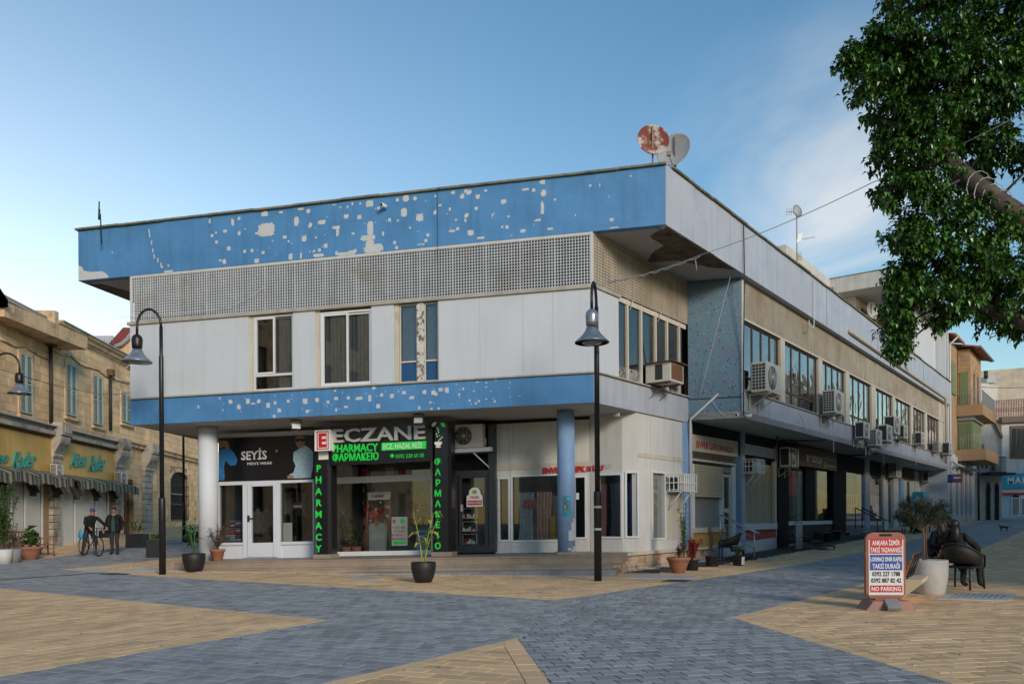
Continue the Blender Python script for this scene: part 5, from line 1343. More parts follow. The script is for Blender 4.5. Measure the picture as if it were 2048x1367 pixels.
def ashlar(F,u0,u1,z0,z1,opens,bw,bh,n,thick,mt_,par,single,seed=1,name='stone_block',jit=.006,z0f=None):
    R=random.Random(seed); m=MB(F.P); z=z0; row=0; cnt=0; meshes={}
    while z<z1-.03:
        h=min(bh*R.uniform(.92,1.08),z1-z)
        iv=[(u0,u1)]
        for o in opens:
            if o[2]<z+h-.02 and o[3]>z+.02:
                nv=[]
                for a,b in iv:
                    if o[1]<=a or o[0]>=b: nv.append((a,b)); continue
                    if o[0]>a: nv.append((a,o[0]))
                    if o[1]<b: nv.append((o[1],b))
                iv=nv
        for a,b in iv:
            u=a-(bw*.5*(row%2) if a==u0 else 0)
            while u<b-.02:
                w_=bw*R.uniform(.8,1.25); c,d=max(u,a),min(u+w_,b)
                if b-d<.12: d=b
                if d-c>.03:
                    j=R.uniform(-jit,jit); g=.006; t=R.random()
                    if single and single(c,z) :
                        s_=MB(F.P); s_.box(c+g,d-g,n-.02,n+thick+j,z+g,z+h-g,0,t); s_.build(name,mt_,par); cnt+=1
                    else: m.box(c+g,d-g,n-.02,n+thick+j,z+g,z+h-g,0,t)
                u=d if d==b else u+w_
        z+=h; row+=1
    if m.v: m.build('stone_blocks',mt_,par,kind='stuff')
    return cnt
# openings in the terrace wall (u0,u1,z0,z1)
W1=lrect(38,703.7,64,829); W2=lrect(130.5,724,152,833); W3=lrect(185,748,204.5,851); W4=lrect(242,785,262,847)
DR=lrect(247,962,268,1072); GW=lrect(341,940,376,1038)
ZC1=9.15; uA_=lrect(0,900,8,901)[0]-3; uB_=lrect(104,800,104.5,801)[0]; uC_=lrect(252,800,252.5,801)[0]; uEnd=33.5
SH=[lrect(28,978,50,1094),lrect(51,978,84,1092),lrect(-60,978,22,1098),lrect(110,972,150,1089),lrect(153,974,192,1086),lrect(195,976,216,1085)]
SH=[(a,b,.1,3.35) for a,b,c,d in SH]
wall_open(FL,uA_,uEnd,-.3,9.6,SH+[DR,GW],-.6,-.02,'wall_core','sandstone_joint',ter)
sgl=lambda c,z: 8.6<c<19.5 and 5.6<z<9.2
n_=ashlar(FL,uA_,uEnd,5.45,9.05,[W1,W2,W3,W4],.62,.30,-.018,.022,'sandstone',ter,lambda c,z: 8.6<c<20.5,3)
ashlar(FL,18.2,uEnd,.2,5.2,[DR,GW,lrect(283,850,306,1085)],.62,.32,-.018,.022,'sandstone',ter,lambda c,z: c<25 and z>2,4)
ashlar(FL,uA_,18.2,3.3,5.45,[(8,12.05,3.2,4.9),(12.7,18.15,3.2,4.9)],.62,.32,-.018,.016,'sandstone_trim',ter,None,5)
# cornices with metal gutters
def cornice(F,u0,u1,z,prof,mt_,name='cornice'):
    m=MB(F.P); P=[(n_,zz) for n_,zz in prof]; vs=[F.P(u0,n_,z+zz) for n_,zz in P]+[F.P(u1,n_,z+zz) for n_,zz in P]; n=len(P)
    m.add(vs,[tuple(range(n)),tuple(range(2*n-1,n-1,-1))]+[(i,(i+1)%n,n+(i+1)%n,n+i) for i in range(n)]); return m.build(name,mt_,ter)
pr=[(-.1,-.34),(.05,-.34),(.08,-.26),(.17,-.22),(.20,-.10),(.32,-.04),(.34,.05),(-.1,.05)]
cornice(FL,uA_,uB_,9.16,pr,'sandstone_trim'); cornice(FL,uB_+.02,uC_,9.50,pr,'sandstone_trim')
cornice(FL,uC_+.02,uEnd,9.4,pr,'sandstone_trim')
for a,b,z in ((uA_,uB_+.1,9.22),(uB_+.2,uC_,9.56),(uC_+.1,uEnd,9.46)):
    MB(FL.P).box(a,b,.2,.40,z,z+.05).build('gutter','zinc',ter)
MB(FL.P).box(uB_,uEnd,-.5,.0,9.06,9.5).build('parapet_wall','sandstone_trim',ter)
MB(FL.P).box(uB_-.3,uB_+.0,-.5,.28,9.16,9.86).build('parapet_end','sandstone_trim',ter)
# roofs behind
def roofplane(pts,mt_,name,par,th=.12):
    m=MB(); n=len(pts); m.add(list(pts)+[(p[0],p[1],p[2]-th) for p in pts],[tuple(range(n)),tuple(range(2*n-1,n-1,-1))]+[(i,(i+1)%n,n+(i+1)%n,n+i) for i in range(n)]); return m.build(name,mt_,par)
roofplane([FL.P(uA_,-.3,9.25),FL.P(uB_-.4,-.3,9.25),FL.P(uB_-.4,-4,10.6),FL.P(uA_,-4,10.6)],'roof_tile','roof',ter)
roofplane([FL.P(uB_+.1,-.3,9.6),FL.P(uEnd,-.3,9.6),FL.P(uEnd,-4.5,10.9),FL.P(uB_+.1,-4.5,10.9)],'roof_tile','roof',ter)
a=lrect(76,640,92,645,-.8)
m=MB(FL.P); u=lrect(71,660,72,661,-.5)[0]; m.prism([(u,9.3),(u+.45,9.86),(u+1.6,9.86),(uB_+.9,9.5),(uB_+.9,9.3)],-1.6,-.4); m.build('red_parapet_cover','red_roof',ter)
# the steep red gable roof further along
Yg=46.0
def at(px,py,Y): return pd(px,py,Y)
gab=thing('red_roofed_house','taller house with a steep red roof and curved pale eave behind the terrace','building',at(240,800,Yg))
q=[(213,690),(246,654),(300,650),(300,672),(262,664),(250,676),(236,690),(222,694)]
q=[(215,689),(246,654.5),(310,654.5),(310,672),(263,668),(255,680),(240,690),(222,693)]
m=MB(); vs=[at(x,y,Yg) for x,y in q]; vs2=[(p[0]-1.5,p[1]+6,p[2]) for p in vs]; n=len(vs)
m.add(vs+vs2,[tuple(range(n)),tuple(range(2*n-1,n-1,-1))]+[(i,(i+1)%n,n+(i+1)%n,n+i) for i in range(n)]); m.build('roof','red_roof',gab)
m=MB(); pts=[at(x,y,Yg-.15) for x,y in ((218,691),(232,692),(244,687),(254,678),(262,668),(270,662),(310,660))]; m.tube(pts,.12,6,world=True); m.build('curved_eave','zinc',gab)
m=MB(); q=[(226,694),(244,690),(256,680),(263,671),(310,668),(310,860),(226,860)]; vs=[at(x,y,Yg+.1) for x,y in q]; vs2=[(p[0]-1,p[1]+5,p[2]) for p in vs]; n=len(vs); m.add(vs+vs2,[tuple(range(n)),tuple(range(2*n-1,n-1,-1))]+[(i,(i+1)%n,n+(i+1)%n,n+i) for i in range(n)]); m.build('wall','sandstone_trim',gab)
# pantiles seen over the cornice
def pantiles(P00,P10,P11,P01,nx,ny,mt_,name,par,amp=.05,kind=None):
    """corrugated tile field; bilinear patch, nx tiles across and ny rows up, rows stepped"""
    m=MB(); P00,P10,P11,P01=map(Vector,(P00,P10,P11,P01)); nrm=(P10-P00).cross(P01-P00).normalized()
    if nrm.z<0: nrm=-nrm
    seg=4; R=random.Random(2)
    for j in range(ny):
        vs=[]
        for i in range(nx*seg+1):
            s_=i/(nx*seg); ph=abs(math.sin(s_*nx*PI)); 
            for t,up in ((j/ny,amp*.55),((j+1.12)/ny,0)):
                t=min(t,1); p=(P00*(1-s_)+P10*s_)*(1-t)+(P01*(1-s_)+P11*s_)*t; vs.append(p+nrm*(amp*ph+up))
        m.add(vs,[(2*i,2*i+2,2*i+3,2*i+1) for i in range(nx*seg)],0,R.random())
    return m.build(name,mt_,par,kind=kind)
pantiles(at(168,690,44),at(228,690,44),at(228,672,46.5),at(168,672,46.5),14,7,'roof_tile','roof_tiles',ter,kind='stuff')
# far left: corner of a red roof above the cornice
flr=thing('red_roof_corner','red roof corner with stone eaves rising above the terrace at the far left edge','building',at(-5,640,27.5))
roofplane([at(-140,520,27.5),at(-2,572,27.5),at(16,600,27.5),at(-140,600,27.5)],'red_roof','roof',flr,.25)
MB().box(*(lambda a,b:(a[0],b[0],27.6,33,8.5,a[2]))(at(-300,604,27.6),at(9,604,27.6))).build('wall','sandstone_trim',flr)
# shutters
def shutter(F,r,arch=False,split=2,label=None,par=None,open_=0.):
    u0,u1,z0,z1=r; s=MB(F.P); w_=(u1-u0)/split
    frm=MB(F.P); frm.box(u0-.12,u0,-.02,.05,z0-.1,z1+.1); frm.box(u1,u1+.12,-.02,.05,z0-.1,z1+.1); frm.box(u0-.0,u1+.0,-.02,.05,z1,z1+.14); frm.build('window_surround','sandstone_trim',par)
    MB(F.P).box(u0-.18,u1+.18,-.02,.13,z0-.22,z0-.1).build('window_sill','sandstone_trim',par)
    for k in range(split):
        a=u0+w_*k+.01; b=a+w_-.02; l=MB(F.P); t=.06
        l.box(a,a+t,.0,.045,z0,z1); l.box(b-t,b,.0,.045,z0,z1)
        for zc in (z0+t/2,(z0+z1)/2,z1-t/2): l.box(a+t,b-t,.0,.045,zc-t/2,zc+t/2)
        leaf=l.build('shutter','shutter_teal',par)
        sl=MB(F.P); z=z0+t+.03
        while z<z1-t-.02:
            if abs(z-(z0+z1)/2)>t: sl.add([F.P(a+t,.005,z+.030),F.P(b-t,.005,z+.030),F.P(b-t,.042,z-.005),F.P(a+t,.042,z-.005),F.P(a+t,.005,z+.040),F.P(b-t,.005,z+.040),F.P(b-t,.042,z+.005),F.P(a+t,.042,z+.005)],[(0,1,2,3),(7,6,5,4),(0,4,5,1),(2,6,7,3)])
            z+=.062
        sl.build('louvres','shutter_teal',leaf)
for r in (W1,W2,W3): shutter(FL,r,par=ter)
shutter(FL,W4,par=ter)
# string mould that loops over the windows
def strip(F,pts,r,mt_,name,par,n=.03):
    m=MB(); q=[]
    for x,y in pts:
        u,z=F.uz(x,y,n); q.append(F.P(u,n,z))
    m.tube(q,r,5,world=True); return m.build(name,mt_,par)
Z1=lambda pts:[L3(x,y) for x,y in pts]
strip(FL,Z1([(0,530),(60,565),(130,598),(150,602),(240,600),(262,625),(320,662),(380,690),(438,718)]),.045,'sandstone_trim','string_mould',ter)
strip(FL,Z1([(495,650),(560,682),(650,690),(668,710),(730,765),(790,790),(890,812),(910,830),(960,870),(1010,892)]),.045,'sandstone_trim','string_mould',ter)
strip(FL,Z1([(1020,890),(1090,915),(1175,938)]),.045,'sandstone_trim','string_mould',ter)
# mid cornices (grey) above the shop signs
def band(x0,y0,x1,h,name,mt_,n0,n1):
    a=FL.uz(x0,y0,n1)
    b=FL.uz(x1,y0,n1); MB(FL.P).box(a[0],b[0],n0,n1,a[1]-h,a[1]).build(name,mt_,ter)
for a,b in ((uA_,12.0),(12.75,18.3)):
    MB(FL.P).box(a,b,-.02,.30,4.88,5.03).build('shop_cornice','grey_stone',ter)
    MB(FL.P).box(a,b,-.02,.18,5.04,5.20).build('shop_cornice','grey_stone',ter)
    MB(FL.P).box(a,b,-.02,.36,5.205,5.25).build('shop_cornice','zinc',ter)
MB(FL.P).box(19.4,uEnd,-.02,.16,5.20,5.38).build('string_course','sandstone_trim',ter)
MB(FL.P).box(19.4,uEnd,-.02,.24,5.385,5.46).build('string_course','sandstone_trim',ter)
# pilasters with rustication and scroll brackets
def pilaster(u0,u1,zt,par):
    z=.2; R=random.Random(int(u0*10))
    while z<zt-.9:
        h=.30*R.uniform(.9,1.1); s_=MB(FL.P); s_.box(u0,u1,-.02,.14+R.uniform(-.01,.01),z+.012,z+h-.012); s_.build('rusticated_block','grey_stone',par,bevel=.015); z+=h
    m=MB(FL.P); m.lathe((0,0,0),[(0,0),(0,0)],3) if False else None
    P=[(-.02,zt-.9),(.18,zt-.9),(.22,zt-.82),(.20,zt-.74),(.30,zt-.55),(.46,zt-.30),(.50,zt-.12),(.46,zt),(.56,zt+.02),(.56,zt+.5),(-.02,zt+.5)]
    m.prism([(a,b) for a,b in P],u0-.03,u1+.03,axis=0); m.build('scroll_bracket','grey_stone',par)
    m=MB(FL.P); m.box(u0+.1,(u0+u1)/2-.03,.565,.60,zt+.1,zt+.42); m.box((u0+u1)/2+.03,u1-.1,.565,.60,zt+.1,zt+.42); m.build('bracket_panel','grey_stone',par)
pilaster(12.0,12.75,4.9,ter); pilaster(18.2,19.1,4.9,ter)
pb=lrect(284,850,304,1080); pilaster(pb[0],pb[0]+1.15,5.0,ter)
# shop shutters of corrugated white steel
for i,(a,b,z0,z1) in enumerate(SH):
    m=MB(FL.P); m.box(a,b,-.12,-.06,z0,z1); sh=m.build('roller_door','white_shutter',ter)
    if b>8: 
        z=z0+.25; mm=MB(FL.P)
        while z<z1: mm.box(a+.02,b-.02,-.058,-.040,z,z+.075); z+=.10
        mm.build('corrugation','white_shutter',sh,kind='stuff')
    MB(FL.P).box(b,b+.12,-.12,.0,z0,z1).build('door_post','white_frame',ter)
MB(FL.P).box(uA_,18.2,-.5,-.31,-.3,3.4).build('shop_recess','dark_void',ter)
MB(FL.P).box(uA_,19,-.3,.35,-.2,.40).build('shop_step','grey_stone',ter)
# yellow signs with teal script
def ysign(r0,r1,xs,label,words):
    z1=FL.uz(119,880,.10)[1]; z0=FL.uz(119,952.5,.10)[1]
    t=thing('shop_sign',label,'sign',FL.P((r0+r1)/2,.0,z0))
    MB(FL.P).box(r0,r1,.0,.10,z0,z1).build('board','yellow_sign',t)
    for w_,x0,x1,yb,yt in words:
        u0,zz=FL.uz(x0,yb,.12); u1,_=FL.uz(x1,yb,.12); uh,zh=FL.uz(x0,yt,.12)
        text('script_lettering',w_,t,FL.P(u0,.13,zz),(FL.d[0],FL.d[1],.10),(0,0,1),(zh-zz)*1.5,'teal_letter',ext=.03,bold=.012,shear=.6,fit=abs(u1-u0))
    return t
ysign(uA_,12.0,0,'yellow board with teal slanted script at the left edge, nearer of the two',[('Aten',-38,16,926,905),('Kader',22,71,936,904)])
ysign(12.76,18.18,0,'yellow board with teal slanted script between two scroll brackets, farther of the two',[('Aten',138,172,934,905),('Kader',176,210,942,912)])
# striped awnings, sagging scalloped valances
def awning(u0,u1,zt,out,drop,label,seed):
    R=random.Random(seed); t=thing('striped_awning',label,'awning',FL.P((u0+u1)/2,0,zt-drop)); n=int((u1-u0)/.13)
    mats=('awning_light','awning_dark'); m=MB()
    for i in range(n):
        a=u0+(u1-u0)*i/n; b=u0+(u1-u0)*(i+1)/n; mi=1 if i%2 else 0
        s1=.05*math.sin(a*3.1+seed)+.03*math.sin(a*9); s2=.05*math.sin(b*3.1+seed)+.03*math.sin(b*9)
        o1=out+.06*math.sin(a*5); o2=out+.06*math.sin(b*5)
        zz=[FL.P(a,.0,zt),FL.P(b,.0,zt),FL.P(b,o2,zt-.28+s2),FL.P(a,o1,zt-.28+s1)]
        sc_=.05+.04*math.sin(i*.9); v=[zz[3],zz[2],FL.P(b,o2+.03,zt-.28-drop+s2),FL.P((a+b)/2,o1+.03,zt-.28-drop+s1-.05),FL.P(a,o1+.03,zt-.28-drop+s1)]
        m.add(zz,[(0,1,2,3)],mi); m.add(v,[(0,1,2,3,4)],mi)
    m.build('striped_cloth',mats,t)
    k=u0+.9
    while k<u1-.4: # gathered folds hanging below
        m=MB(); vs=[]
        for j in range(9):
            x=k-.35+.7*j/8; vs+=[FL.P(x,.1+.12*math.sin(j*2.3),zt-.3),FL.P(x+.1,.25+.1*math.sin(j*1.7),zt-.55-drop-.18*math.sin(PI*j/8))]
        m.add(vs,[(2*j,2*j+2,2*j+3,2*j+1) for j in range(8)],1); m.build('gathered_fold',mats,t); k+=1.9
awning(uA_,12.5,3.45,.75,.34,'green grey striped awning sagging over the near shuttered shop at the left edge',1)
awning(12.9,19.4,3.42,.75,.34,'green grey striped awning sagging over the far shuttered shop beside the brown door',2)
# door, arched window with grille
m=MB(FL.P); m.box(DR[0],DR[1],-.35,-.25,DR[2],DR[3]-.5); dd=m.build('door','brown_door',ter)
for a in (0,1):
    for z_ in (.15,.95,1.8):
        w_=(DR[1]-DR[0])/2; m=MB(FL.P); m.box(DR[0]+w_*a+.12,DR[0]+w_*(a+1)-.12,-.249,-.225,DR[2]+z_,DR[2]+z_+.62); m.build('door_panel','brown_door',dd,bevel=.012)
MB(FL.P).box(DR[0]+(DR[1]-DR[0])/2-.02,DR[0]+(DR[1]-DR[0])/2+.02,-.249,-.22,DR[2],DR[3]-.52).build('astragal','brown_door',dd)
def arch_trim(F,u0,u1,zs,n0,n1,w_,mt_,name,par,rise=.45,parts=11):
    cx=(u0+u1)/2; hw=(u1-u0)/2
    for k in range(parts):
        a0=PI*k/parts; a1=PI*(k+1)/parts-.01; m=MB(F.P)
        q=[(cx+hw*math.cos(a0),zs+rise*math.sin(a0)),(cx+(hw+w_)*math.cos(a0),zs+(rise+w_)*math.sin(a0)),(cx+(hw+w_)*math.cos(a1),zs+(rise+w_)*math.sin(a1)),(cx+hw*math.cos(a1),zs+rise*math.sin(a1))]
        m.prism(q,n0,n1); m.build(name,mt_,par)
arch_trim(FL,DR[0],DR[1],DR[3]-.35,-.02,.08,.24,'sandstone_trim','arch_stone',ter,.5)
arch_trim(FL,GW[0],GW[1],GW[3]-.5,-.02,.06,.20,'sandstone_trim','arch_stone',ter,.5)
m=MB(FL.P); m.box(DR[0],DR[1],-.4,-.36,DR[2],DR[3]+.2); m.build('door_recess','dark_void',ter)
m=MB(FL.P); m.box(GW[0],GW[1],-.3,-.2,GW[2],GW[3]); m.build('window_dark','dark_void',ter)
m=MB(FL.P); n_=9
for i in range(n_+1): u=GW[0]+(GW[1]-GW[0])*i/n_; m.tube([(u,.02,GW[2]),(u,.02,GW[3]-.1)],.02,4)
for z_ in (.0,.05,.3,.5,.7): z=GW[2]+(GW[3]-GW[2])*z_; m.tube([(GW[0],.02,z+.02),(GW[1],.02,z+.02)],.022,4)
m.build('window_grille','iron',ter)
for z_ in (.3,.52): MB(FL.P).box(GW[0]+.1,GW[1]-.1,-.19,-.12,GW[2]+(GW[3]-GW[2])*z_,GW[2]+(GW[3]-GW[2])*z_+.08).build('window_bar','zinc',ter)
# downpipes
for px,y0,y1,lab in ((101.5,665,846,'rusty black downpipe with hopper between the first and second teal shuttered windows'),(220.5,728,860,'rusty black downpipe right of the third teal shuttered window')):
    a=FL.uz(px,y0,.1); b=FL.uz(px,y1,.1); t=thing('downpipe',lab,'pipe',FL.P(b[0],.1,b[1]))
    m=MB(FL.P); m.tube([(a[0],.1,a[1]-.5),(a[0],.1,b[1])],.075,8); m.build('pipe','iron',t); m=MB(FL.P); m.box(a[0]-.18,a[0]+.18,-.0,.26,a[1]-.55,a[1]-.25); m.build('hopper','rust_metal',t)
# air conditioners of the terrace
for px,py,h,lab in ((121,951,23,'cream air conditioner on the stone pilaster between the two yellow signs'),(246,968,24,'cream air conditioner above the brown door of the stone terrace')):
    u,z=FL.uz(px,py,.45); P=FL.P(u,.12,z); copy_tree(ac0,P,math.atan2(FL.d[1],FL.d[0]),lab,h*P[1]/F_/.56,'air conditioners on the stone terrace')
# ================================================================ roof storey of the street wing
rs_=thing('roof_storey','pale set back rooftop storey with broad flat canopy above the street wing','building',FB.P(28,-4,8.9))
def ptB(px,py,n): u,z=FB.uz(px,py,n); return u,z
nr=-2.2
uu0,zz0=ptB(1668,585,nr); uu1,zz1=ptB(1896,660,nr)
zt=ptB(1893,655,.2)
# canopy: upper-left run then the drop at the right
a=ptB(1669,578,-3.5); b=ptB(1893,652,.1)
zc=b[1]
def bx_(name,u0,u1,n0,n1,z0,z1,mt_,par=rs_): return MB(FB.P).box(u0,u1,n0,n1,z0,z1).build(name,mt_,par)
bx_('canopy',22.2,UE-.1,-7,.15,zc-.05,zc+.75,'light_render')
bx_('canopy',15.0,22.19,-8,-3.6,zc-.05,zc+.75,'light_render')
bx_('canopy_edge',22.2,UE-.05,-7,.2,zc+.76,zc+.82,'coping_stone')
bx_('wall',23.5,UE-.3,-6.8,-2.6,8.92,zc-.06,'light_render')
bx_('wall',16,23.4,-8,-5.2,8.92,zc-.06,'light_render')
bx_('end_wall',UE-.29,UE-.05,-6.8,-.05,10.06,zc-.06,'white_wall')
MB(FB.P).box(28.6,UE-.35,-.75,-.6,10.1,zc-.1).build('screen_wall','white_wall',rs_)
for u in (24.6,26.6): m=MB(FB.P); m.box(u,u+.9,-2.59,-2.5,9.2,zc-.5); m.build('window','brown_frame',rs_)
# ================================================================ houses at the end of the street
oh=thing('orange_stone_house','tall orange sandstone house with green shutters and two projecting balconies','building',FB.P(40,0,1))
def ob(name,u0,u1,n0,n1,z0,z1,mt_,par=oh,**k): return MB(FB.P).box(u0,u1,n0,n1,z0,z1).build(name,mt_,par,**k)
ob('wall',UE+.35,48.2,-7,-.05,5.6,13.1,'orange_stone'); ob('ground_wall',UE+.35,48.2,-7,-.05,.3,5.59,'shop_white')
ob('corner_pilaster',UE+.05,UE+.34,-1,.05,.5,14.2,'white_wall')
FH=Frame(FB.P(40,0,0)[:2],nB,(-dB[0],-dB[1]),0,0)   # flank of the bay, facing the square
ob('bay',40.02,45.2,-.04,.75,6.6,12.9,'orange_render')
ashlar(FH,.0,.75,8.4,12.9,[],.45,.30,.0,.03,'orange_stone',oh,None,2)
FF=Frame(FB.P(40,.75,0)[:2],dB,nB,0,0)
ashlar(FF,.02,5.1,7.0,12.9,[(1.2,2.2,9.4,11.6),(3.0,4.0,9.4,11.6)],.5,.30,.0,.03,'orange_stone',oh,None,6)
for u in (1.2,3.0): MB(FF.P).box(u,u+1,-.0,.02,9.4,11.6).build('window','brown_frame',oh)
MB(FH.P).box(.12,.62,.031,.06,8.9+.3,11.5).build('shutter','green_shutter',oh)
m=MB(FB.P); m.box(37.5,39.0,-.04,.03,9.6,11.8); m.build('shutter','green_shutter',oh)
def balcony(u0,u1,n1,z,mt_):
    ob('balcony_slab',u0,u1,-.04,n1,z-.75,z,'orange_render')
    m=MB(FB.P)
    k=int((u1-u0)/.16)
    for i in range(k+1): u=u0+(u1-u0)*i/k; m.tube([(u,n1-.05,z),(u,n1-.05,z+.95)],.012,4)
    for i in range(int(n1/.16)): n=n1-.05-i*.16; m.tube([(u0+.02,n,z),(u0+.02,n,z+.95)],.012,4)
    m.tube([(u0+.02,0,z+.95),(u0+.02,n1-.05,z+.95),(u1,n1-.05,z+.95)],.022,5); m.build('railing','zinc',oh)
balcony(39.6,46.5,1.55,9.0,'x'); balcony(39.2,46.5,1.75,5.9,'x')
# green bow on the first floor
m=MB(FB.P); m.box(40.0,44.5,-.03,.85,6.0,8.0); m.build('bow_window','green_shutter',oh)
for i in range(6): 
    m=MB(FH.P); a=.05+i*.135; m.box(a,a+.10,.0,.03,6.1,7.9); m.build('shutter_leaf','green_shutter',oh)
for i in range(8): 
    m=MB(FB.P); a=40.1+i*.55; m.box(a,a+.45,.85,.88,6.1,7.9); m.build('shutter_leaf','green_shutter',oh)
ob('bow_lintel',39.9,44.7,-.03,1.0,8.0,8.25,'white_wall')
# roof with deep eaves
m=MB(FB.P); q=[(-7,14.4),(1.0,13.0),(1.35,12.85),(1.35,13.0),(-7,14.8)]; m.prism(q,39.7,46.4,axis=0); m.build('roof','roof_tile',oh)
m=MB(FB.P); q=[(-7,14.4),(.25,13.3),(.5,13.15),(.5,13.3),(-7,14.8)]; m.prism(q,UE+.3,39.6,axis=0); m.build('roof','roof_tile',oh)
m=MB(FB.P); m.tube([(39.7,1.42,12.95),(46.4,1.42,12.95)],.09,6); m.build('gutter','zinc',oh)
m=MB(FB.P); m.tube([(UE+.4,.1,12.6),(UE+.9,.5,13.15)],.06,6); m.tube([(UE+.4,.12,12.6),(UE+.4,.12,.8)],.06,6); m.build('rain_pipe','pipe_white',oh)
# shopfront below: pale bays, white pipe, fanlights
for i,u in enumerate((37.6,39.6,41.6,43.6,45.6)):
    ob('shop_pier',u,u+.35,-.04,.12,.6,4.6,'shop_white')
    if i<4: ob('shop_window',u+.5,u+1.85,-.04,.02,1.5,4.2,'grey_render'); ob('fanlight',u+.45,u+1.9,-.04,.06,4.75,5.4,'white_frame')
m=MB(FB.P); m.tube([(UE+.3,.3,4.9),(UE+1.6,.35,4.75),(46.5,.35,4.75)],.09,6); m.build('white_pipe','pipe_white',oh)
mat('faded_red',(.30,.09,.10),.7,.1,4)
bs=thing('projecting_sign','small rounded red and blue sign board projecting at the end of the street front','sign',FB.P(35.0,.5,4.2)); m=MB(FB.P); m.box(34.9,35.0,.1,.95,3.5,4.05); bb=m.build('board','faded_red',bs,bevel=.02); MB(FB.P).box(34.85,34.895,.15,.4,3.55,4.0).build('blue_field','sign_blue',bs); MB(FB.P).box(34.85,34.893,.45,.85,3.75,3.86).build('pale_stripe','paper',bs)
# pale strip house
ob2=thing('narrow_pale_house','narrow pale house front with tall drainpipes right of the orange house','building',FB.P(50,0,1)); MB(FB.P).box(48.25,55.5,-6,-.1,.5,8.2).build('wall','light_render',ob2); MB(FB.P).box(50,51,-.1,.0,5.2,7).build('window','dark_slat',ob2); MB(FB.P).box(52.5,53.5,-.1,.0,5.2,7).build('window','dark_slat',ob2)
m=MB(FB.P); m.tube([(49.0,.1,1),(49.0,.1,5)],.08,6); m.build('drain','iron',ob2)
# white gabled house with arches and iron balcony
Yw=64.0
gh=thing('white_gabled_house','white gabled house with two stone arches and a black iron balcony','building',at(1985,1036,Yw))
def atw(px,py,Y=Yw): return at(px,py,Y)
def wallpoly(q,Y,th,mt_,name,par,dx=0):
    vs=[at(x,y,Y) for x,y in q]; vs2=[(p[0]*(Y+th)/Y if dx is None else p[0]+dx,p[1]+th,p[2]) for p in vs]; n=len(vs); m=MB(); m.add(vs+vs2,[tuple(range(n)),tuple(range(2*n-1,n-1,-1))]+[(i,(i+1)%n,n+(i+1)%n,n+i) for i in range(n)]); return m.build(name,mt_,par)
wallpoly([(1958,846),(1983,825),(1990,836),(2004,868),(2004,1045),(1958,1045)],Yw,6,'light_render','wall',gh,3)
wallpoly([(1960,852),(1983,820),(2007,872),(2005,876),(1983,829),(1961,858)],Yw-.3,6.5,'roof_tile_sunlit','roof',gh,3)
for x0,y0,x1,y1 in ((1963,888,1967,936),(1971,892,1976,936),(1984,883,1990,940)): wallpoly([(x0,y0),(x1,y0),(x1,y1),(x0,y1)],Yw-.06,.05,'dark_slat','window',gh)
for x0,x1 in ((1973,1981),(1990,1998)):
    wallpoly([(x0,975),(x0+1.5,968),((x0+x1)/2,965),(x1-1.5,968),(x1,975),(x1,1040),(x0,1040)],Yw-.08,.06,'dark_void','arched_opening',gh)
    wallpoly([(x0-2.5,975),(x0-.5,965),((x0+x1)/2,960),(x1+.5,965),(x1+2.5,975),(x1+2.5,1042),(x0-2.5,1042)],Yw-.04,.03,'grey_stone','arch_surround',gh)
m=MB(); p0=at(1960,947,Yw-.1);p1=at(2008,944,Yw-.1); m.box(p0[0],p1[0],Yw-1.6,Yw-.1,p0[2]-.15,p0[2]); m.build('canopy','iron',gh)
m=MB(); p0=at(1979,943,Yw-1.3);p1=at(2012,940,Yw-1.3); k=16
for i in range(k+1): x=p0[0]+(p1[0]-p0[0])*i/k; m.tube([(x,Yw-1.3,p0[2]),(x,Yw-1.3,p0[2]+1.15)],.02,4)
m.tube([(p0[0],Yw-.1,p0[2]+1.15),(p0[0],Yw-1.3,p0[2]+1.15),(p1[0],Yw-1.3,p0[2]+1.15)],.03,4); m.box(p0[0],p1[0],Yw-1.35,Yw-.1,p0[2]-.12,p0[2]); m.build('iron_balcony','iron',gh)
# market house
Ym=74.0
mk=thing('market_house','white house with red tiled roof over a blue market sign at the right edge','building',at(2060,1030,Ym))
wallpoly([(2003,843),(2260,828),(2260,1036),(2003,1036)],Ym,8,'light_render','wall',mk)
pantiles(at(1962,838,Ym+.5),at(2270,820,Ym-.6),at(2270,782,Ym+5),at(1962,803,Ym+5),62,8,'roof_tile_sunlit','roof_tiles',mk,.09,kind='stuff')
wallpoly([(1962,838),(2003,836),(2003,1036),(1990,1036)],Ym+.6,5,'orange_stone','side_wall',mk)
wallpoly([(2004,833),(2262,820),(2262,832),(2004,845)],Ym-.4,.5,'brown_frame','eaves',mk)
for (x0,y0,x1,y1) in ((2021,851,2052,916),):
    wallpoly([(x0,y0),(x1,y0-1),(x1,y1),(x0,y1)],Ym-.1,.08,'brown_frame','window',mk)
    for a,b in ((2024,2033),(2035,2043),(2045,2050)): wallpoly([(a,857),(b,856.5),(b,911),(a,911)],Ym-.12,.01,'street_window_glass','pane',mk)
ms=thing('market_sign','blue sign board with white MARKET lettering at the right edge','sign',at(2040,976,Ym-.3))
wallpoly([(2003,947),(2200,940),(2200,972),(2003,977)],Ym-.3,.25,'market_blue','board',ms)
p=at(2014,967,Ym-.33); text('lettering','MARKET',ms,p,(1,0,0.02),(0,0,1),.85,'paper',ext=.02,bold=.02,sp=1.15)
wallpoly([(2003,978),(2200,973),(2200,982),(2003,985)],Ym-.2,.15,'light_render','fascia',mk); wallpoly([(2003,985.5),(2200,982.5),(2200,986),(2003,989)],Ym-.25,.2,'sign_red','red_strip',mk)
wallpoly([(2003,989),(2200,986),(2200,1034),(2003,1034)],Ym-.05,.04,'pale_blue_wall','shop_wall',mk)
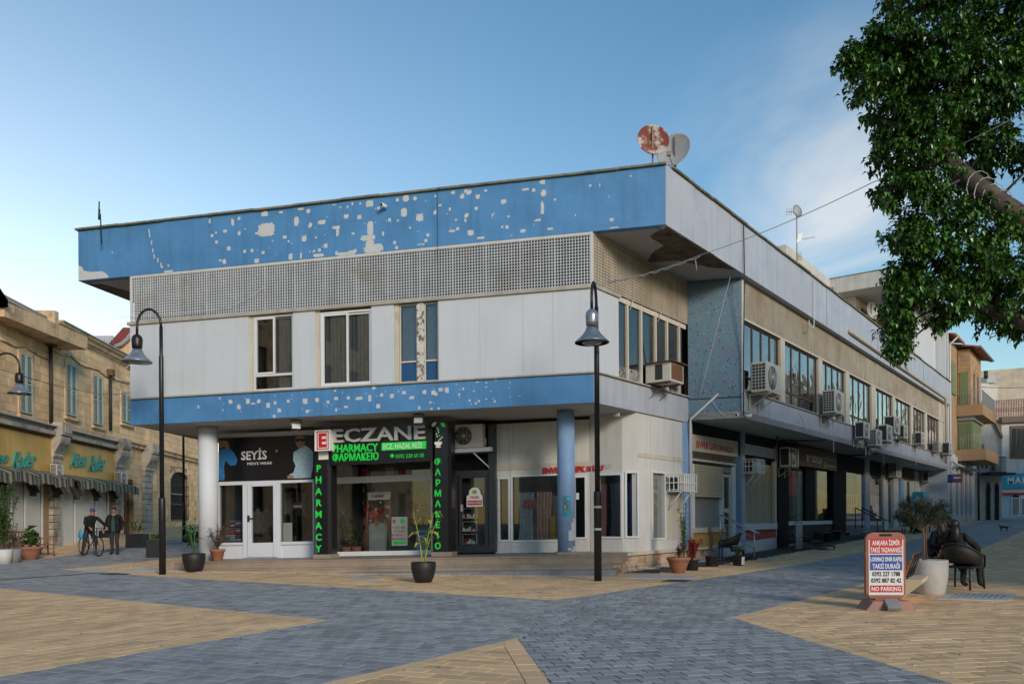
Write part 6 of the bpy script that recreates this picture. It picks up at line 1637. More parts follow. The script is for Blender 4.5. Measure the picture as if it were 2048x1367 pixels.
wallpoly([(2023,987),(2040,987),(2040,1031),(2023,1031)],Ym-.12,.06,'white_frame','door_frame',mk)
wallpoly([(2025,996),(2038,996),(2038,1029),(2025,1029)],Ym-.14,.01,'grey_render','door',mk)
wallpoly([(2025,989),(2038,989),(2038,994),(2025,994)],Ym-.14,.01,'dark_void','transom',mk)
wallpoly([(2042,989),(2060,988),(2060,1031),(2042,1031)],Ym-.12,.06,'white_frame','door_frame',mk)
wallpoly([(2044,996),(2058,996),(2058,1029),(2044,1029)],Ym-.14,.01,'grey_render','door',mk)
cb_=thing('utility_cabinet','tall grey utility cabinet beside the pale blue market wall','cabinet',at(1997,1036,70)); wallpoly([(1991,1007),(2003,1007),(2003,1037),(1991,1037)],70,.6,'grey_render','body',cb_); wallpoly([(1991,995),(1998,995),(1998,1006),(1991,1006)],70.1,.4,'grey_render','upper_box',cb_)
# high weathered wall behind
hb=thing('weathered_block','high weathered rendered block with rooftop boxes behind the tiled roof','building',at(2010,800,92))
wallpoly([(1956,742),(2300,715),(2300,1000),(1956,1000)],92,14,'weathered_wall','wall',hb)
wallpoly([(1956,766),(1974,766),(1996,772),(1996,812),(1956,812)],84,3,'light_render','stair_box',hb)
wallpoly([(1974,752),(1992,750),(1992,765),(1974,765)],84.5,1.5,'zinc','tank',hb)
m=MB(); p=at(1974,752,84); m.tube([(p[0],84.2,p[2]-.2),(p[0],84.2,p[2]+.6)],.2,6); m.build('vent_pipe','iron',hb)
# ================================================================ the rest of the square, unseen; some houses added to block light
def blockhouse(name,label,P0,du,L_,n_,depth,H,mt_,floors,win=1.1,seed=1,arch=False):
    """rendered town house front with real window recesses"""
    l=math.hypot(*du); d=(du[0]/l,du[1]/l); F=Frame(P0,d,(d[1]*n_,-d[0]*n_)); t=thing(name,label,'building',(P0[0],P0[1],gz(*P0)))
    ops=[]; fh=H/floors; k=int(L_/3.2)
    for f in range(floors):
        for i in range(k):
            c=(i+.5)*L_/k; ops.append((c-win/2,c+win/2,f*fh+.9+(0 if f else -.5),f*fh+fh-.7))
    wall_open(F,0,L_,-.5,H,ops,-.35,0,'wall',mt_,t)
    m=MB(F.P); m.box(0,L_,-depth,-.36,-.5,H-.1); m.build('mass',mt_,t)
    m=MB(F.P); m.box(-.2,L_+.2,-.5,.35,H,H+.35); m.build('cornice','light_render',t)
    for o in ops: 
        m=MB(F.P); frame_rect(m,F,o[0],o[1],o[2],o[3],-.2,-.12,.07); m.box((o[0]+o[1])/2-.03,(o[0]+o[1])/2+.03,-.19,-.13,o[2]+.07,o[3]-.07); m.build('window',['shutter_teal','brown_frame','white_frame'][seed%3],t)
    return t
blockhouse('cream_town_house','cream rendered town house across the street, outside the picture',FB.P(-9,15.5,0)[:2],dB,22,-1,9,11.5,'cream_render',3,seed=1)
blockhouse('ochre_town_house','ochre town house further along across the street, outside the picture',FB.P(14,15,0)[:2],dB,26,-1,9,10.2,'orange_render',3,seed=2)
blockhouse('pale_town_house','pale town house closing the far right side, outside the picture',FB.P(41,12.5,0)[:2],dB,20,-1,9,13,'cream_render',2,seed=3)
blockhouse('tall_blocker_house','tall stone house added behind the terrace to block the sun, outside the picture',(-27,-14),(0,1),48,1,9,17.5,'sandstone_trim',4,seed=1)  # unseen mass added to keep low sun off the square
blockhouse('rear_blocker_house','rendered town house added far behind the viewer as a light blocker, outside the picture',(-30,-42),(1,.05),28,-1,10,9,'cream_render',3,seed=2)  # unseen, placed and sized for the light it blocks
blockhouse('rear_corner_blocker','pale corner house added far behind the viewer as a light blocker, outside the picture',(6,-40),(1,.1),28,-1,10,8.5,'light_render',3,seed=3)  # unseen light blocker, set far back and kept low
# ================================================================ street lamps
mat('lamp_black',(.012,.013,.015),.38,.15,3,.05,30)
mat('lamp_shade_outer',(.34,.36,.38),.28,.25,6,.05,30,metal=.6)
mat('lamp_lens',(.35,.36,.36),.15,.1,3)
mat('lamp_band',(.60,.61,.62),.4,.1,3)
def make_lamp(label,H,rot,arm=.62,worn=False,base=True):
    t=thing('street_lamp',label,'street lamp')
    m=MB(); m.lathe((0,0,0),[(.085,0),(.085,1.95),(.078,2.0)],16); m.build('base_tube','lamp_black',t,local=True)
    m=MB(); m.lathe((0,0,2.0),[(.058,0),(.058,H*.82-2),(.045,H*.82-1.95),(.045,H-.45-2)],14); m.build('pole','lamp_black',t,local=True)
    R_=arm/2; z0=H-.45; pts=[(0,0,z0)]+[(R_-R_*math.cos(a*PI/12),0,z0+.45*math.sin(a*PI/12)) for a in range(1,13)]+[(arm,0,z0-.22)]
    m=MB(); m.tube(pts,.033,10); m.build('curved_arm','lamp_black',t,local=True)
    zc=z0-.20
    hd=MB(); hd.lathe((arm,0,zc-.50),[(.125,.14),(.13,.22),(.14,.36),(.12,.44),(.07,.49),(.04,.50)],20); h=hd.build('lamp_housing','lamp_shade_outer' if worn else 'lamp_black',t,local=True)
    hd=MB(); hd.lathe((arm,0,zc-.72),[(.37,.0),(.375,.012),(.29,.09),(.20,.18),(.14,.27),(.125,.32),(.12,.315),(.135,.26),(.19,.17),(.28,.075),(.36,.0)],28); hd.build('lamp_shade','lamp_shade_outer',t,local=True)
    hd=MB(); hd.lathe((arm,0,zc-.78),[(.0,.0),(.10,.012),(.20,.05),(.26,.11)],20); hd.build('lamp_lens','lamp_lens',t,local=True)
    t.rotation_euler=(0,0,rot); return t
P=pg(325,1149); H_=(1149-618)*P[1]/F_; l1=make_lamp('tall black arched street lamp standing left of the menswear shop, nearest the white column',H_,PI); l1.location=P; l1['group']='black arched street lamps'
P=pg(1196,1162); H_=(1162-573)*P[1]/F_
l2=make_lamp('black arched street lamp with two pale bands before the drapery corner',H_,PI+1.30,arm=.60,worn=True); l2.location=P; l2['group']='black arched street lamps'
for z in (1.13,1.62): m=MB(); m.lathe((0,0,z),[(.087,0),(.087,.05)],16); m.build('reflective_band','lamp_band',l2,local=True)
m=MB()
for k in range(3): m.tube([(.06+.05*math.cos(a*PI/6+k),.07,H_*.80+.16*math.sin(a*PI/6)) for a in range(13)],.008,4,cap=False)
m.build('coiled_cable','cable_white',l2,local=True)
Pf=pg(368,1083); l3=copy_tree(l1,Pf,PI*.5,'distant black street lamp pole before the stone wall with the grilled window',.88,'black arched street lamps')
# lamp at the far left, only its head in view
Yl=27.0; zr=pd(40,787,Yl)[2]; xl=pd(-13,787,Yl)[0]; gl=gz(xl,Yl)
l4=make_lamp('black street lamp head hanging before the first teal shutter at the left edge',zr-gl+1.37,0,arm=.88); l4.location=(xl,Yl,gl); l4['group']='black arched street lamps'
# ================================================================ pots and plants
def leafmesh(m,base,d,L_,w_,mi=0,tone=.5,fold=.25,up=Vector((0,0,1)),droop=.2):
    """one folded, pointed leaf of four faces"""
    d=Vector(d).normalized(); s=d.cross(up); s=s.normalized() if s.length>1e-4 else Vector((1,0,0)); n=s.cross(d).normalized(); b=Vector(base)
    mid=b+d*L_*.5+n*L_*.05; tip=b+d*L_-n*L_*droop
    l=mid+s*w_*.5+n*w_*fold; r=mid-s*w_*.5+n*w_*fold
    m.add([b,l,mid,r,tip],[(0,1,2),(0,2,3),(1,4,2),(2,4,3)],mi,tone)
def rdir(R,zlo=-.3,zhi=1.):
    a=R.uniform(0,2*PI); z=R.uniform(zlo,zhi); r=math.sqrt(max(0,1-z*z)); return Vector((r*math.cos(a),r*math.sin(a),z))
def potlathe(prof,t,mt_,name='pot',seg=24): m=MB(); m.lathe((0,0,0),prof,seg); return m.build(name,mt_,t,local=True)
def soil(t,r,z): m=MB(); m.lathe((0,0,z),[(r,0),(r*.7,.015),(.001,.02)],16); m.build('soil','soil',t,local=True)
BOWL=[(.14,0),(.17,.01),(.22,.12),(.265,.30),(.27,.44),(.255,.455),(.24,.44),(.235,.38)]
def canna(name,label,P,pot_s,seed,h,yellow=True,nst=3,group=None):
    R=random.Random(seed); t=thing(name,label,'potted plant',P); potlathe([(r*pot_s,z*pot_s) for r,z in BOWL],t,'black_pot'); soil(t,.235*pot_s,.39*pot_s)
    for k in range(nst):
        a=R.uniform(0,2*PI); lean=R.uniform(.05,.30); hh_=h*R.uniform(.7,1); z0=.38*pot_s
        pts=[(.03*math.cos(a)+lean*math.cos(a)*(q/5)**1.6,.03*math.sin(a)+lean*math.sin(a)*(q/5)**1.6,z0+hh_*q/5) for q in range(6)]
        m=MB(); m.tube(pts,[.016,.014,.012,.010,.008,.005],6); m.build('stem','leaf_yellow' if yellow else 'leaf_green',t,local=True)
        m=MB()
        for j in range(6):
            q=.45+.55*j/5; i=min(5,int(q*5)); b=pts[i]; d=Vector((math.cos(a+R.uniform(-1.6,1.6)),math.sin(a+R.uniform(-1.6,1.6)),R.uniform(.1,1.1)))
            leafmesh(m,b,d,R.uniform(.20,.36),R.uniform(.07,.12),0,R.random(),.2,droop=.45)
        m.build('leaves','leaf_yellow' if (yellow and k!=1) else 'leaf_green',t,local=True,kind='stuff')
    return t
canna('potted_plant','black bowl pot with a tall yellow strelitzia cutting standing before the pharmacy window',pg(847,1165),1.02,5,1.20)
uP_=FG.uz(388,1138,.78)[0]; pP_=FG.P(uP_,.78,0)
canna('potted_plant','black bowl pot with thin green stems beside the white column of the menswear shop',(pP_[0],pP_[1],.015),1.12,9,.95,False,4)
def bushpot(label,P,pr,mt_pot,mt_leaf,n,h,r,seed,ll=.10,lw=.03,stems=6,group=None,saucer=False):
    R=random.Random(seed); t=thing('potted_plant',label,'potted plant',P); potlathe(pr,t,mt_pot); zt=max(z for _,z in pr); rt=max(q for q,z in pr if z>zt*.8); soil(t,rt*.85,zt*.9)
    if saucer: m=MB(); m.lathe((0,0,-.0),[(pr[0][0]*1.25,0),(pr[0][0]*1.5,.05),(pr[0][0]*1.45,.055)],18); m.build('saucer',mt_pot,t,local=True)
    m=MB(); tips=[]
    for k in range(stems):
        a=R.uniform(0,2*PI); rr=r*R.uniform(.1,.8); hh_=h*R.uniform(.55,1)
        p=[(rr*math.cos(a)*(q/4)**1.3,rr*math.sin(a)*(q/4)**1.3,zt*.9+hh_*q/4) for q in range(5)]; m.tube(p,[.012,.010,.008,.006,.003],5); tips.append(p)
    m.build('stems','stem_brown',t,local=True)
    m=MB()
    for i in range(n):
        p=R.choice(tips); q=R.uniform(.7,4); i0=min(3,int(q)); f=q-i0; b=[p[i0][c]*(1-f)+p[i0+1][c]*f for c in range(3)]
        leafmesh(m,b,rdir(R,-.2,1),ll*R.uniform(.7,1.2),lw*R.uniform(.8,1.2),0,R.random())
    m.build('foliage',mt_leaf,t,local=True,kind='stuff'); return t
TC=[(.12,0),(.13,.01),(.19,.26),(.21,.27),(.215,.33),(.19,.335),(.185,.30)]
WIDE=[(.14,0),(.16,.01),(.25,.20),(.29,.28),(.31,.29),(.31,.34),(.27,.345),(.26,.31)]
p=FG.P(FG.uz(435,1119,-.35)[0],-.35,.483)
mat('leaf_bronze',(.14,.095,.07),.6,.35,9)
bushpot('terracotta pot with a bushy bronze leaved shrub on the step by the white column',p,TC,'terracotta','leaf_bronze',420,.75,.42,3,.13,.03,9)
bushpot('large wide terracotta pot with red flowering shrub by the stained plinth',pg(1357,1146),[(r*.95,z*1.2) for r,z in WIDE],'terracotta','leaf_dark',120,.35,.3,4,.12,.03,6)
# red poinsettia beside and tall oleander behind
bushpot('small black patterned pot with a red leaved poinsettia touching the wide terracotta pot',pg(1385,1141),[(.13,0),(.14,.01),(.16,.28),(.17,.29),(.15,.29)],'black_pot','leaf_red',520,.60,.50,6,.10,.05,12)
bushpot('tall thin oleander in a hidden pot behind the red poinsettia',pg(1368,1139),[(.12,0),(.15,.3),(.13,.3)],'black_pot','leaf_green',420,1.75,.26,8,.16,.024,5)
bushpot('black pot on a saucer with a spiky dried brown green cactus',pg(1423,1133),[(.13,0),(.14,.02),(.17,.30),(.18,.31),(.16,.31)],'black_pot','leaf_bronze',260,1.0,.16,12,.10,.03,7,saucer=True)
bushpot('black and white painted bucket with a low green plant beside the cane chair',pg(1477,1131),[(.14,0),(.15,.01),(.17,.30),(.18,.31),(.16,.31)],'black_pot','leaf_green',260,.30,.22,15,.10,.02,10)
o=CH[[k for k in CH if k.startswith('potted_plant')][-1]][0]; m=MB()
t_=o.parent; 
cylpatch((0,0),.16,-1.2,.5,.03,.28,'white_patch','white_frame',t_,.012) if False else None
m=MB(); vs=[]
for k in range(7): a=-1.3+1.5*k/6; vs+=[(.158*math.cos(a),.158*math.sin(a),.04),(.178*math.cos(a),.178*math.sin(a),.27)]
m.add(vs,[(2*k,2*k+2,2*k+3,2*k+1) for k in range(6)]); m.build('white_patch','white_frame',t_,local=True)
# cube planters on the lane
def cube_planter(label,px,py,w_,h,seed,leafL=.35,n=40,tall=.6,mt_='leaf_green'):
    P=pg(px,py); R=random.Random(seed); t=thing('cube_planter',label,'planter',P,.1); m=MB(); m.box(-w_/2,w_/2,-w_/2,w_/2,0,h); m.build('box','black_pot',t,local=True,bevel=.01)
    m=MB(); 
    for k in range(n): leafmesh(m,(R.uniform(-.3,.3)*w_,R.uniform(-.3,.3)*w_,h+R.uniform(0,.1)),rdir(R,.3,1),leafL*R.uniform(.6,1.2)*(tall+.4),.05,0,R.random())
    m.build('foliage',mt_,t,local=True,kind='stuff'); return t
cube_planter('black cube planter with tall arching leaves before the brown door',275,1094,.68,.55,1,.55,22,1.0)
cube_planter('black cube planter with short grassy plant close behind the tall left lamp post',312,1114,.50,.62,2,.16,120,.5)
cube_planter('black cube planter half hidden behind the white column',389,1083,.62,.45,3,.3,20,.6)
def pots_left():
    WP=pg(60,1119); bushpot('wide terracotta bowl with a broad leaved green plant before the wooden benches',WP,[(r*1.25,z*1.3) for r,z in WIDE],'terracotta','leaf_green',46,.75,.30,22,.34,.24,7)
    bushpot('tall leafy shrub in a square pale pot at the left edge',pg(8,1127),[(.2,0),(.24,.45),(.22,.46)],'shop_white','leaf_green',1300,2.3,.75,23,.13,.06,16)
    bushpot('grey pot with thin stems standing between the leafy shrub and the terracotta bowl',pg(28,1125),[(.19,0),(.22,.45),(.2,.46)],'grey_step','leaf_dark',120,.9,.25,24,.14,.03,7)
pots_left()
# ================================================================ furniture
mat('varnished_wood',(.25,.085,.03),.45,.2,5,.15,30)
mat('cane_dark',(.020,.018,.017),.6,.2,20,.3,120)
mat('concrete_cream',(.62,.50,.36),.9,.06,2,.2,60)
mat('planter_white',(.60,.57,.52),.9,.07,9,.35,120)
def wood_seat(label,px,py,rz,w_=.62):
    P=pg(px,py); t=thing('wooden_armchair',label,'chair',P,rz)
    for x in (-w_/2,w_/2):
        for y in (-.25,.25): m=MB(); m.tube([(x*1.05,y*1.1,0),(x,y,.42 if y<0 else .42)],.025,6); m.build('leg','varnished_wood',t,local=True)
    m=MB(); m.box(-w_/2-.03,w_/2+.03,-.3,.28,.40,.44); m.build('seat','varnished_wood',t,local=True,bevel=.008)
    n=max(5,int(w_/.09))
    for i in range(n): x=-w_/2+w_*i/(n-1); m=MB(); m.tube([(x,.27,.44),(x*1.06,.34,.80)],.013,5); m.build('spindle','varnished_wood',t,local=True)
    m=MB(); m.box(-w_/2-.06,w_/2+.06,.31,.36,.79,.86); m.build('top_rail','varnished_wood',t,local=True,bevel=.01)
    for s_ in (-1,1): m=MB(); m.box(s_*(w_/2+.03)-.025,s_*(w_/2+.03)+.025,-.28,.33,.62,.65); m.tube([(s_*(w_/2+.03),-.25,.42),(s_*(w_/2+.03),-.25,.62)],.015,5); m.build('arm_rest','varnished_wood',t,local=True)
    return t
wood_seat('low wooden spindle bench right of the terracotta bowl, before the white shutters',85,1112,2.3,.85)
wood_seat('low wooden spindle chair left of the terracotta bowl',22,1113,2.6,.62)
wood_seat('low wooden spindle bench behind the terracotta bowl',50,1108,2.9,.80)
# cane chairs
def cane_chair(label,P,rz,s_=1.0,group='dark cane café chairs'):
    t=thing('cane_chair',label,'chair',P,rz,group)
    for x,y in ((-.25,-.24),(.25,-.24),(-.23,.24),(.23,.24)):
        m=MB(); m.tube([(x*1.08,y*1.1,0),(x,y,.44)],.019,7); m.build('leg','cane_dark',t,local=True)
    m=MB(); m.box(-.27,.27,-.28,.26,.41,.445); m.build('seat','cane_dark',t,local=True,bevel=.012)
    # wrap-round back shell
    m=MB(); vs=[]; n=12
    for i in range(n+1):
        a=math.radians(-15+210*i/n); r=.31; x=r*math.cos(a); y=r*.95*math.sin(a)-.02; top=.66+.22*max(0,math.sin(a))**1.2
        for k,(rr,z) in enumerate(((1.0,.50),(1.05,.5+(top-.5)*.5),(1.1,top))): vs.append((x*rr,y*rr+ (z-.5)*.25*max(0,math.sin(a)),z))
    fs=[(3*i+k,3*i+3+k,3*i+4+k,3*i+1+k) for i in range(n) for k in (0,1)]
    m.add(vs,fs,smooth=True); o=m.build('back_shell','cane_dark',t,local=True); mo=o.modifiers.new('s','SOLIDIFY'); mo.thickness=.012
    m=MB(); m.tube([vs[3*i+2] for i in range(n+1)],.018,7); m.build('top_rim','cane_dark',t,local=True)
    for s_ in (-1,1): m=MB(); m.tube([(s_*.31,-.06,.66),(s_*.30,-.22,.64),(s_*.27,-.27,.42)],.019,7); m.build('arm_support','cane_dark',t,local=True)
    return t
PW=pg(1945,1180)
ch1=cane_chair('black cane chair nearest the white planter, holding the person in the black hoodie',(PW[0]-.02,PW[1]+.28,PW[2]),2.2)
cane_chair('empty dark cane chair standing by the steel handrail steps',pg(1458,1121),-2.0)
# folded table top leaning behind the chair etc. omitted; taxi board
ab_=thing('taxi_board','reddish plastic taxi rank board with red and blue panels reading NO PARKING','sign',pg(1770,1219),-.06)
mat('brick_plastic',(.30,.095,.055),.5,.1,4,.15,60,stain=(5,.6,.8,(.40,.20,.15)))
mat('pink_plastic',(.36,.19,.16),.7,.1,4,.15,60)
mat('scuffed_white',(.70,.70,.70),.5,.04,5,0,30,stain=(3.5,.66,.72,(.35,.33,.32)))
Yb=pg(1770,1219)[1]; kx=Yb/F_
bw=.585*(kx/.00745) ; k_=kx
W2_=39.0*kx; Hb=155*kx
m=MB(); q=[(-W2_,.24),(-W2_+.06,.17),(W2_-.06,.17),(W2_,.24),(W2_,Hb-.09),(W2_-.03,Hb-.03),(W2_-.10,Hb),(-W2_+.10,Hb),(-W2_+.03,Hb-.03),(-W2_,Hb-.09)]
m.prism(q,-.035,.035,axis=1); fr_=m.build('frame','brick_plastic',ab_,local=True,bevel=.012)
m=MB(); m.box(-.09,.09,-.04,.04,Hb-.055,Hb-.02); m.build('hand_hole','dark_void',fr_,local=True)
x0=-W2_+.038; x1=W2_-.038; zb=.225; zt=Hb-.105
m=MB(); m.box(x0,x1,-.048,-.036,zb,zt); fc=m.build('face','scuffed_white',ab_,local=True,bevel=.004)
def pix2b(px,py): return ((px-1773)*k_+.0,(1219-py)*k_)
def pan(y0,y1,mt_,lines):
    a=pix2b(1741,y0); b=pix2b(1805,y1); m=MB(); m.box(x0+.018,x1-.018,-.0505,-.0485,b[1],a[1]); o=m.build('colour_panel',mt_,fc,local=True)
    return o
M0=Matrix.Translation(ab_.location)@Matrix.Rotation(-.06,4,'Z')
def btext(par,s_,y0,y1,wf,mt_):
    a=pix2b(0,y0)[1]; b=pix2b(0,y1)[1]; w_=(x1-x0)*wf; P=M0@Vector((-w_/2,-.052,b)); d=M0.to_3x3()@Vector((1,0,0))
    text('lettering',s_,par,P,d,(0,0,1),(a-b)*1.37,mt_,ext=.001,bold=.0016,fit=w_)
o=pan(1076,1106,'sign_red',0); btext(o,'ANKARA İZMİR',1079.5,1089,.80,'sign_white'); btext(o,'TAKSİ YAZAHANESİ',1093.5,1103,.90,'sign_white')
o=pan(1108,1139,'sign_blue',0); btext(o,'LOKMACI SINIR KAPISI',1112.5,1121,.90,'sign_white'); btext(o,'TAKSİ DURAĞI',1126,1135.5,.78,'sign_white')
btext(fc,'0392 227 1788',1141.5,1150.5,.80,'black_panel'); btext(fc,'0392 887 82 42',1154.5,1163.5,.86,'black_panel')
o=pan(1169,1183,'sign_red',0); btext(o,'NO PARKING',1171.5,1180,.84,'sign_white')
m=MB(); q=[(-.36,.0),(.34,.0),(.33,.05),(.29,.15),(-.24,.15),(-.32,.05)]; m.prism(q,-.20,.22,axis=1); m.build('foot','pink_plastic',ab_,local=True,bevel=.012)
m=MB(); m.box(-.15,.15,-.03,.03,.12,.19); m.build('neck','brick_plastic',ab_,local=True)
wb=MB().box(-.10,.10,-.13,.07,0,.06).build('paving_weight','grey_step',bevel=.008); wb.location=(ab_.location[0]+.0,ab_.location[1]-.20,ab_.location[2]+.10); wb.rotation_euler=(.62,0,-.06); tag(wb,'grey concrete block weighing down the foot of the taxi board','concrete block')
# bench with cream concrete ends and brown slats
def bench(label,P,rz):
    t=thing('slatted_bench',label,'bench',P,rz)
    m=MB(); q=[(-.05,0),(.12,0),(.62,.42),(.62,.50),(-.30,.50),(-.30,.40)]; m.prism(q,-.75,.75,axis=0); m.build('concrete_base','concrete_cream',t,local=True,bevel=.012)
    for i in range(5): m=MB(); m.box(-.80,.80,-.26+i*.105,-.175+i*.105,.515,.545); m.build('seat_slat','varnished_wood',t,local=True,bevel=.006)
    for i in range(4): z=.60+i*.105; m=MB(); y=.30+.045*i; m.box(-.80,.80,y,y+.03,z,z+.085); m.build('back_slat','varnished_wood',t,local=True,bevel=.006)
    for x in (-.6,0,.6): m=MB(); m.tube([(x,.20,.52),(x,.34,.50),(x,.36,.60),(x,.50,1.0)],.022,6); m.build('back_bracket','black_metal',t,local=True)
    return t
mat('slat_brown',(.10,.040,.025),.5,.2,5,.15,30)
PB_=pg(1820,1207)
bench('brown slatted bench on a cream concrete base directly behind the taxi board',(PB_[0]+.02,PB_[1]+.62,PB_[2]),-2.12).scale=(.78,)*3
Q=pg(1885,1180); bench('second brown slatted bench mostly hidden behind the white planter',(Q[0]+1.05,Q[1]+2.6,Q[2]+.02),-2.12).scale=(.85,)*3
# white round planter with the olive tree
Pp=pg(1878,1191); k2=Pp[1]/F_
pt=thing('round_planter','large speckled white round planter beside the bench','planter',(Pp[0],Pp[1]+.28,Pp[2]))
r_=33*k2; m=MB(); m.lathe((0,0,0),[(r_*.72,0),(r_*.80,.03),(r_*.98,.32),(r_*1.0,.60),(r_*.96,.62),(r_*.90,.60),(r_*.88,.52)],32); m.build('bowl','planter_white',pt,local=True); soil(pt,r_*.88,.53)
mat('olive_leaf',(.105,.125,.075),.55,.35,14); mat('olive_bark',(.22,.17,.12),.9,.2,9,.4,60)
ot=thing('olive_tree','small grey green olive tree with a round crown growing in the white planter','tree',(Pp[0]-.12,Pp[1]+.28,Pp[2]+.54))
m=MB(); m.tube([(0,0,0),(.01,0,.5),(-.02,.01,.70)],[.022,.02,.018],8); m.build('trunk','olive_bark',ot,local=True)
m=MB(); m.tube([(.06,.02,0),(.055,.02,.85)],.014,8); m.build('stake','varnished_wood',ot,local=True)
R=random.Random(31); tips=[]; mb_=MB()
for k in range(46):
    d=rdir(R,-.35,1); e=Vector((d.x*.44,d.y*.42,.86+d.z*.30)); s0=Vector((-.02,.01,.58+R.uniform(0,.2))); md=(s0+e)/2+Vector((R.uniform(-.06,.06),R.uniform(-.06,.06),R.uniform(-.03,.06)))
    mb_.tube([s0,md,e],[.009,.006,.003],4); tips.append((s0,md,e))
mb_.build('branches','olive_bark',ot,local=True); m=MB()
for i in range(5200):
    a,b,c=R.choice(tips); f=R.uniform(.35,1.12); p=a*(1-f)**2+b*2*f*(1-f)+c*f*f if f<=1 else c+(c-b)*(f-1)*1.5; p=p+Vector((R.gauss(0,.028),R.gauss(0,.028),R.gauss(0,.028)))
    leafmesh(m,p,rdir(R,-.3,1),R.uniform(.05,.085),.020,0,R.random())
m.build('foliage','olive_leaf',ot,local=True,kind='stuff')
# utility covers set in the paving
mat('cover_pale',(.50,.49,.46),.7,.08,5,.2,60); mat('cover_dark',(.035,.036,.036),.6,.2,5,.2,60)
def cover(label,pts,mt_,name='cover_plate',slots=0,cat='utility cover'):
    q=[pg(x,y) for x,y in pts]; c=[sum(p[i] for p in q)/len(q) for i in range(3)]; t=thing(name,label,cat,c)
    m=MB(); lo=[(p[0],p[1],gz(p[0],p[1])+.006) for p in q]; hi=[(p[0],p[1],gz(p[0],p[1])+.024) for p in q]; n=len(q); m.add(lo+hi,[tuple(range(n,2*n))]+[(i,(i+1)%n,n+(i+1)%n,n+i) for i in range(n)]); m.build('plate',mt_,t)
    for k in range(slots):
        f=.15+.7*k/max(1,slots-1); a=Vector(hi[0])*(1-f)+Vector(hi[1])*f; b=Vector(hi[3])*(1-f)+Vector(hi[2])*f; d=(b-a)*.25; w_=(Vector(hi[1])-Vector(hi[0]))*.008
        m=MB(); m.add([a+d-w_+Vector((0,0,.002)),a+d+w_+Vector((0,0,.002)),b-d+w_+Vector((0,0,.002)),b-d-w_+Vector((0,0,.002))],[(0,1,2,3)]); m.build('slot','dark_void',t)
    return t
cover('pale grey utility cover before the pharmacy steps',[(686,1158),(738,1162),(768,1158),(716,1155)],'cover_pale')
cover('pale grey cover with slots in front of the white planter',[(1872,1199),(2016,1203),(2036,1189),(1902,1187)],'cover_pale',slots=9)
cover('pale square cover nearest the terracotta pots',[(1262,1157),(1316,1157.5),(1342,1151),(1290,1150.5)],'cover_pale')
cover('pale square cover between the dark grating and the terracotta pots',[(1325,1157),(1385,1157.5),(1398,1152),(1350,1151)],'cover_pale')
cover('black grating set between grey and tan paving',[(1322,1163),(1368,1164.5),(1385,1161),(1340,1160)],'cover_dark',slots=5)
cover('pale slab beside the drain channel left of the tall lamp post',[(150,1141),(205,1145),(232,1141),(180,1138)],'cover_pale')
cover('dark slab at the end of the drain channel left of the tall lamp post',[(198,1149),(246,1150),(262,1148),(220,1146)],'cover_dark')
cover('pale slab right of the drain channel left of the tall lamp post',[(254,1142),(290,1144),(315,1141),(280,1138)],'cover_pale')
q=[pg(-120,1168),pg(210,1145)]; a,b=Vector(q[0]),Vector(q[1]); d=(b-a).normalized(); s=Vector((-d.y,d.x,0))*.07; m=MB(); n=16
vs=[]
for i in range(n+1): p=a+(b-a)*i/n; z=gz(p.x,p.y)+.02; vs+=[(p.x-s.x,p.y-s.y,z),(p.x+s.x,p.y+s.y,z)]
m.add(vs,[(2*i,2*i+2,2*i+3,2*i+1) for i in range(n)]); o=m.build('drain_channel','cover_dark'); tag(o,'long dark drain channel across the grey paving at the left','drain')
q=[pg(200,1108),pg(310,1105)]
# ================================================================ steel steps and barriers along the street
def stairs_frame(label,px,py,rz,nst,w_,rise,run,mt_,rail=None):
    P=pg(px,py); t=thing('entrance_steps',label,'steps',P,rz)
    for i in range(nst):
        m=MB(); m.box(-w_/2,w_/2,i*run,i*run+run*1.05,rise*(i+1)-.05,rise*(i+1)); m.build('tread',mt_,t,local=True,bevel=.005)
        for x in (-w_/2+.03,w_/2-.03):
            m=MB(); m.tube([(x,i*run+.03,rise*i if i==0 else rise*i-.05),(x,i*run+.03,rise*(i+1)-.05)],.022,4); m.build('riser_post',mt_,t,local=True)
    return t
def rail(t,w_,nst,rise,run,mt_,bars=4,h=.95):
    for x in (-w_/2,w_/2):
        m=MB(); a=(x,.05,0); b=(x,nst*run,nst*rise)
        m.tube([(x,.05,0.04),(x,.05,h-.1)],.022,8); m.tube([(x,nst*run,nst*rise),(x,nst*run,nst*rise+h)],.022,8)
        m.tube([(x,-.10,h-.12),(x,.05,h-.05),(x,nst*run,nst*rise+h)],.025,8)
        for k in range(1,bars+1): z=h*k/(bars+1.4); m.tube([(x,.05,z),(x,nst*run,nst*rise+z)],.009,6)
        m.build('handrail',mt_,t,local=True)
rzs=math.atan2(nB[1],nB[0])-PI/2
def into(F): return math.atan2(-F.nn[1],-F.nn[0])-PI/2
t=stairs_frame('black steps with bright steel handrails at the cream glazed door',1512,1118,into(FB)+.35,3,1.1,.16,.36,'black_metal'); rail(t,1.1,3,.16,.36,'steel')
stairs_frame('black open steps before the black shopfront, with benches stacked beside',1662,1098,into(FB)+.5,4,1.3,.17,.42,'black_metal')
t=stairs_frame('small stoop with black iron railings beside the poster windows',1764,1077,into(FB),3,1.2,.16,.33,'grey_step'); rail(t,1.2,3,.16,.33,'black_metal',0,.95)
for k in range(2):
    for i in range(6): 
        pass
gr=thing('crowd_barrier','thin rusty steel barrier leaning by the black shop post','barrier',pg(1598,1102),ang(FB)+.1)
m=MB()
for i in range(8): x=-.55+1.1*i/7; m.tube([(x,0,.08),(x,0,1.02)],.010,5)
m.build('bars','pipe_white',gr,local=True)
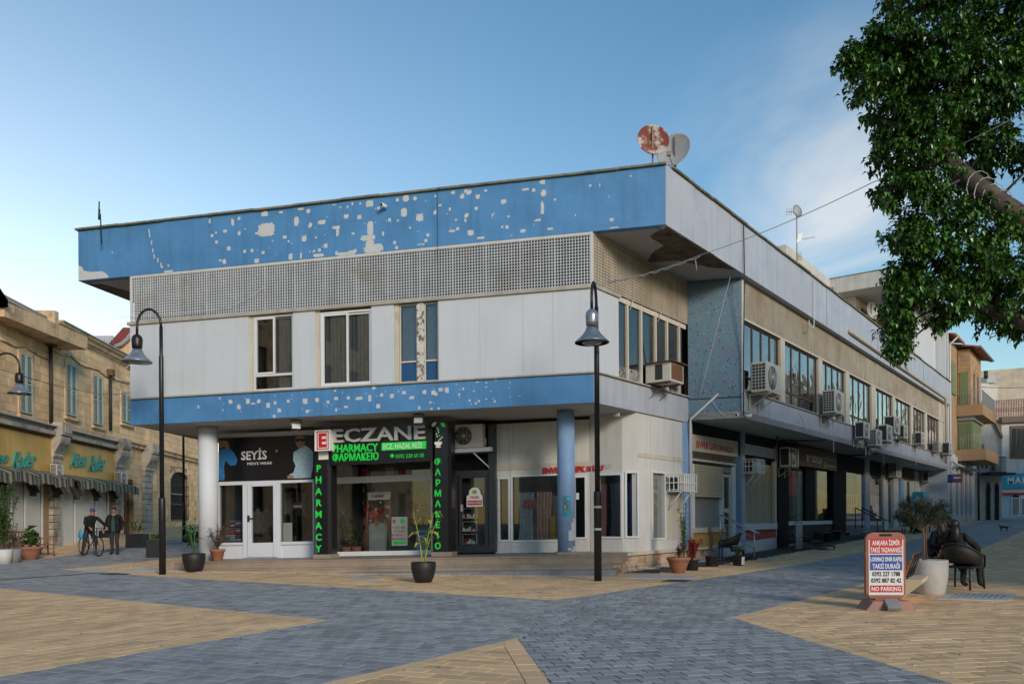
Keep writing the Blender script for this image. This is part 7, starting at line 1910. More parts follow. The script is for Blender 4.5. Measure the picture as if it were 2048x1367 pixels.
m=MB(); m.tube([(-.6,0,.0),(-.6,0,1.0),(-.52,0,1.06),(.52,0,1.06),(.6,0,1.0),(.6,0,.0)],.018,6); m.tube([(-.6,0,.10),(.6,0,.10)],.014,6); m.build('frame','rust_metal',gr,local=True)
for i in range(2):
    pb_=thing('low_bench','low black bench before the black shopfront, %s'%('the nearer'if i==0 else 'the farther, beside the open steps'),'bench',FB.P(bU(1618+i*22,1085)+0,nB_+.55,0)[:2]+(gz(*FB.P(bU(1618+i*22,1085),nB_+.55,0)[:2]),),ang(FB))
    m=MB(); m.box(-.6,.6,-.2,.2,.42,.47); m.build('seat','black_metal',pb_,local=True)
    for x in (-.55,.55): m=MB(); m.box(x-.03,x+.03,-.18,.18,0,.42); m.build('leg','black_metal',pb_,local=True)
# red / blue display fridge, blue box near the sitters
fr2=thing('drinks_cooler','turquoise drinks cooler with white flower print behind the seated street group','cooler',pg(1841,1061)[:2]+(0,),ang(FB)); fr2.location=FB.P(bU(1842,1040,-.9),-.9,0); fr2.location[2]=gz(fr2.location[0],fr2.location[1])
mat('turquoise',(.03,.30,.38),.5,.1,3)
m=MB(); m.box(-1.0,.9,-.3,.3,.35,2.1); m.build('cabinet','turquoise',fr2,local=True,bevel=.02)
m=MB(); m.box(-1.0,.9,-.28,.28,0,.34); m.build('base','dark_void',fr2,local=True)
for i in range(5): m=MB(); a=i*2*PI/5; m.lathe((-1.012,.1*math.cos(a),1.6+.14*math.sin(a)),[(.07,-.003),(.07,.003)],8,tilt=Matrix.Rotation(PI/2,3,'Y')); m.build('white_flower','paper',fr2,local=True)
# ================================================================ roof equipment
mat('dish_grey',(.40,.41,.40),.5,.08,3,.1,30,stain=(2,.6,.85,(.28,.27,.25)))
mat('dish_rust',(.50,.46,.42),.8,.12,3,.3,40,stain=(3.2,.42,.52,(.20,.045,.025)))
mat('mast_rust',(.30,.21,.14),.8,.2,7,.2,50)
def dish(label,px,py,Y,wpx,mt_,tilt,yaw,base_z,arm=True,word=None):
    P=pd(px,py,Y); k=Y/F_; r=wpx*k/2; t=thing('satellite_dish',label,'satellite dish',(P[0],P[1],base_z))
    T=Matrix.Rotation(yaw,3,'Z')@Matrix.Rotation(PI/2+tilt,3,'X'); m=MB(); c=(0,0,P[2]-base_z)
    prof=[(.001,-.02)]+[(r*q,.16*r*1.4*q*q) for q in (.3,.6,.8,.95,1.0)]+[(r*1.0,.16*r*1.4+.015)]+[(r*q,.16*r*1.4*q*q+.012) for q in (.95,.6,.3)]+[(.001,-.005)]
    m.lathe(c,prof,32,tilt=T); d=m.build('reflector',mt_,t,local=True)
    m=MB(); m.tube([(0,-.05,0),(0,-.05,P[2]-base_z+r*.9)],.025,8); m.build('mast','mast_rust',t,local=True)
    if arm:
        f=T@Vector((0,0,1)); u=T@Vector((0,-1,0)); b=Vector(c)-u*0; e=Vector(c)+f*r*1.0+Vector((0,0,-r*.75)); s0=Vector(c)+Vector((0,0,-r*.9)); m=MB(); m.tube([s0,(s0+e)/2+Vector((0,0,-.05)),e],.014,6); m.box(e.x-.05,e.x+.05,e.y-.04,e.y+.04,e.z-.02,e.z+.09); m.build('feed_arm','mast_rust',t,local=True)
    if word:
        b=T@Vector((0,0,-1)); x=Vector((1,0,0)); x=(x-b*x.dot(b)).normalized(); up=b.cross(x)*1; 
        if up.z<0: up=-up
        Pw=Vector((P[0],P[1],P[2]))+b*.04-x*r*.45+up*r*.08; text('lettering',word,t,Pw,x,up,r*.42,'paper',ext=.001,bold=.006,fit=r*.95)
    return t
PZ=PT+.02
dish('rust covered satellite dish with worn SUNNY lettering at the parapet corner',1304.5,284,20.8,65,'dish_rust',-.15,.1,PZ-.5,False,'SUNNY')
dish('large plain grey satellite dish beside the rusty one at the parapet corner',1350,304,21.5,70,'dish_grey',-.2,-.55,PZ-.5)
dish('large pale ringed dish beside the rooftop canopy behind the branch',1742,622,44,34,'dish_grey',-.1,.5,9.0,False)
dish('tiny white dish peeping over the street parapet',1665,578,37,9,'dish_grey',-.1,2.6,9.2,False)
am=thing('antenna_mast','slim mast with small grey dish and aerials on the street wing roof','antenna',pd(1594,530,31)[:2]+(9.0,))
zb_=9.0; zt_=pd(1594,412,31)[2]; m=MB(); m.tube([(0,0,0),(0,0,zt_-zb_)],.022,8); m.build('mast','mast_rust',am,local=True)
m=MB(); m.lathe((-.03,-.06,pd(1591,424,31)[2]-zb_),[(.001,0),(.17,.015),(.24,.04),(.25,.05),(.001,.01)],20,tilt=Matrix.Rotation(PI/2-.1,3,'X')@Matrix.Rotation(.5,3,'Y')); m.build('small_dish','dish_grey',am,local=True)
def yagi(z,L_,az,n,sz=.18):
    m=MB(); d=Vector((math.cos(az),math.sin(az),.15)); m.tube([(0,0,z),Vector((0,0,z))+d*L_],.010,4)
    for i in range(n): p=Vector((0,0,z))+d*L_*(.15+.85*i/(n-1)); m.tube([p-Vector((0,0,sz)),p+Vector((0,0,sz))],.006,4)
    m.build('aerial','mast_rust',am,local=True)
yagi(pd(0,432,31)[2]-zb_,-.45,.2,6,.14); yagi(pd(0,490,31)[2]-zb_,.65,-.1,3,.05); yagi(pd(0,522,31)[2]-zb_,.3,.6,5,.16)
m=MB(); z=pd(0,485,31)[2]-zb_; m.prism([(-.02,z-.2),(.16,z-.15),(.20,z+.2),(.02,z+.1)],-.04,.0); m.build('panel_antenna','white_frame',am,local=True)
sa=thing('short_aerial','short crooked dark aerial at the left end of the parapet','antenna',pd(203,453,22.9)); m=MB(); m.tube([(0,0,-.5),(-.03,0,.35),(-.07,0,.40),(-.06,0,.72)],.018,6); m.tube([(-.07,0,.2),(-.06,0,.5)],.03,5); m.build('rod','iron',sa,local=True)
# cameras
def cctv(label,P,rz,kind=0):
    t=thing('security_camera',label,'camera',P,rz); m=MB(); m.lathe((0,0,0),[(.05,-.09),(.055,-.08),(.055,.08),(.05,.09)],14,tilt=Matrix.Rotation(PI/2,3,'X')); m.build('body','white_frame',t,local=True)
    m=MB(); m.lathe((0,-.091,0),[(.038,-.004),(.038,.004)],14,tilt=Matrix.Rotation(PI/2,3,'X')); m.build('lens','dark_void',t,local=True)
    m=MB(); m.tube([(0,.05,0),(0,.14,.03)],.02,6); m.build('bracket','white_frame',t,local=True); return t
u,z=FA.uz(768,412,.12); cctv('white security camera on the peeling blue parapet',FA.P(u,.15,z),-.5)
cctv('white security camera on the bottom corner of the tiled wall, facing the square',fbpt(1474,829,.12),-.5); cctv('white security camera on the blue band just right of the tiled wall corner',fbpt(1499,831,.15),1.1)
u,z=FG.uz(1258,822,-.2) ; cctv('small white camera under the soffit above the drapery shop corner',FS.P(1.7,-.3,4.18),.9)
u,z=FA.uz(311,885,-5.9); cctv('white camera on the blue rear band behind the lamp pole',FA.P(11.85,-5.9,4.0),-.9)
# ================================================================ cables
def cable(pts,r,mt_,label,sag=0.,n=14):
    P=[Vector(p) for p in pts]; out=[]
    for a,b in zip(P,P[1:]):
        for i in range(n): f=i/n; out.append(a*(1-f)+b*f-Vector((0,0,sag*4*f*(1-f))))
    out.append(P[-1]); m=MB(); m.tube(out,r,5,world=True); o=m.build('overhead_cable',mt_); tag(o,label,'cable'); return o
Lt=l2.location; A_=Vector(pd(1215,563,17.6)); B_=pd(1400,510,14.5); C_=pd(1745,365,11.0); D_=pd(2150,170,9.0)
cable([A_,B_,C_,D_],.006,'cable_white','thin pale cable running from the lamp across the sky to the tree',.06)
R=random.Random(5); pts=[]
for i in range(46):
    f=i/45; p=A_*(1-f)+Vector(B_)*f; pts.append((p.x,p.y+.02*math.sin(i*1.3),p.z-.035*abs(math.sin(i*.55))-.06*4*f*(1-f)))
m=MB(); m.tube(pts,.012,5,world=True); m.tube([pts[-3],(pts[-3][0]+.03,pts[-3][1],pts[-3][2]-.22)],.010,5,world=True); o=m.build('twisted_cord','cable_white'); tag(o,'pale twisted cord wound round the overhead cable near the lamp','cord')
cable([pd(1202,600,17.65),A_],.005,'cable_white','short pale tie running from the lamp neck up to the cord')
cable([FA.P(13.6,.05,7.42),FA.P(10.2,.07,7.40),FA.P(9.0,.06,7.9)],.006,'cable_white','slack grey wire across the lower left of the lattice',.05)
cable([fbpt(1482,470,.25),FW.P(FW.uz(1400,790,.1)[0],.1,FW.uz(1400,790,.1)[1])],.006,'cable_white','pale string slanting down across the tiled wall')
cable([FW.P(.7,.05,4.9),FW.P(1.1,.05,4.42),fbpt(1480,825,.1)],.007,'cable_white','looped white wire along the foot of the tiled wall',.05)
cable([FL.P(4,.3,6.8),FL.P(14,.35,7.0),FL.P(20,.3,7.9)],.012,'cable_dark','dark wire strung across the stone terrace above the shutters',.15)
cable([pd(1640,640,50)[:2]+(12.5,)] and [pd(1962,774,80),pd(2200,760,80)],.03,'cable_dark','thin wire over the weathered block at the far right',.3)
cable([FA.P(4.05,.03,10.0),FA.P(4.05,.03,5.0)],.005,'cable_dark','hairline vertical wire down the front wall beside the third window')
for i,(x0,y0,x1,y1) in enumerate(((1598,700+125,1610,860),(1664,835,1667,905),(1762,893,1768,930),(1726,880,1731,912),(1828,895,1832,930))):
    cable([fbpt(x0,y0,.2),fbpt((x0+x1)/2+2,(y0+y1)/2,.12),fbpt(x1,y1,.10)],.012,'cable_white',['loose white hose hanging left of the second air conditioner','loose hose hanging below the second air conditioner','hose hanging from the close pair of air conditioners','hose hanging below the unit with valve side showing','hose hanging from the seventh window air conditioner'][i])
# poster on the round column
pz=thing('poster','blue festival poster with red and yellow figure on the mosaic column','poster',(cc[0],cc[1],cz))
cylpatch(cc,.235,math.radians(-118),math.radians(-66),cz+1.02,cz+1.55,'sheet','market_blue',pz,.006)
R=random.Random(9)
for i,(a,z,w_,h,mt_) in enumerate(((-100,1.22,12,.12,'leaf_yellow'),(-96,1.32,9,.08,'sign_red'),(-88,1.22,8,.1,'leaf_green'),(-104,1.30,8,.07,'sign_red'),(-92,1.16,14,.05,'sign_red'),(-96,1.12,8,.05,'leaf_yellow'),(-80,1.49,16,.015,'paper'),(-80,1.46,14,.012,'paper'),(-108,1.45,10,.06,'orange_wood'))):
    cylpatch(cc,.235,math.radians(a-w_/2),math.radians(a+w_/2),cz+z,cz+z+h,'printed_shape',mt_,pz,.008,3)
# ================================================================ drapes in the shop window
mat('cloth_silver',(.33,.38,.42),.3,.35,26,.2,60,spot=[(14,.3,(.05,.07,.10),.8)]); mat('cloth_red',(.42,.06,.05),.6,.3,12,spot=[(10,.3,(.55,.35,.25),.8)]); mat('cloth_plaid',(.32,.18,.14),.8,.3,14,spot=[(12,.32,(.50,.45,.40),.8)])
mat('cloth_black',(.03,.035,.04),.8,.3,20,spot=[(16,.3,(.30,.33,.33),.7)]); mat('cloth_blue',(.07,.12,.35),.7,.25,8); mat('cloth_pink',(.35,.10,.14),.8,.25,12); mat('cloth_grey',(.16,.15,.15),.8,.3,18); mat('cloth_yellow',(.55,.33,.03),.8,.2,8)
def drape(F,x0,x1,yt,yb,n,mt_,label,taper=.0,seed=1,wave=5):
    a=F.uz(x0,yt,n); b=F.uz(x1,yb,n); u0,u1=min(a[0],b[0]),max(a[0],b[0]); z1,z0=a[1],b[1]; t=None; m=MB(); nx,nz=18,7; vs=[]; ph=seed
    for j in range(nz+1):
        f=j/nz; z=z0+(z1-z0)*f; sh=1-taper*(1-abs(2*f-.9))
        for i in range(nx+1):
            s_=i/nx; u=(u0+u1)/2+(u1-u0)*(s_-.5)*sh; nn_=n+.035*math.sin(s_*wave*2*PI+ph+f*1.2)+.02*math.sin(f*7+seed)
            vs.append(F.P(u,nn_,z))
    w_=nx+1; m.add(vs,[(j*w_+i,j*w_+i+1,(j+1)*w_+i+1,(j+1)*w_+i) for j in range(nz) for i in range(nx)],smooth=True)
    o=m.build('draped_fabric',mt_); tag(o,label,'fabric'); return o
nF=nE-.35
drape(FG,1001,1017,990,1079,nF,'cloth_black','dark striped fabric roll in the narrow pane at the far left of the drapery window',seed=1)
drape(FG,1027,1040,990,1078,nF-.1,'cloth_black','dark striped fabric standing left in the big drapery window',seed=2)
drape(FG,1036,1068,985,1078,nF,'cloth_silver','silvery floral fabric gathered in the big drapery window',.25,3)
drape(FG,1071,1104,984,1078,nF,'cloth_plaid','beige and red checked fabric hanging in the big drapery window',.12,4)
drape(FG,1046,1075,999,1016,nF+.1,'cloth_red','bright red swag across the tops of the silvery and checked fabrics',0,5)
drape(FG,1099,1112,1032,1079,nF+.05,'cloth_yellow','yellow fabric end beside the mosaic column',.3,6)
drape(FG,1106,1125,990,1079,nF-.1,'cloth_grey','grey patterned fabric just left of the mosaic column',.1,7)
drape(FE1,1201,1215,968,1073,-.3,'cloth_pink','dusty red patterned fabric right of the second lamp post',.0,8)
drape(FE1,1220,1242,966,1072,-.35,'cloth_grey','grey beige fabric in the right drapery window',.25,9)
drape(FE2,1255,1275,962,1072,-.25,'cloth_blue','plain blue fabric in the narrow pane at the corner',.1,10)
o=MB(); fbox(o,FG,1152,1145.0-160,1158,1145-147,nE-.06,nE-.05); q_=o.build('door_sticker','paper'); tag(q_,'small white sticker on the dark drapery shop door','sticker')
# plants behind the pharmacy glass
def inside_plant(px,py,h,label,seed,n=34):
    u,z=FG.uz(px,py,-3.0); bushpot(label,FG.P(u,-3.0,.49),[(.12,0),(.16,.26),(.14,.26)],'terracotta','leaf_green',n,h,.3,seed,.26,.12,6)
inside_plant(693,1095,1.25,'tall broad leaved plant behind the left of the pharmacy glass',41,40); inside_plant(713,1100,.55,'low leafy plant behind the pharmacy glass beside the tall one',42,26)

# fallen leaves and crumbs on the paving
m=MB(); R=random.Random(99)
for i in range(230):
    y=7+abs(R.gauss(0,9)); x=R.uniform(-.6,.66)*y
    if y>27 or (y>18 and x<6): continue
    leafmesh(m,(x,y,gz(x,y)+.024),Vector((math.cos(i),math.sin(i),.05)),R.uniform(.02,.05),R.uniform(.012,.03),0,R.random())
m.build('fallen_leaves','stem_brown',kind='stuff')
# ================================================================ people, bicycle, cat
mat('skin',(.34,.20,.14),.55,.08,8)
mat('hair_dark',(.012,.009,.008),.5,.3,20)
mat('coat_black',(.020,.020,.023),.85,.3,6,.3,40,spec=.15)
mat('coat_charcoal',(.028,.027,.030),.85,.25,6,.3,40,spec=.15)
mat('trousers_dark',(.040,.040,.046),.85,.25,6,.3,40,spec=.15)
mat('sweater_green',(.030,.085,.065),.9,.2,8,.3,60)
mat('hoodie_black',(.030,.028,.030),.9,.3,6,.3,50,spec=.15)
mat('shirt_red',(.20,.02,.025),.9,.2,8)
mat('shirt_blue',(.02,.09,.22),.9,.2,8)
mat('cap_blue',(.04,.09,.18),.8,.2,8)
mat('shoe_white',(.62,.60,.57),.6,.08,8)
mat('shoe_black',(.01,.01,.01),.5,.2,8)
mat('bag_blue',(.03,.26,.48),.5,.15,6)
mat('cat_fur',(.045,.042,.038),.95,.4,25,.3,60)
def grow(name,J,E,mats,parent,root=0,sub=2):
    """continuous skinned body: J = {name:(x,y,z,r[,ry])}, E = [(a,b,material index)]"""
    names=list(J); me=bpy.data.meshes.new(name); me.from_pydata([J[n][:3] for n in names],[(names.index(a),names.index(b)) for a,b,_ in E],[])
    o=bpy.data.objects.new(name,me); COL.objects.link(o)
    md=o.modifiers.new('skin','SKIN'); md.use_smooth_shade=True; md.branch_smoothing=.35
    bm=bmesh.new(); bm.from_mesh(me); ly=bm.verts.layers.skin.verify(); bm.verts.ensure_lookup_table()
    for i,n in enumerate(names):
        r=J[n][3]; ry=J[n][4] if len(J[n])>4 else r; bm.verts[i][ly].radius=(r,ry); bm.verts[i][ly].use_root=(i==root)
    bm.to_mesh(me); bm.free()
    sb=o.modifiers.new('sub','SUBSURF'); sb.levels=sub; sb.render_levels=sub
    ev=o.evaluated_get(bpy.context.evaluated_depsgraph_get()); m2=bpy.data.meshes.new_from_object(ev); bpy.data.objects.remove(o); bpy.data.meshes.remove(me)
    m2.name=name
    m2.materials.clear()
    for m in mats: m2.materials.append(MATS[m])
    segs=[(Vector(J[a][:3]),Vector(J[b][:3]),mi,min(J[a][3],J[b][3])) for a,b,mi in E]
    for f in m2.polygons:
        c=f.center; best=9;bi=0
        for a,b,mi,r in segs:
            d=b-a; t=max(0,min(1,(c-a).dot(d)/max(1e-9,d.length_squared))); dd=(c-(a+d*t)).length-r*.8
            if dd<best: best=dd;bi=mi
        f.material_index=bi; f.use_smooth=True
    o=bpy.data.objects.new(name,m2); COL.objects.link(o)
    if parent: o.parent=parent; WM[o.name]=WM[parent.name]; CH.setdefault(parent.name,[]).append(o)
    return o
def hand(J,E,w,el,tag_,curl=.5,side=1,mi=1):
    """palm, four unequal bent fingers and a thumb beyond the wrist w"""
    w_=Vector(J[w][:3]); e_=Vector(J[el][:3]); d=(w_-e_).normalized(); s=d.cross(Vector((0,0,1))); s=s.normalized() if s.length>.1 else Vector((1,0,0)); n=s.cross(d).normalized()
    p=w_+d*.06; J[tag_+'palm']=(*p,.030,.018); E.append((w,tag_+'palm',mi))
    for k,(off,ln) in enumerate(((-.030,.065),(-.011,.078),(.010,.074),(.029,.058))):
        a=p+s*off+d*.02; b=a+d*ln*.5-n*curl*.012; c=b+d*ln*.4-n*curl*.035
        J[tag_+'f%da'%k]=(*a,.011); J[tag_+'f%db'%k]=(*b,.009); J[tag_+'f%dc'%k]=(*c,.0075)
        E+= [(tag_+'palm',tag_+'f%da'%k,mi),(tag_+'f%da'%k,tag_+'f%db'%k,mi),(tag_+'f%db'%k,tag_+'f%dc'%k,mi)]
    a=w_+d*.03+s*.035*side; b=a+d*.035+s*.02*side; J[tag_+'ta']=(*a,.011); J[tag_+'tb']=(*b,.009); E+=[(w,tag_+'ta',mi),(tag_+'ta',tag_+'tb',mi)]
def face(t,c,mt_hair,hair='short',look=0.,s=1.0):
    """eyes, nose, mouth, ears and hair round a head centred at c, looking along -y turned by look"""
    T=Matrix.Rotation(look,3,'Z'); V=lambda x,y,z: (c[0]+(T@Vector((x*s,y*s,z*s))).x,c[1]+(T@Vector((x*s,y*s,z*s))).y,c[2]+z*s)
    m=MB(); m.ball(V(0,-.095,-.005),.022*s,8,6,0,(.7,.9,1.3),T); m.build('nose','skin',t,local=True)
    for sx in (-1,1):
        m=MB(); m.ball(V(sx*.033,-.083,.018),.012*s,8,6); m.build('eye','dark_void',t,local=True)
        m=MB(); m.ball(V(sx*.080,.0,.0),.024*s,8,6,0,(.4,.8,1.2),T); m.build('ear','skin',t,local=True)
        m=MB(); m.ball(V(sx*.033,-.086,.040),.016*s,6,4,0,(1.2,.4,.3),T); m.build('eyebrow',mt_hair,t,local=True)
    m=MB(); m.ball(V(0,-.083,-.050),.022*s,8,6,0,(1.1,.5,.35),T); m.build('mouth','sign_red',t,local=True)
    m=MB(); vs=[]
    if hair=='short':
        m.ball(V(0,.032,.032),.096*s,16,10,0,(.90,1.0,.98),T); m.build('hair',mt_hair,t,local=True)
    if hair=='cap':
        m.ball(V(0,.01,.045),.102*s,16,10,0,(.92,1.0,.78),T); m.ball(V(0,-.10,.040),.07*s,12,6,0,(1,1,.14),T); m.build('cap','cap_blue',t,local=True)
    if hair=='long':
        m.ball(V(0,.046,.030),.102*s,18,12,0,(.95,1.0,1.0),T)
        for sx in (-1,1): m.tube([V(sx*.080,.02,.03),V(sx*.10,.02,-.08),V(sx*.11,.0,-.20),V(sx*.10,-.03,-.30)],[.028*s,.034*s,.036*s,.012*s],8)
        m.tube([V(0,.07,.03),V(0,.10,-.10),V(0,.11,-.25),V(0,.10,-.36)],[.06*s,.085*s,.08*s,.02*s],10); m.build('hair',mt_hair,t,local=True)
def standing(J,E,h=1.72,lean=0.):
    J.update(pel=(0,0,.95,.135,.11),sp=(0,-.01,1.12,.145,.115),ch=(0,-.02+lean,1.30,.165,.125),nk=(0,-.02+lean,1.47,.062),hd=(0,-.04+lean,1.60,.088,.095),tp=(0,-.03+lean,1.69,.062,.07))
# --- man walking in a dark jacket over a green sweater
def person(label,P,rz,J,E,mats,root_first='pel'):
    t=thing('person',label,'person',P,rz); o=grow('body',J,E,mats,t); return t
mats=('coat_black','skin','trousers_dark','sweater_green','shoe_black','hair_dark')
J={};E=[]; standing(J,E)
J.update(sl=(.19,-.01,1.40,.075),sr=(-.19,-.01,1.40,.075),el=(.27,.02,1.14,.058),er=(-.27,-.02,1.14,.058),wl=(.27,-.06,.90,.036),wr=(-.30,-.14,.92,.036),
 hl=(.10,0,.88,.105),hr=(-.10,0,.88,.105),kl=(.13,-.14,.50,.070),kr=(-.10,.04,.48,.070),al=(.15,-.06,.10,.045),ar=(-.11,.10,.10,.045),tl=(.17,-.24,.045,.040),tr=(-.13,-.06,.035,.040))
E+=[('pel','sp',3),('sp','ch',3),('ch','nk',1),('nk','hd',1),('hd','tp',1),('ch','sl',0),('ch','sr',0),('sl','el',0),('sr','er',0),('el','wl',0),('er','wr',0),('pel','hl',2),('pel','hr',2),('hl','kl',2),('hr','kr',2),('kl','al',2),('kr','ar',2),('al','tl',4),('ar','tr',4)]
hand(J,E,'wl','el','L',.8,-1); hand(J,E,'wr','er','R',.8,1)
P2_=pg(229,1109); pm=person('man in dark open jacket over a green sweater walking beside the cyclist',P2_,.12,J,E,mats); face(pm,(0,-.045,1.60),'hair_dark','short',.1)
for sx in (-1,1):
    m=MB(); m.tube([(sx*.07,-.11,1.42),(sx*.14,-.135,1.20),(sx*.15,-.12,.98),(sx*.15,-.08,.80)],[.05,.075,.08,.07],10); m.tube([(sx*.12,.06,1.38),(sx*.13,.09,1.1),(sx*.12,.09,.82)],[.07,.09,.10],10); m.build('jacket_front','coat_black',pm,local=True)
hb_=thing('hand_bag','black shoulder bag held by the man in the green sweater','bag',(P2_[0]-.30,P2_[1]-.16,P2_[2]+.62)); m=MB(); m.box(-.17,.17,-.05,.05,0,.26); m.build('body','coat_black',hb_,local=True,bevel=.03); m=MB(); m.tube([(-.1,0,.25),(-.06,0,.36),(.06,0,.36),(.1,0,.25)],.012,6); m.build('strap','coat_black',hb_,local=True)
# --- cyclist
mats=('coat_black','skin','trousers_dark','coat_charcoal','shoe_black','hair_dark')
J={};E=[]
J.update(pel=(0,.12,.92,.135,.12),sp=(0,.04,1.10,.145,.12),ch=(0,-.06,1.28,.165,.13),nk=(0,-.12,1.44,.062),hd=(0,-.16,1.56,.088,.095),tp=(0,-.15,1.65,.062,.07),
 sl=(.19,-.06,1.36,.075),sr=(-.19,-.06,1.36,.075),el=(.33,-.22,1.16,.056),er=(-.30,-.20,1.14,.056),wl=(.30,-.46,1.02,.036),wr=(-.27,-.46,1.02,.036),
 hl=(.10,.10,.86,.105),hr=(-.10,.10,.86,.105),kl=(.14,-.06,.48,.070),kr=(-.18,.08,.47,.070),al=(.17,.03,.10,.045),ar=(-.24,.12,.09,.045),tl=(.18,-.14,.045,.040),tr=(-.26,-.04,.04,.040))
E+=[('pel','sp',0),('sp','ch',0),('ch','nk',0),('nk','hd',1),('hd','tp',1),('ch','sl',0),('ch','sr',0),('sl','el',0),('sr','er',0),('el','wl',0),('er','wr',0),('pel','hl',2),('pel','hr',2),('hl','kl',2),('hr','kr',2),('kl','al',2),('kr','ar',2),('al','tl',4),('ar','tr',4)]
hand(J,E,'wl','el','L',1.3,-1); hand(J,E,'wr','er','R',1.3,1)
P1_=pg(180,1111); rc=.95; pc=person('man in dark clothes and blue cap standing astride a bicycle',(P1_[0],P1_[1]+.05,P1_[2]),rc,J,E,mats); face(pc,(0,-.165,1.56),'hair_dark','cap',.2)
bg2=thing('blue_bag','bright blue plastic bag hanging from the bicycle handlebar','bag',(P1_[0]-.06,P1_[1]-.50,P1_[2]+.62)); m=MB(); m.lathe((0,0,0),[(.03,0),(.085,.04),(.09,.16),(.05,.26),(.012,.34)],10,sq=.55); m.build('body','bag_blue',bg2,local=True)
def bicycle(label,P,rz):
    t=thing('bicycle',label,'bicycle',P,rz)
    for y,nm in ((-.52,'front'),(.52,'rear')):
        m=MB(); m.tube([(0,y+.335*math.cos(a*PI/14),.35+.335*math.sin(a*PI/14)) for a in range(29)],.020,6,cap=False); w_=m.build('wheel','black_metal',t,local=True)
        m=MB(); m.tube([(0,y+.305*math.cos(a*PI/14),.35+.305*math.sin(a*PI/14)) for a in range(29)],.008,4,cap=False)
        for k in range(14): a=k*PI/7; m.tube([(0,y,.35),(0,y+.305*math.cos(a),.35+.305*math.sin(a))],.0025,3)
        m.lathe((0,y,.35),[(.025,-.04),(.025,.04)],8,tilt=Matrix.Rotation(PI/2,3,'Y')); m.build('spokes','steel',w_,local=True)
    m=MB(); bb=(0,.10,.32); hd=(0,-.38,.86); hd2=(0,-.41,.72); st=(0,.22,.82); rr=(0,.52,.35)
    for a,b in ((hd2,bb),(hd,st),(bb,st),(bb,rr),(st,rr),(hd,hd2)): m.tube([a,b],.018,6)
    m.build('frame','black_metal',t,local=True)
    m=MB(); m.tube([hd2,(0,-.52,.35)],.016,6); m.build('fork','black_metal',t,local=True)
    m=MB(); m.tube([hd,(0,-.40,.98)],.015,6); m.tube([(-.31,-.34,1.0),(-.1,-.41,.99),(.1,-.41,.99),(.31,-.34,1.0)],.013,6); m.build('handlebar','black_metal',t,local=True)
    m=MB(); m.tube([st,(0,.24,.92)],.014,6); m.prism([(.12,.92),(.36,.92),(.38,.96),(.12,.95)],-.07,.07,axis=0); m.build('saddle','black_metal',t,local=True,bevel=.01)
    m=MB(); m.lathe(bb,[(.09,-.006),(.09,.006)],14,tilt=Matrix.Rotation(PI/2,3,'Y')); m.tube([(.06,.10,.32),(.06,.02,.17)],.010,5); m.tube([(-.06,.10,.32),(-.06,.18,.47)],.010,5); m.box(.05,.14,-.01,.05,.155,.18); m.box(-.14,-.05,.15,.21,.46,.48); m.build('crank','steel',t,local=True)
bicycle('dark bicycle under the man in the blue cap',(P1_[0]+.08,P1_[1]-.08,P1_[2]),rc)
# --- seated figures
def seated(label,P,rz,mats,lean=0.,feet=None,arms=None,hair='short',hc='hair_dark',look=0.,scale=1.0,side=0.,fold=None):
    J={};E=[]; L=lean
    J.update(pel=(0,.05,.54,.150,.14),sp=(side*.4,.06+L*.4,.74,.150,.125),ch=(side*.8,.06+L*.8,.94,.170,.135),nk=(side,.04+L,1.08,.062),hd=(side*1.1,.01+L,1.21,.088,.095),tp=(side*1.1,.02+L,1.30,.062,.07))
    cx,cy=side*.8,.06+L*.8
    J.update(sl=(cx+.19,cy,1.03,.078),sr=(cx-.19,cy,1.03,.078))
    a=arms or ((.27,-.02,.78),(-.27,-.02,.78),(.16,-.26,.70),(-.16,-.26,.70))
    J.update(el=(*a[0],.060),er=(*a[1],.060),wl=(*a[2],.038),wr=(*a[3],.038))
    f=feet or ((.13,-.42,.52),(-.13,-.42,.52),(.13,-.42,.10),(-.13,-.42,.10))
    J.update(hl=(.10,.0,.53,.110),hr=(-.10,.0,.53,.110),kl=(*f[0],.078),kr=(*f[1],.078),al=(*f[2],.048),ar=(*f[3],.048),tl=(f[2][0],f[2][1]-.17,max(.04,f[2][2]-.05),.042),tr=(f[3][0],f[3][1]-.17,max(.04,f[3][2]-.05),.042))
    E+=[('pel','sp',3),('sp','ch',3),('ch','nk',3),('nk','hd',1),('hd','tp',1),('ch','sl',0),('ch','sr',0),('sl','el',0),('sr','er',0),('el','wl',0),('er','wr',0),('pel','hl',2),('pel','hr',2),('hl','kl',2),('hr','kr',2),('kl','al',2),('kr','ar',2),('al','tl',4),('ar','tr',4)]
    hand(J,E,'wl','el','L',1.0,-1); hand(J,E,'wr','er','R',1.0,1)
    t=person(label,P,rz,J,E,mats); face(t,(side*1.1,.005+L,1.21),hc,hair,look); return t
cp=ch1.location
seated('person with long black hair in black hoodie on the cane chair, seen from behind',(cp[0],cp[1],cp[2]),2.2,('hoodie_black','skin','trousers_dark','hoodie_black','shoe_black'),lean=.20,hair='long',look=.9,side=.08,feet=((.15,-.40,.53),(-.12,-.40,.52),(.14,-.30,.10),(-.14,-.38,.10)))
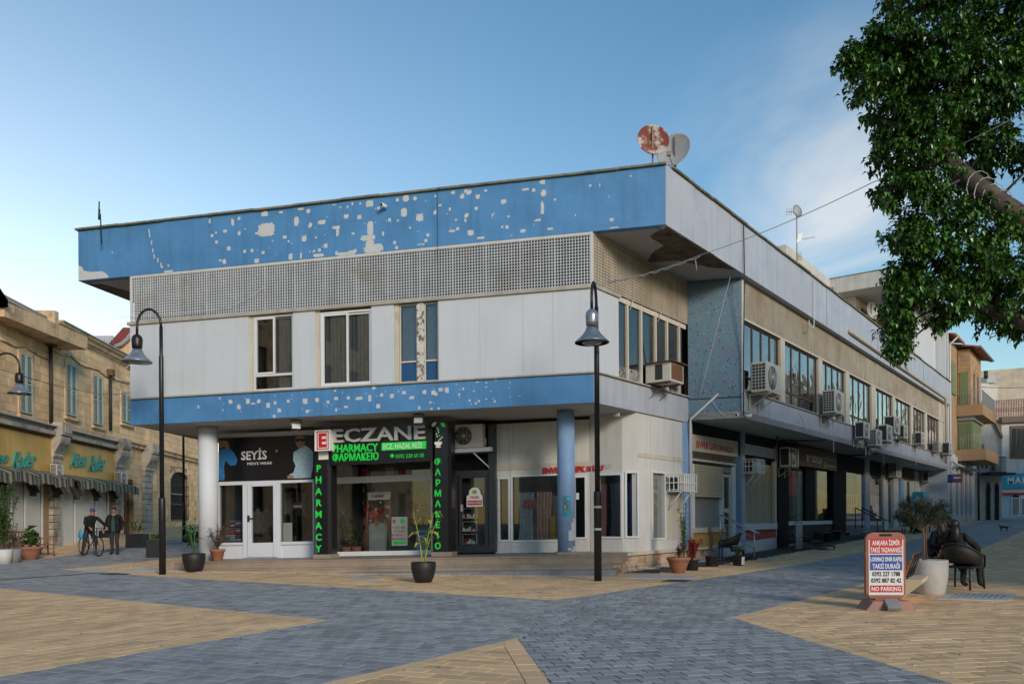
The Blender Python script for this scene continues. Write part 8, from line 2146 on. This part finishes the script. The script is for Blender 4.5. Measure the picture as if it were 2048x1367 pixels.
# hood lying on the shoulders
h_=WM[[k for k in WM if k.startswith('person')][-1]]
PX=pd(1886,1052,17.6); gx=gz(PX[0],17.6)
cane_chair('cane chair mostly hidden under the woman in the black jacket',(PX[0],17.6,gx),.15)
seated('woman with long dark hair in black jacket facing the viewer behind the olive planter',(PX[0],17.6,gx),.15,('coat_black','skin','trousers_dark','coat_charcoal','shoe_white'),lean=-.02,hair='long',feet=((.16,-.40,.55),(-.06,-.46,.50),(.34,-.52,.26),(.20,-.44,.10)),arms=((.30,-.04,.78),(-.30,-.02,.78),(.06,-.28,.68),(-.06,-.28,.66)))
def streetsit(px,py,rz,label,mats,hair='short',chair=True,look=0.,cl=''):
    P=pg(px,py)
    if chair: cane_chair(cl,P,rz)
    return seated(label,P,rz,mats,hair=hair,look=look)
streetsit(1818,1066,1.35,'man in black hoodie seated in profile before the turquoise cooler',('hoodie_black','skin','trousers_dark','hoodie_black','shoe_black'),cl='dark café chair under the man in profile before the turquoise cooler')
streetsit(1838,1065,-1.1,'small seated person in dark red top behind the man in profile',('shirt_red','skin','trousers_dark','shirt_red','shoe_black'),cl='dark café chair under the person in the dark red top')
streetsit(1886,1052,.3,'distant seated person in blue top behind the olive tree crown',('shirt_blue','skin','trousers_dark','shirt_blue','shoe_black'),cl='dark café chair under the distant person in blue')
tb=thing('cafe_table','small dark café table beside the seated street group','table',pg(1829,1067)); m=MB(); m.lathe((0,0,0),[(.22,0),(.22,.02),(.03,.04),(.03,.70),(.33,.71),(.33,.74)],16); m.build('top_and_stem','cane_dark',tb,local=True)
cane_chair('empty dark chair right of the small seated group',pg(1855,1064),.6)
cane_chair('empty dark chair farthest right beside the olive crown',pg(1870,1062),-.4)
# --- cat crossing the street
Pc=pg(2008,1062); k=Pc[1]/F_; ct2=thing('cat','dark tabby cat walking left across the grey paving','cat',Pc,0)
sc3=1.0; J=dict(c=(0,0,.235,.062),r=(.15,0,.235,.060),f=(-.13,0,.235,.062),n=(-.19,0,.285,.040),h=(-.245,0,.315,.040),mz=(-.285,0,.300,.022),
 t1=(.22,0,.25,.020),t2=(.30,0,.22,.016),t3=(.37,0,.26,.014),t4=(.41,0,.33,.010),
 fa=(-.14,.035,.15,.022),fb=(-.12,.035,.07,.015),fc=(-.145,.035,.015,.016),ga=(-.13,-.035,.15,.022),gb=(-.18,-.035,.075,.015),gc=(-.22,-.035,.015,.016),
 ra=(.16,.04,.16,.032),rb=(.20,.04,.085,.015),rc=(.175,.04,.015,.016),qa=(.14,-.04,.16,.032),qb=(.14,-.04,.085,.015),qc=(.10,-.04,.015,.016))
E=[('c','r',0),('c','f',0),('f','n',0),('n','h',0),('h','mz',0),('r','t1',0),('t1','t2',0),('t2','t3',0),('t3','t4',0),('f','fa',0),('fa','fb',0),('fb','fc',0),('f','ga',0),('ga','gb',0),('gb','gc',0),('r','ra',0),('ra','rb',0),('rb','rc',0),('r','qa',0),('qa','qb',0),('qb','qc',0)]
grow('body',J,E,('cat_fur',),ct2)
for s_ in (-1,1): m=MB(); m.lathe((-.235,s_*.022,.345),[(.014,0),(.002,.035)],6); m.build('ear','cat_fur',ct2,local=True)
# ================================================================ tree reaching in from the right
mat('bark',(.075,.056,.045),.95,.3,4,.9,25,stain=(6,.5,.7,(.13,.11,.09)))
mat('leaf_deep',(.062,.155,.020),.32,.45,7,attr=.7,spec=.6)
Yt=10.0
tr=thing('leafy_tree','dense dark green tree whose limb reaches in from the upper right corner','tree',(10.6,9.6,0))
tp=lambda px,py,dy=0.: Vector(pd(px,py,Yt+dy))
m=MB()
TK=[Vector((10.6,9.6,-.05)),Vector((10.55,9.65,1.6)),Vector((10.0,9.7,2.9)),tp(2260,640,-.1)]
m.tube(TK,[.36,.30,.27,.22],14,world=True)
L1=[tp(2260,640,-.1),tp(2150,520,0),tp(2060,455,0),tp(1990,405,.1),tp(1930,355,.15),tp(1890,318,.2),tp(1850,240,.25),tp(1835,150,.3)]
m.tube(L1,[.22,.19,.165,.15,.125,.10,.075,.045],12,world=True)
L2=[tp(2260,700,-.3),tp(2120,660,-.2),tp(2040,640,-.1),tp(1980,620,0),tp(1920,600,.1)]; m.tube([TK[2]]+L2,[.2,.16,.13,.10,.07,.04],10,world=True)
tk=m.build('trunk','bark',tr)
# twine wound on the limb
m=MB()
for i in range(4): 
    c=L1[3]*(1-i*.3/1.2)+L1[4]*(i*.3/1.2) if i<4 else L1[4]; m.tube([c+Vector((.14*math.cos(a*PI/5),-.13+.02*a/5,.16*math.sin(a*PI/5)-.02*a)) for a in range(8)],.006,4,world=True)
m.build('wound_cord','cable_white',tr)
# crown: overlapping masses read from the outline, at a real distance and with real depth
BL=[(1730,95,48,45,.35),(1700,130,30,35,.25),(1790,75,70,45,.5),(1860,90,80,60,.7),(1740,165,40,40,.4),(1800,150,90,70,.8),(1890,170,100,80,.9),(1960,150,70,60,.7),(2000,205,55,50,.6),(1780,230,50,50,.5),(1850,260,90,75,.9),(1940,260,90,70,.9),(1990,290,50,45,.5),(1780,300,45,45,.5),(1840,340,70,60,.7),(1960,340,50,35,.5),(1790,380,45,40,.45),(1850,420,60,60,.6),(1920,440,60,50,.6),(1990,470,60,50,.6),(1820,470,50,45,.5),(1870,520,70,55,.7),(1940,530,80,60,.8),(2020,550,60,60,.7),(1800,545,42,38,.45),(1790,600,40,45,.4),(1830,590,50,45,.5),(1795,655,35,45,.35),(1797,700,22,28,.22),(1900,600,70,45,.6),(1980,610,70,50,.6),(1900,640,40,22,.35),(2035,640,50,40,.5),(2080,300,60,50,.6),(2090,560,80,120,.8),
    (1850,5,60,22,.5),(1920,0,80,35,.6),(1990,20,90,55,.7),(1960,70,45,28,.4),(2040,60,60,60,.6),(2120,100,90,90,.9),(1780,0,25,6,.2),(2030,140,40,40,.4),(1905,372,26,20,.2),(1962,398,20,16,.2),(2010,420,26,18,.2),(2170,330,90,130,1.0),(2200,480,90,120,1.0),(2160,20,90,60,.9)]
R=random.Random(77); m=MB(); tw=MB(); k=Yt/F_; nleaf=0; limb=L1+L2
for bi,(cx,cy,rx,ry,dp) in enumerate(BL):
    c=tp(cx,cy,R.uniform(-.15,.15))
    if min((Vector((q.x,0,q.z))-Vector((c.x,0,c.z))).length for q in L1[1:6])<.42: c=tp(cx,cy,.62); dp=.35
    else: dp=dp
    a_,b_,c_=rx*k,dp*.9,ry*k
    n=int(950*(rx*ry/3600)**.85)+120; twigs=[]
    near=min(limb,key=lambda q:(q-c).length); 
    tw.tube([near,(near+c)/2+Vector((R.uniform(-.08,.08),R.uniform(-.1,.1),.05)),c],[.022,.014,.008],5,world=True)
    for j in range(max(10,n//26)):
        d=rdir(R,-1,1); rr=R.uniform(.55,1.06); e=c+Vector((d.x*a_*rr,d.y*b_*rr,d.z*c_*rr)); s0=c+(e-c)*R.uniform(.0,.35); mid=(s0+e)/2+Vector((0,0,.02)); twigs.append((s0,mid,e)); tw.tube([s0,mid,e],[.006,.004,.002],3,world=True)
    for i in range(n):
        s0,mid,e=R.choice(twigs); f=R.uniform(.25,1.05); p=s0*(1-f)**2+mid*2*f*(1-f)+e*f*f; p=p+Vector((R.gauss(0,.03),R.gauss(0,.03),R.gauss(0,.03)))
        d=(e-s0).normalized()*.6+rdir(R,-1,.8)*.9+Vector((0,0,-.25)); leafmesh(m,p,d,R.uniform(.065,.105),R.uniform(.038,.056),0,R.random(),.22,droop=.25); nleaf+=1
tw.build('branches','bark',tr); m.build('crown','leaf_deep',tr,kind='stuff'); print('leaves',nleaf)
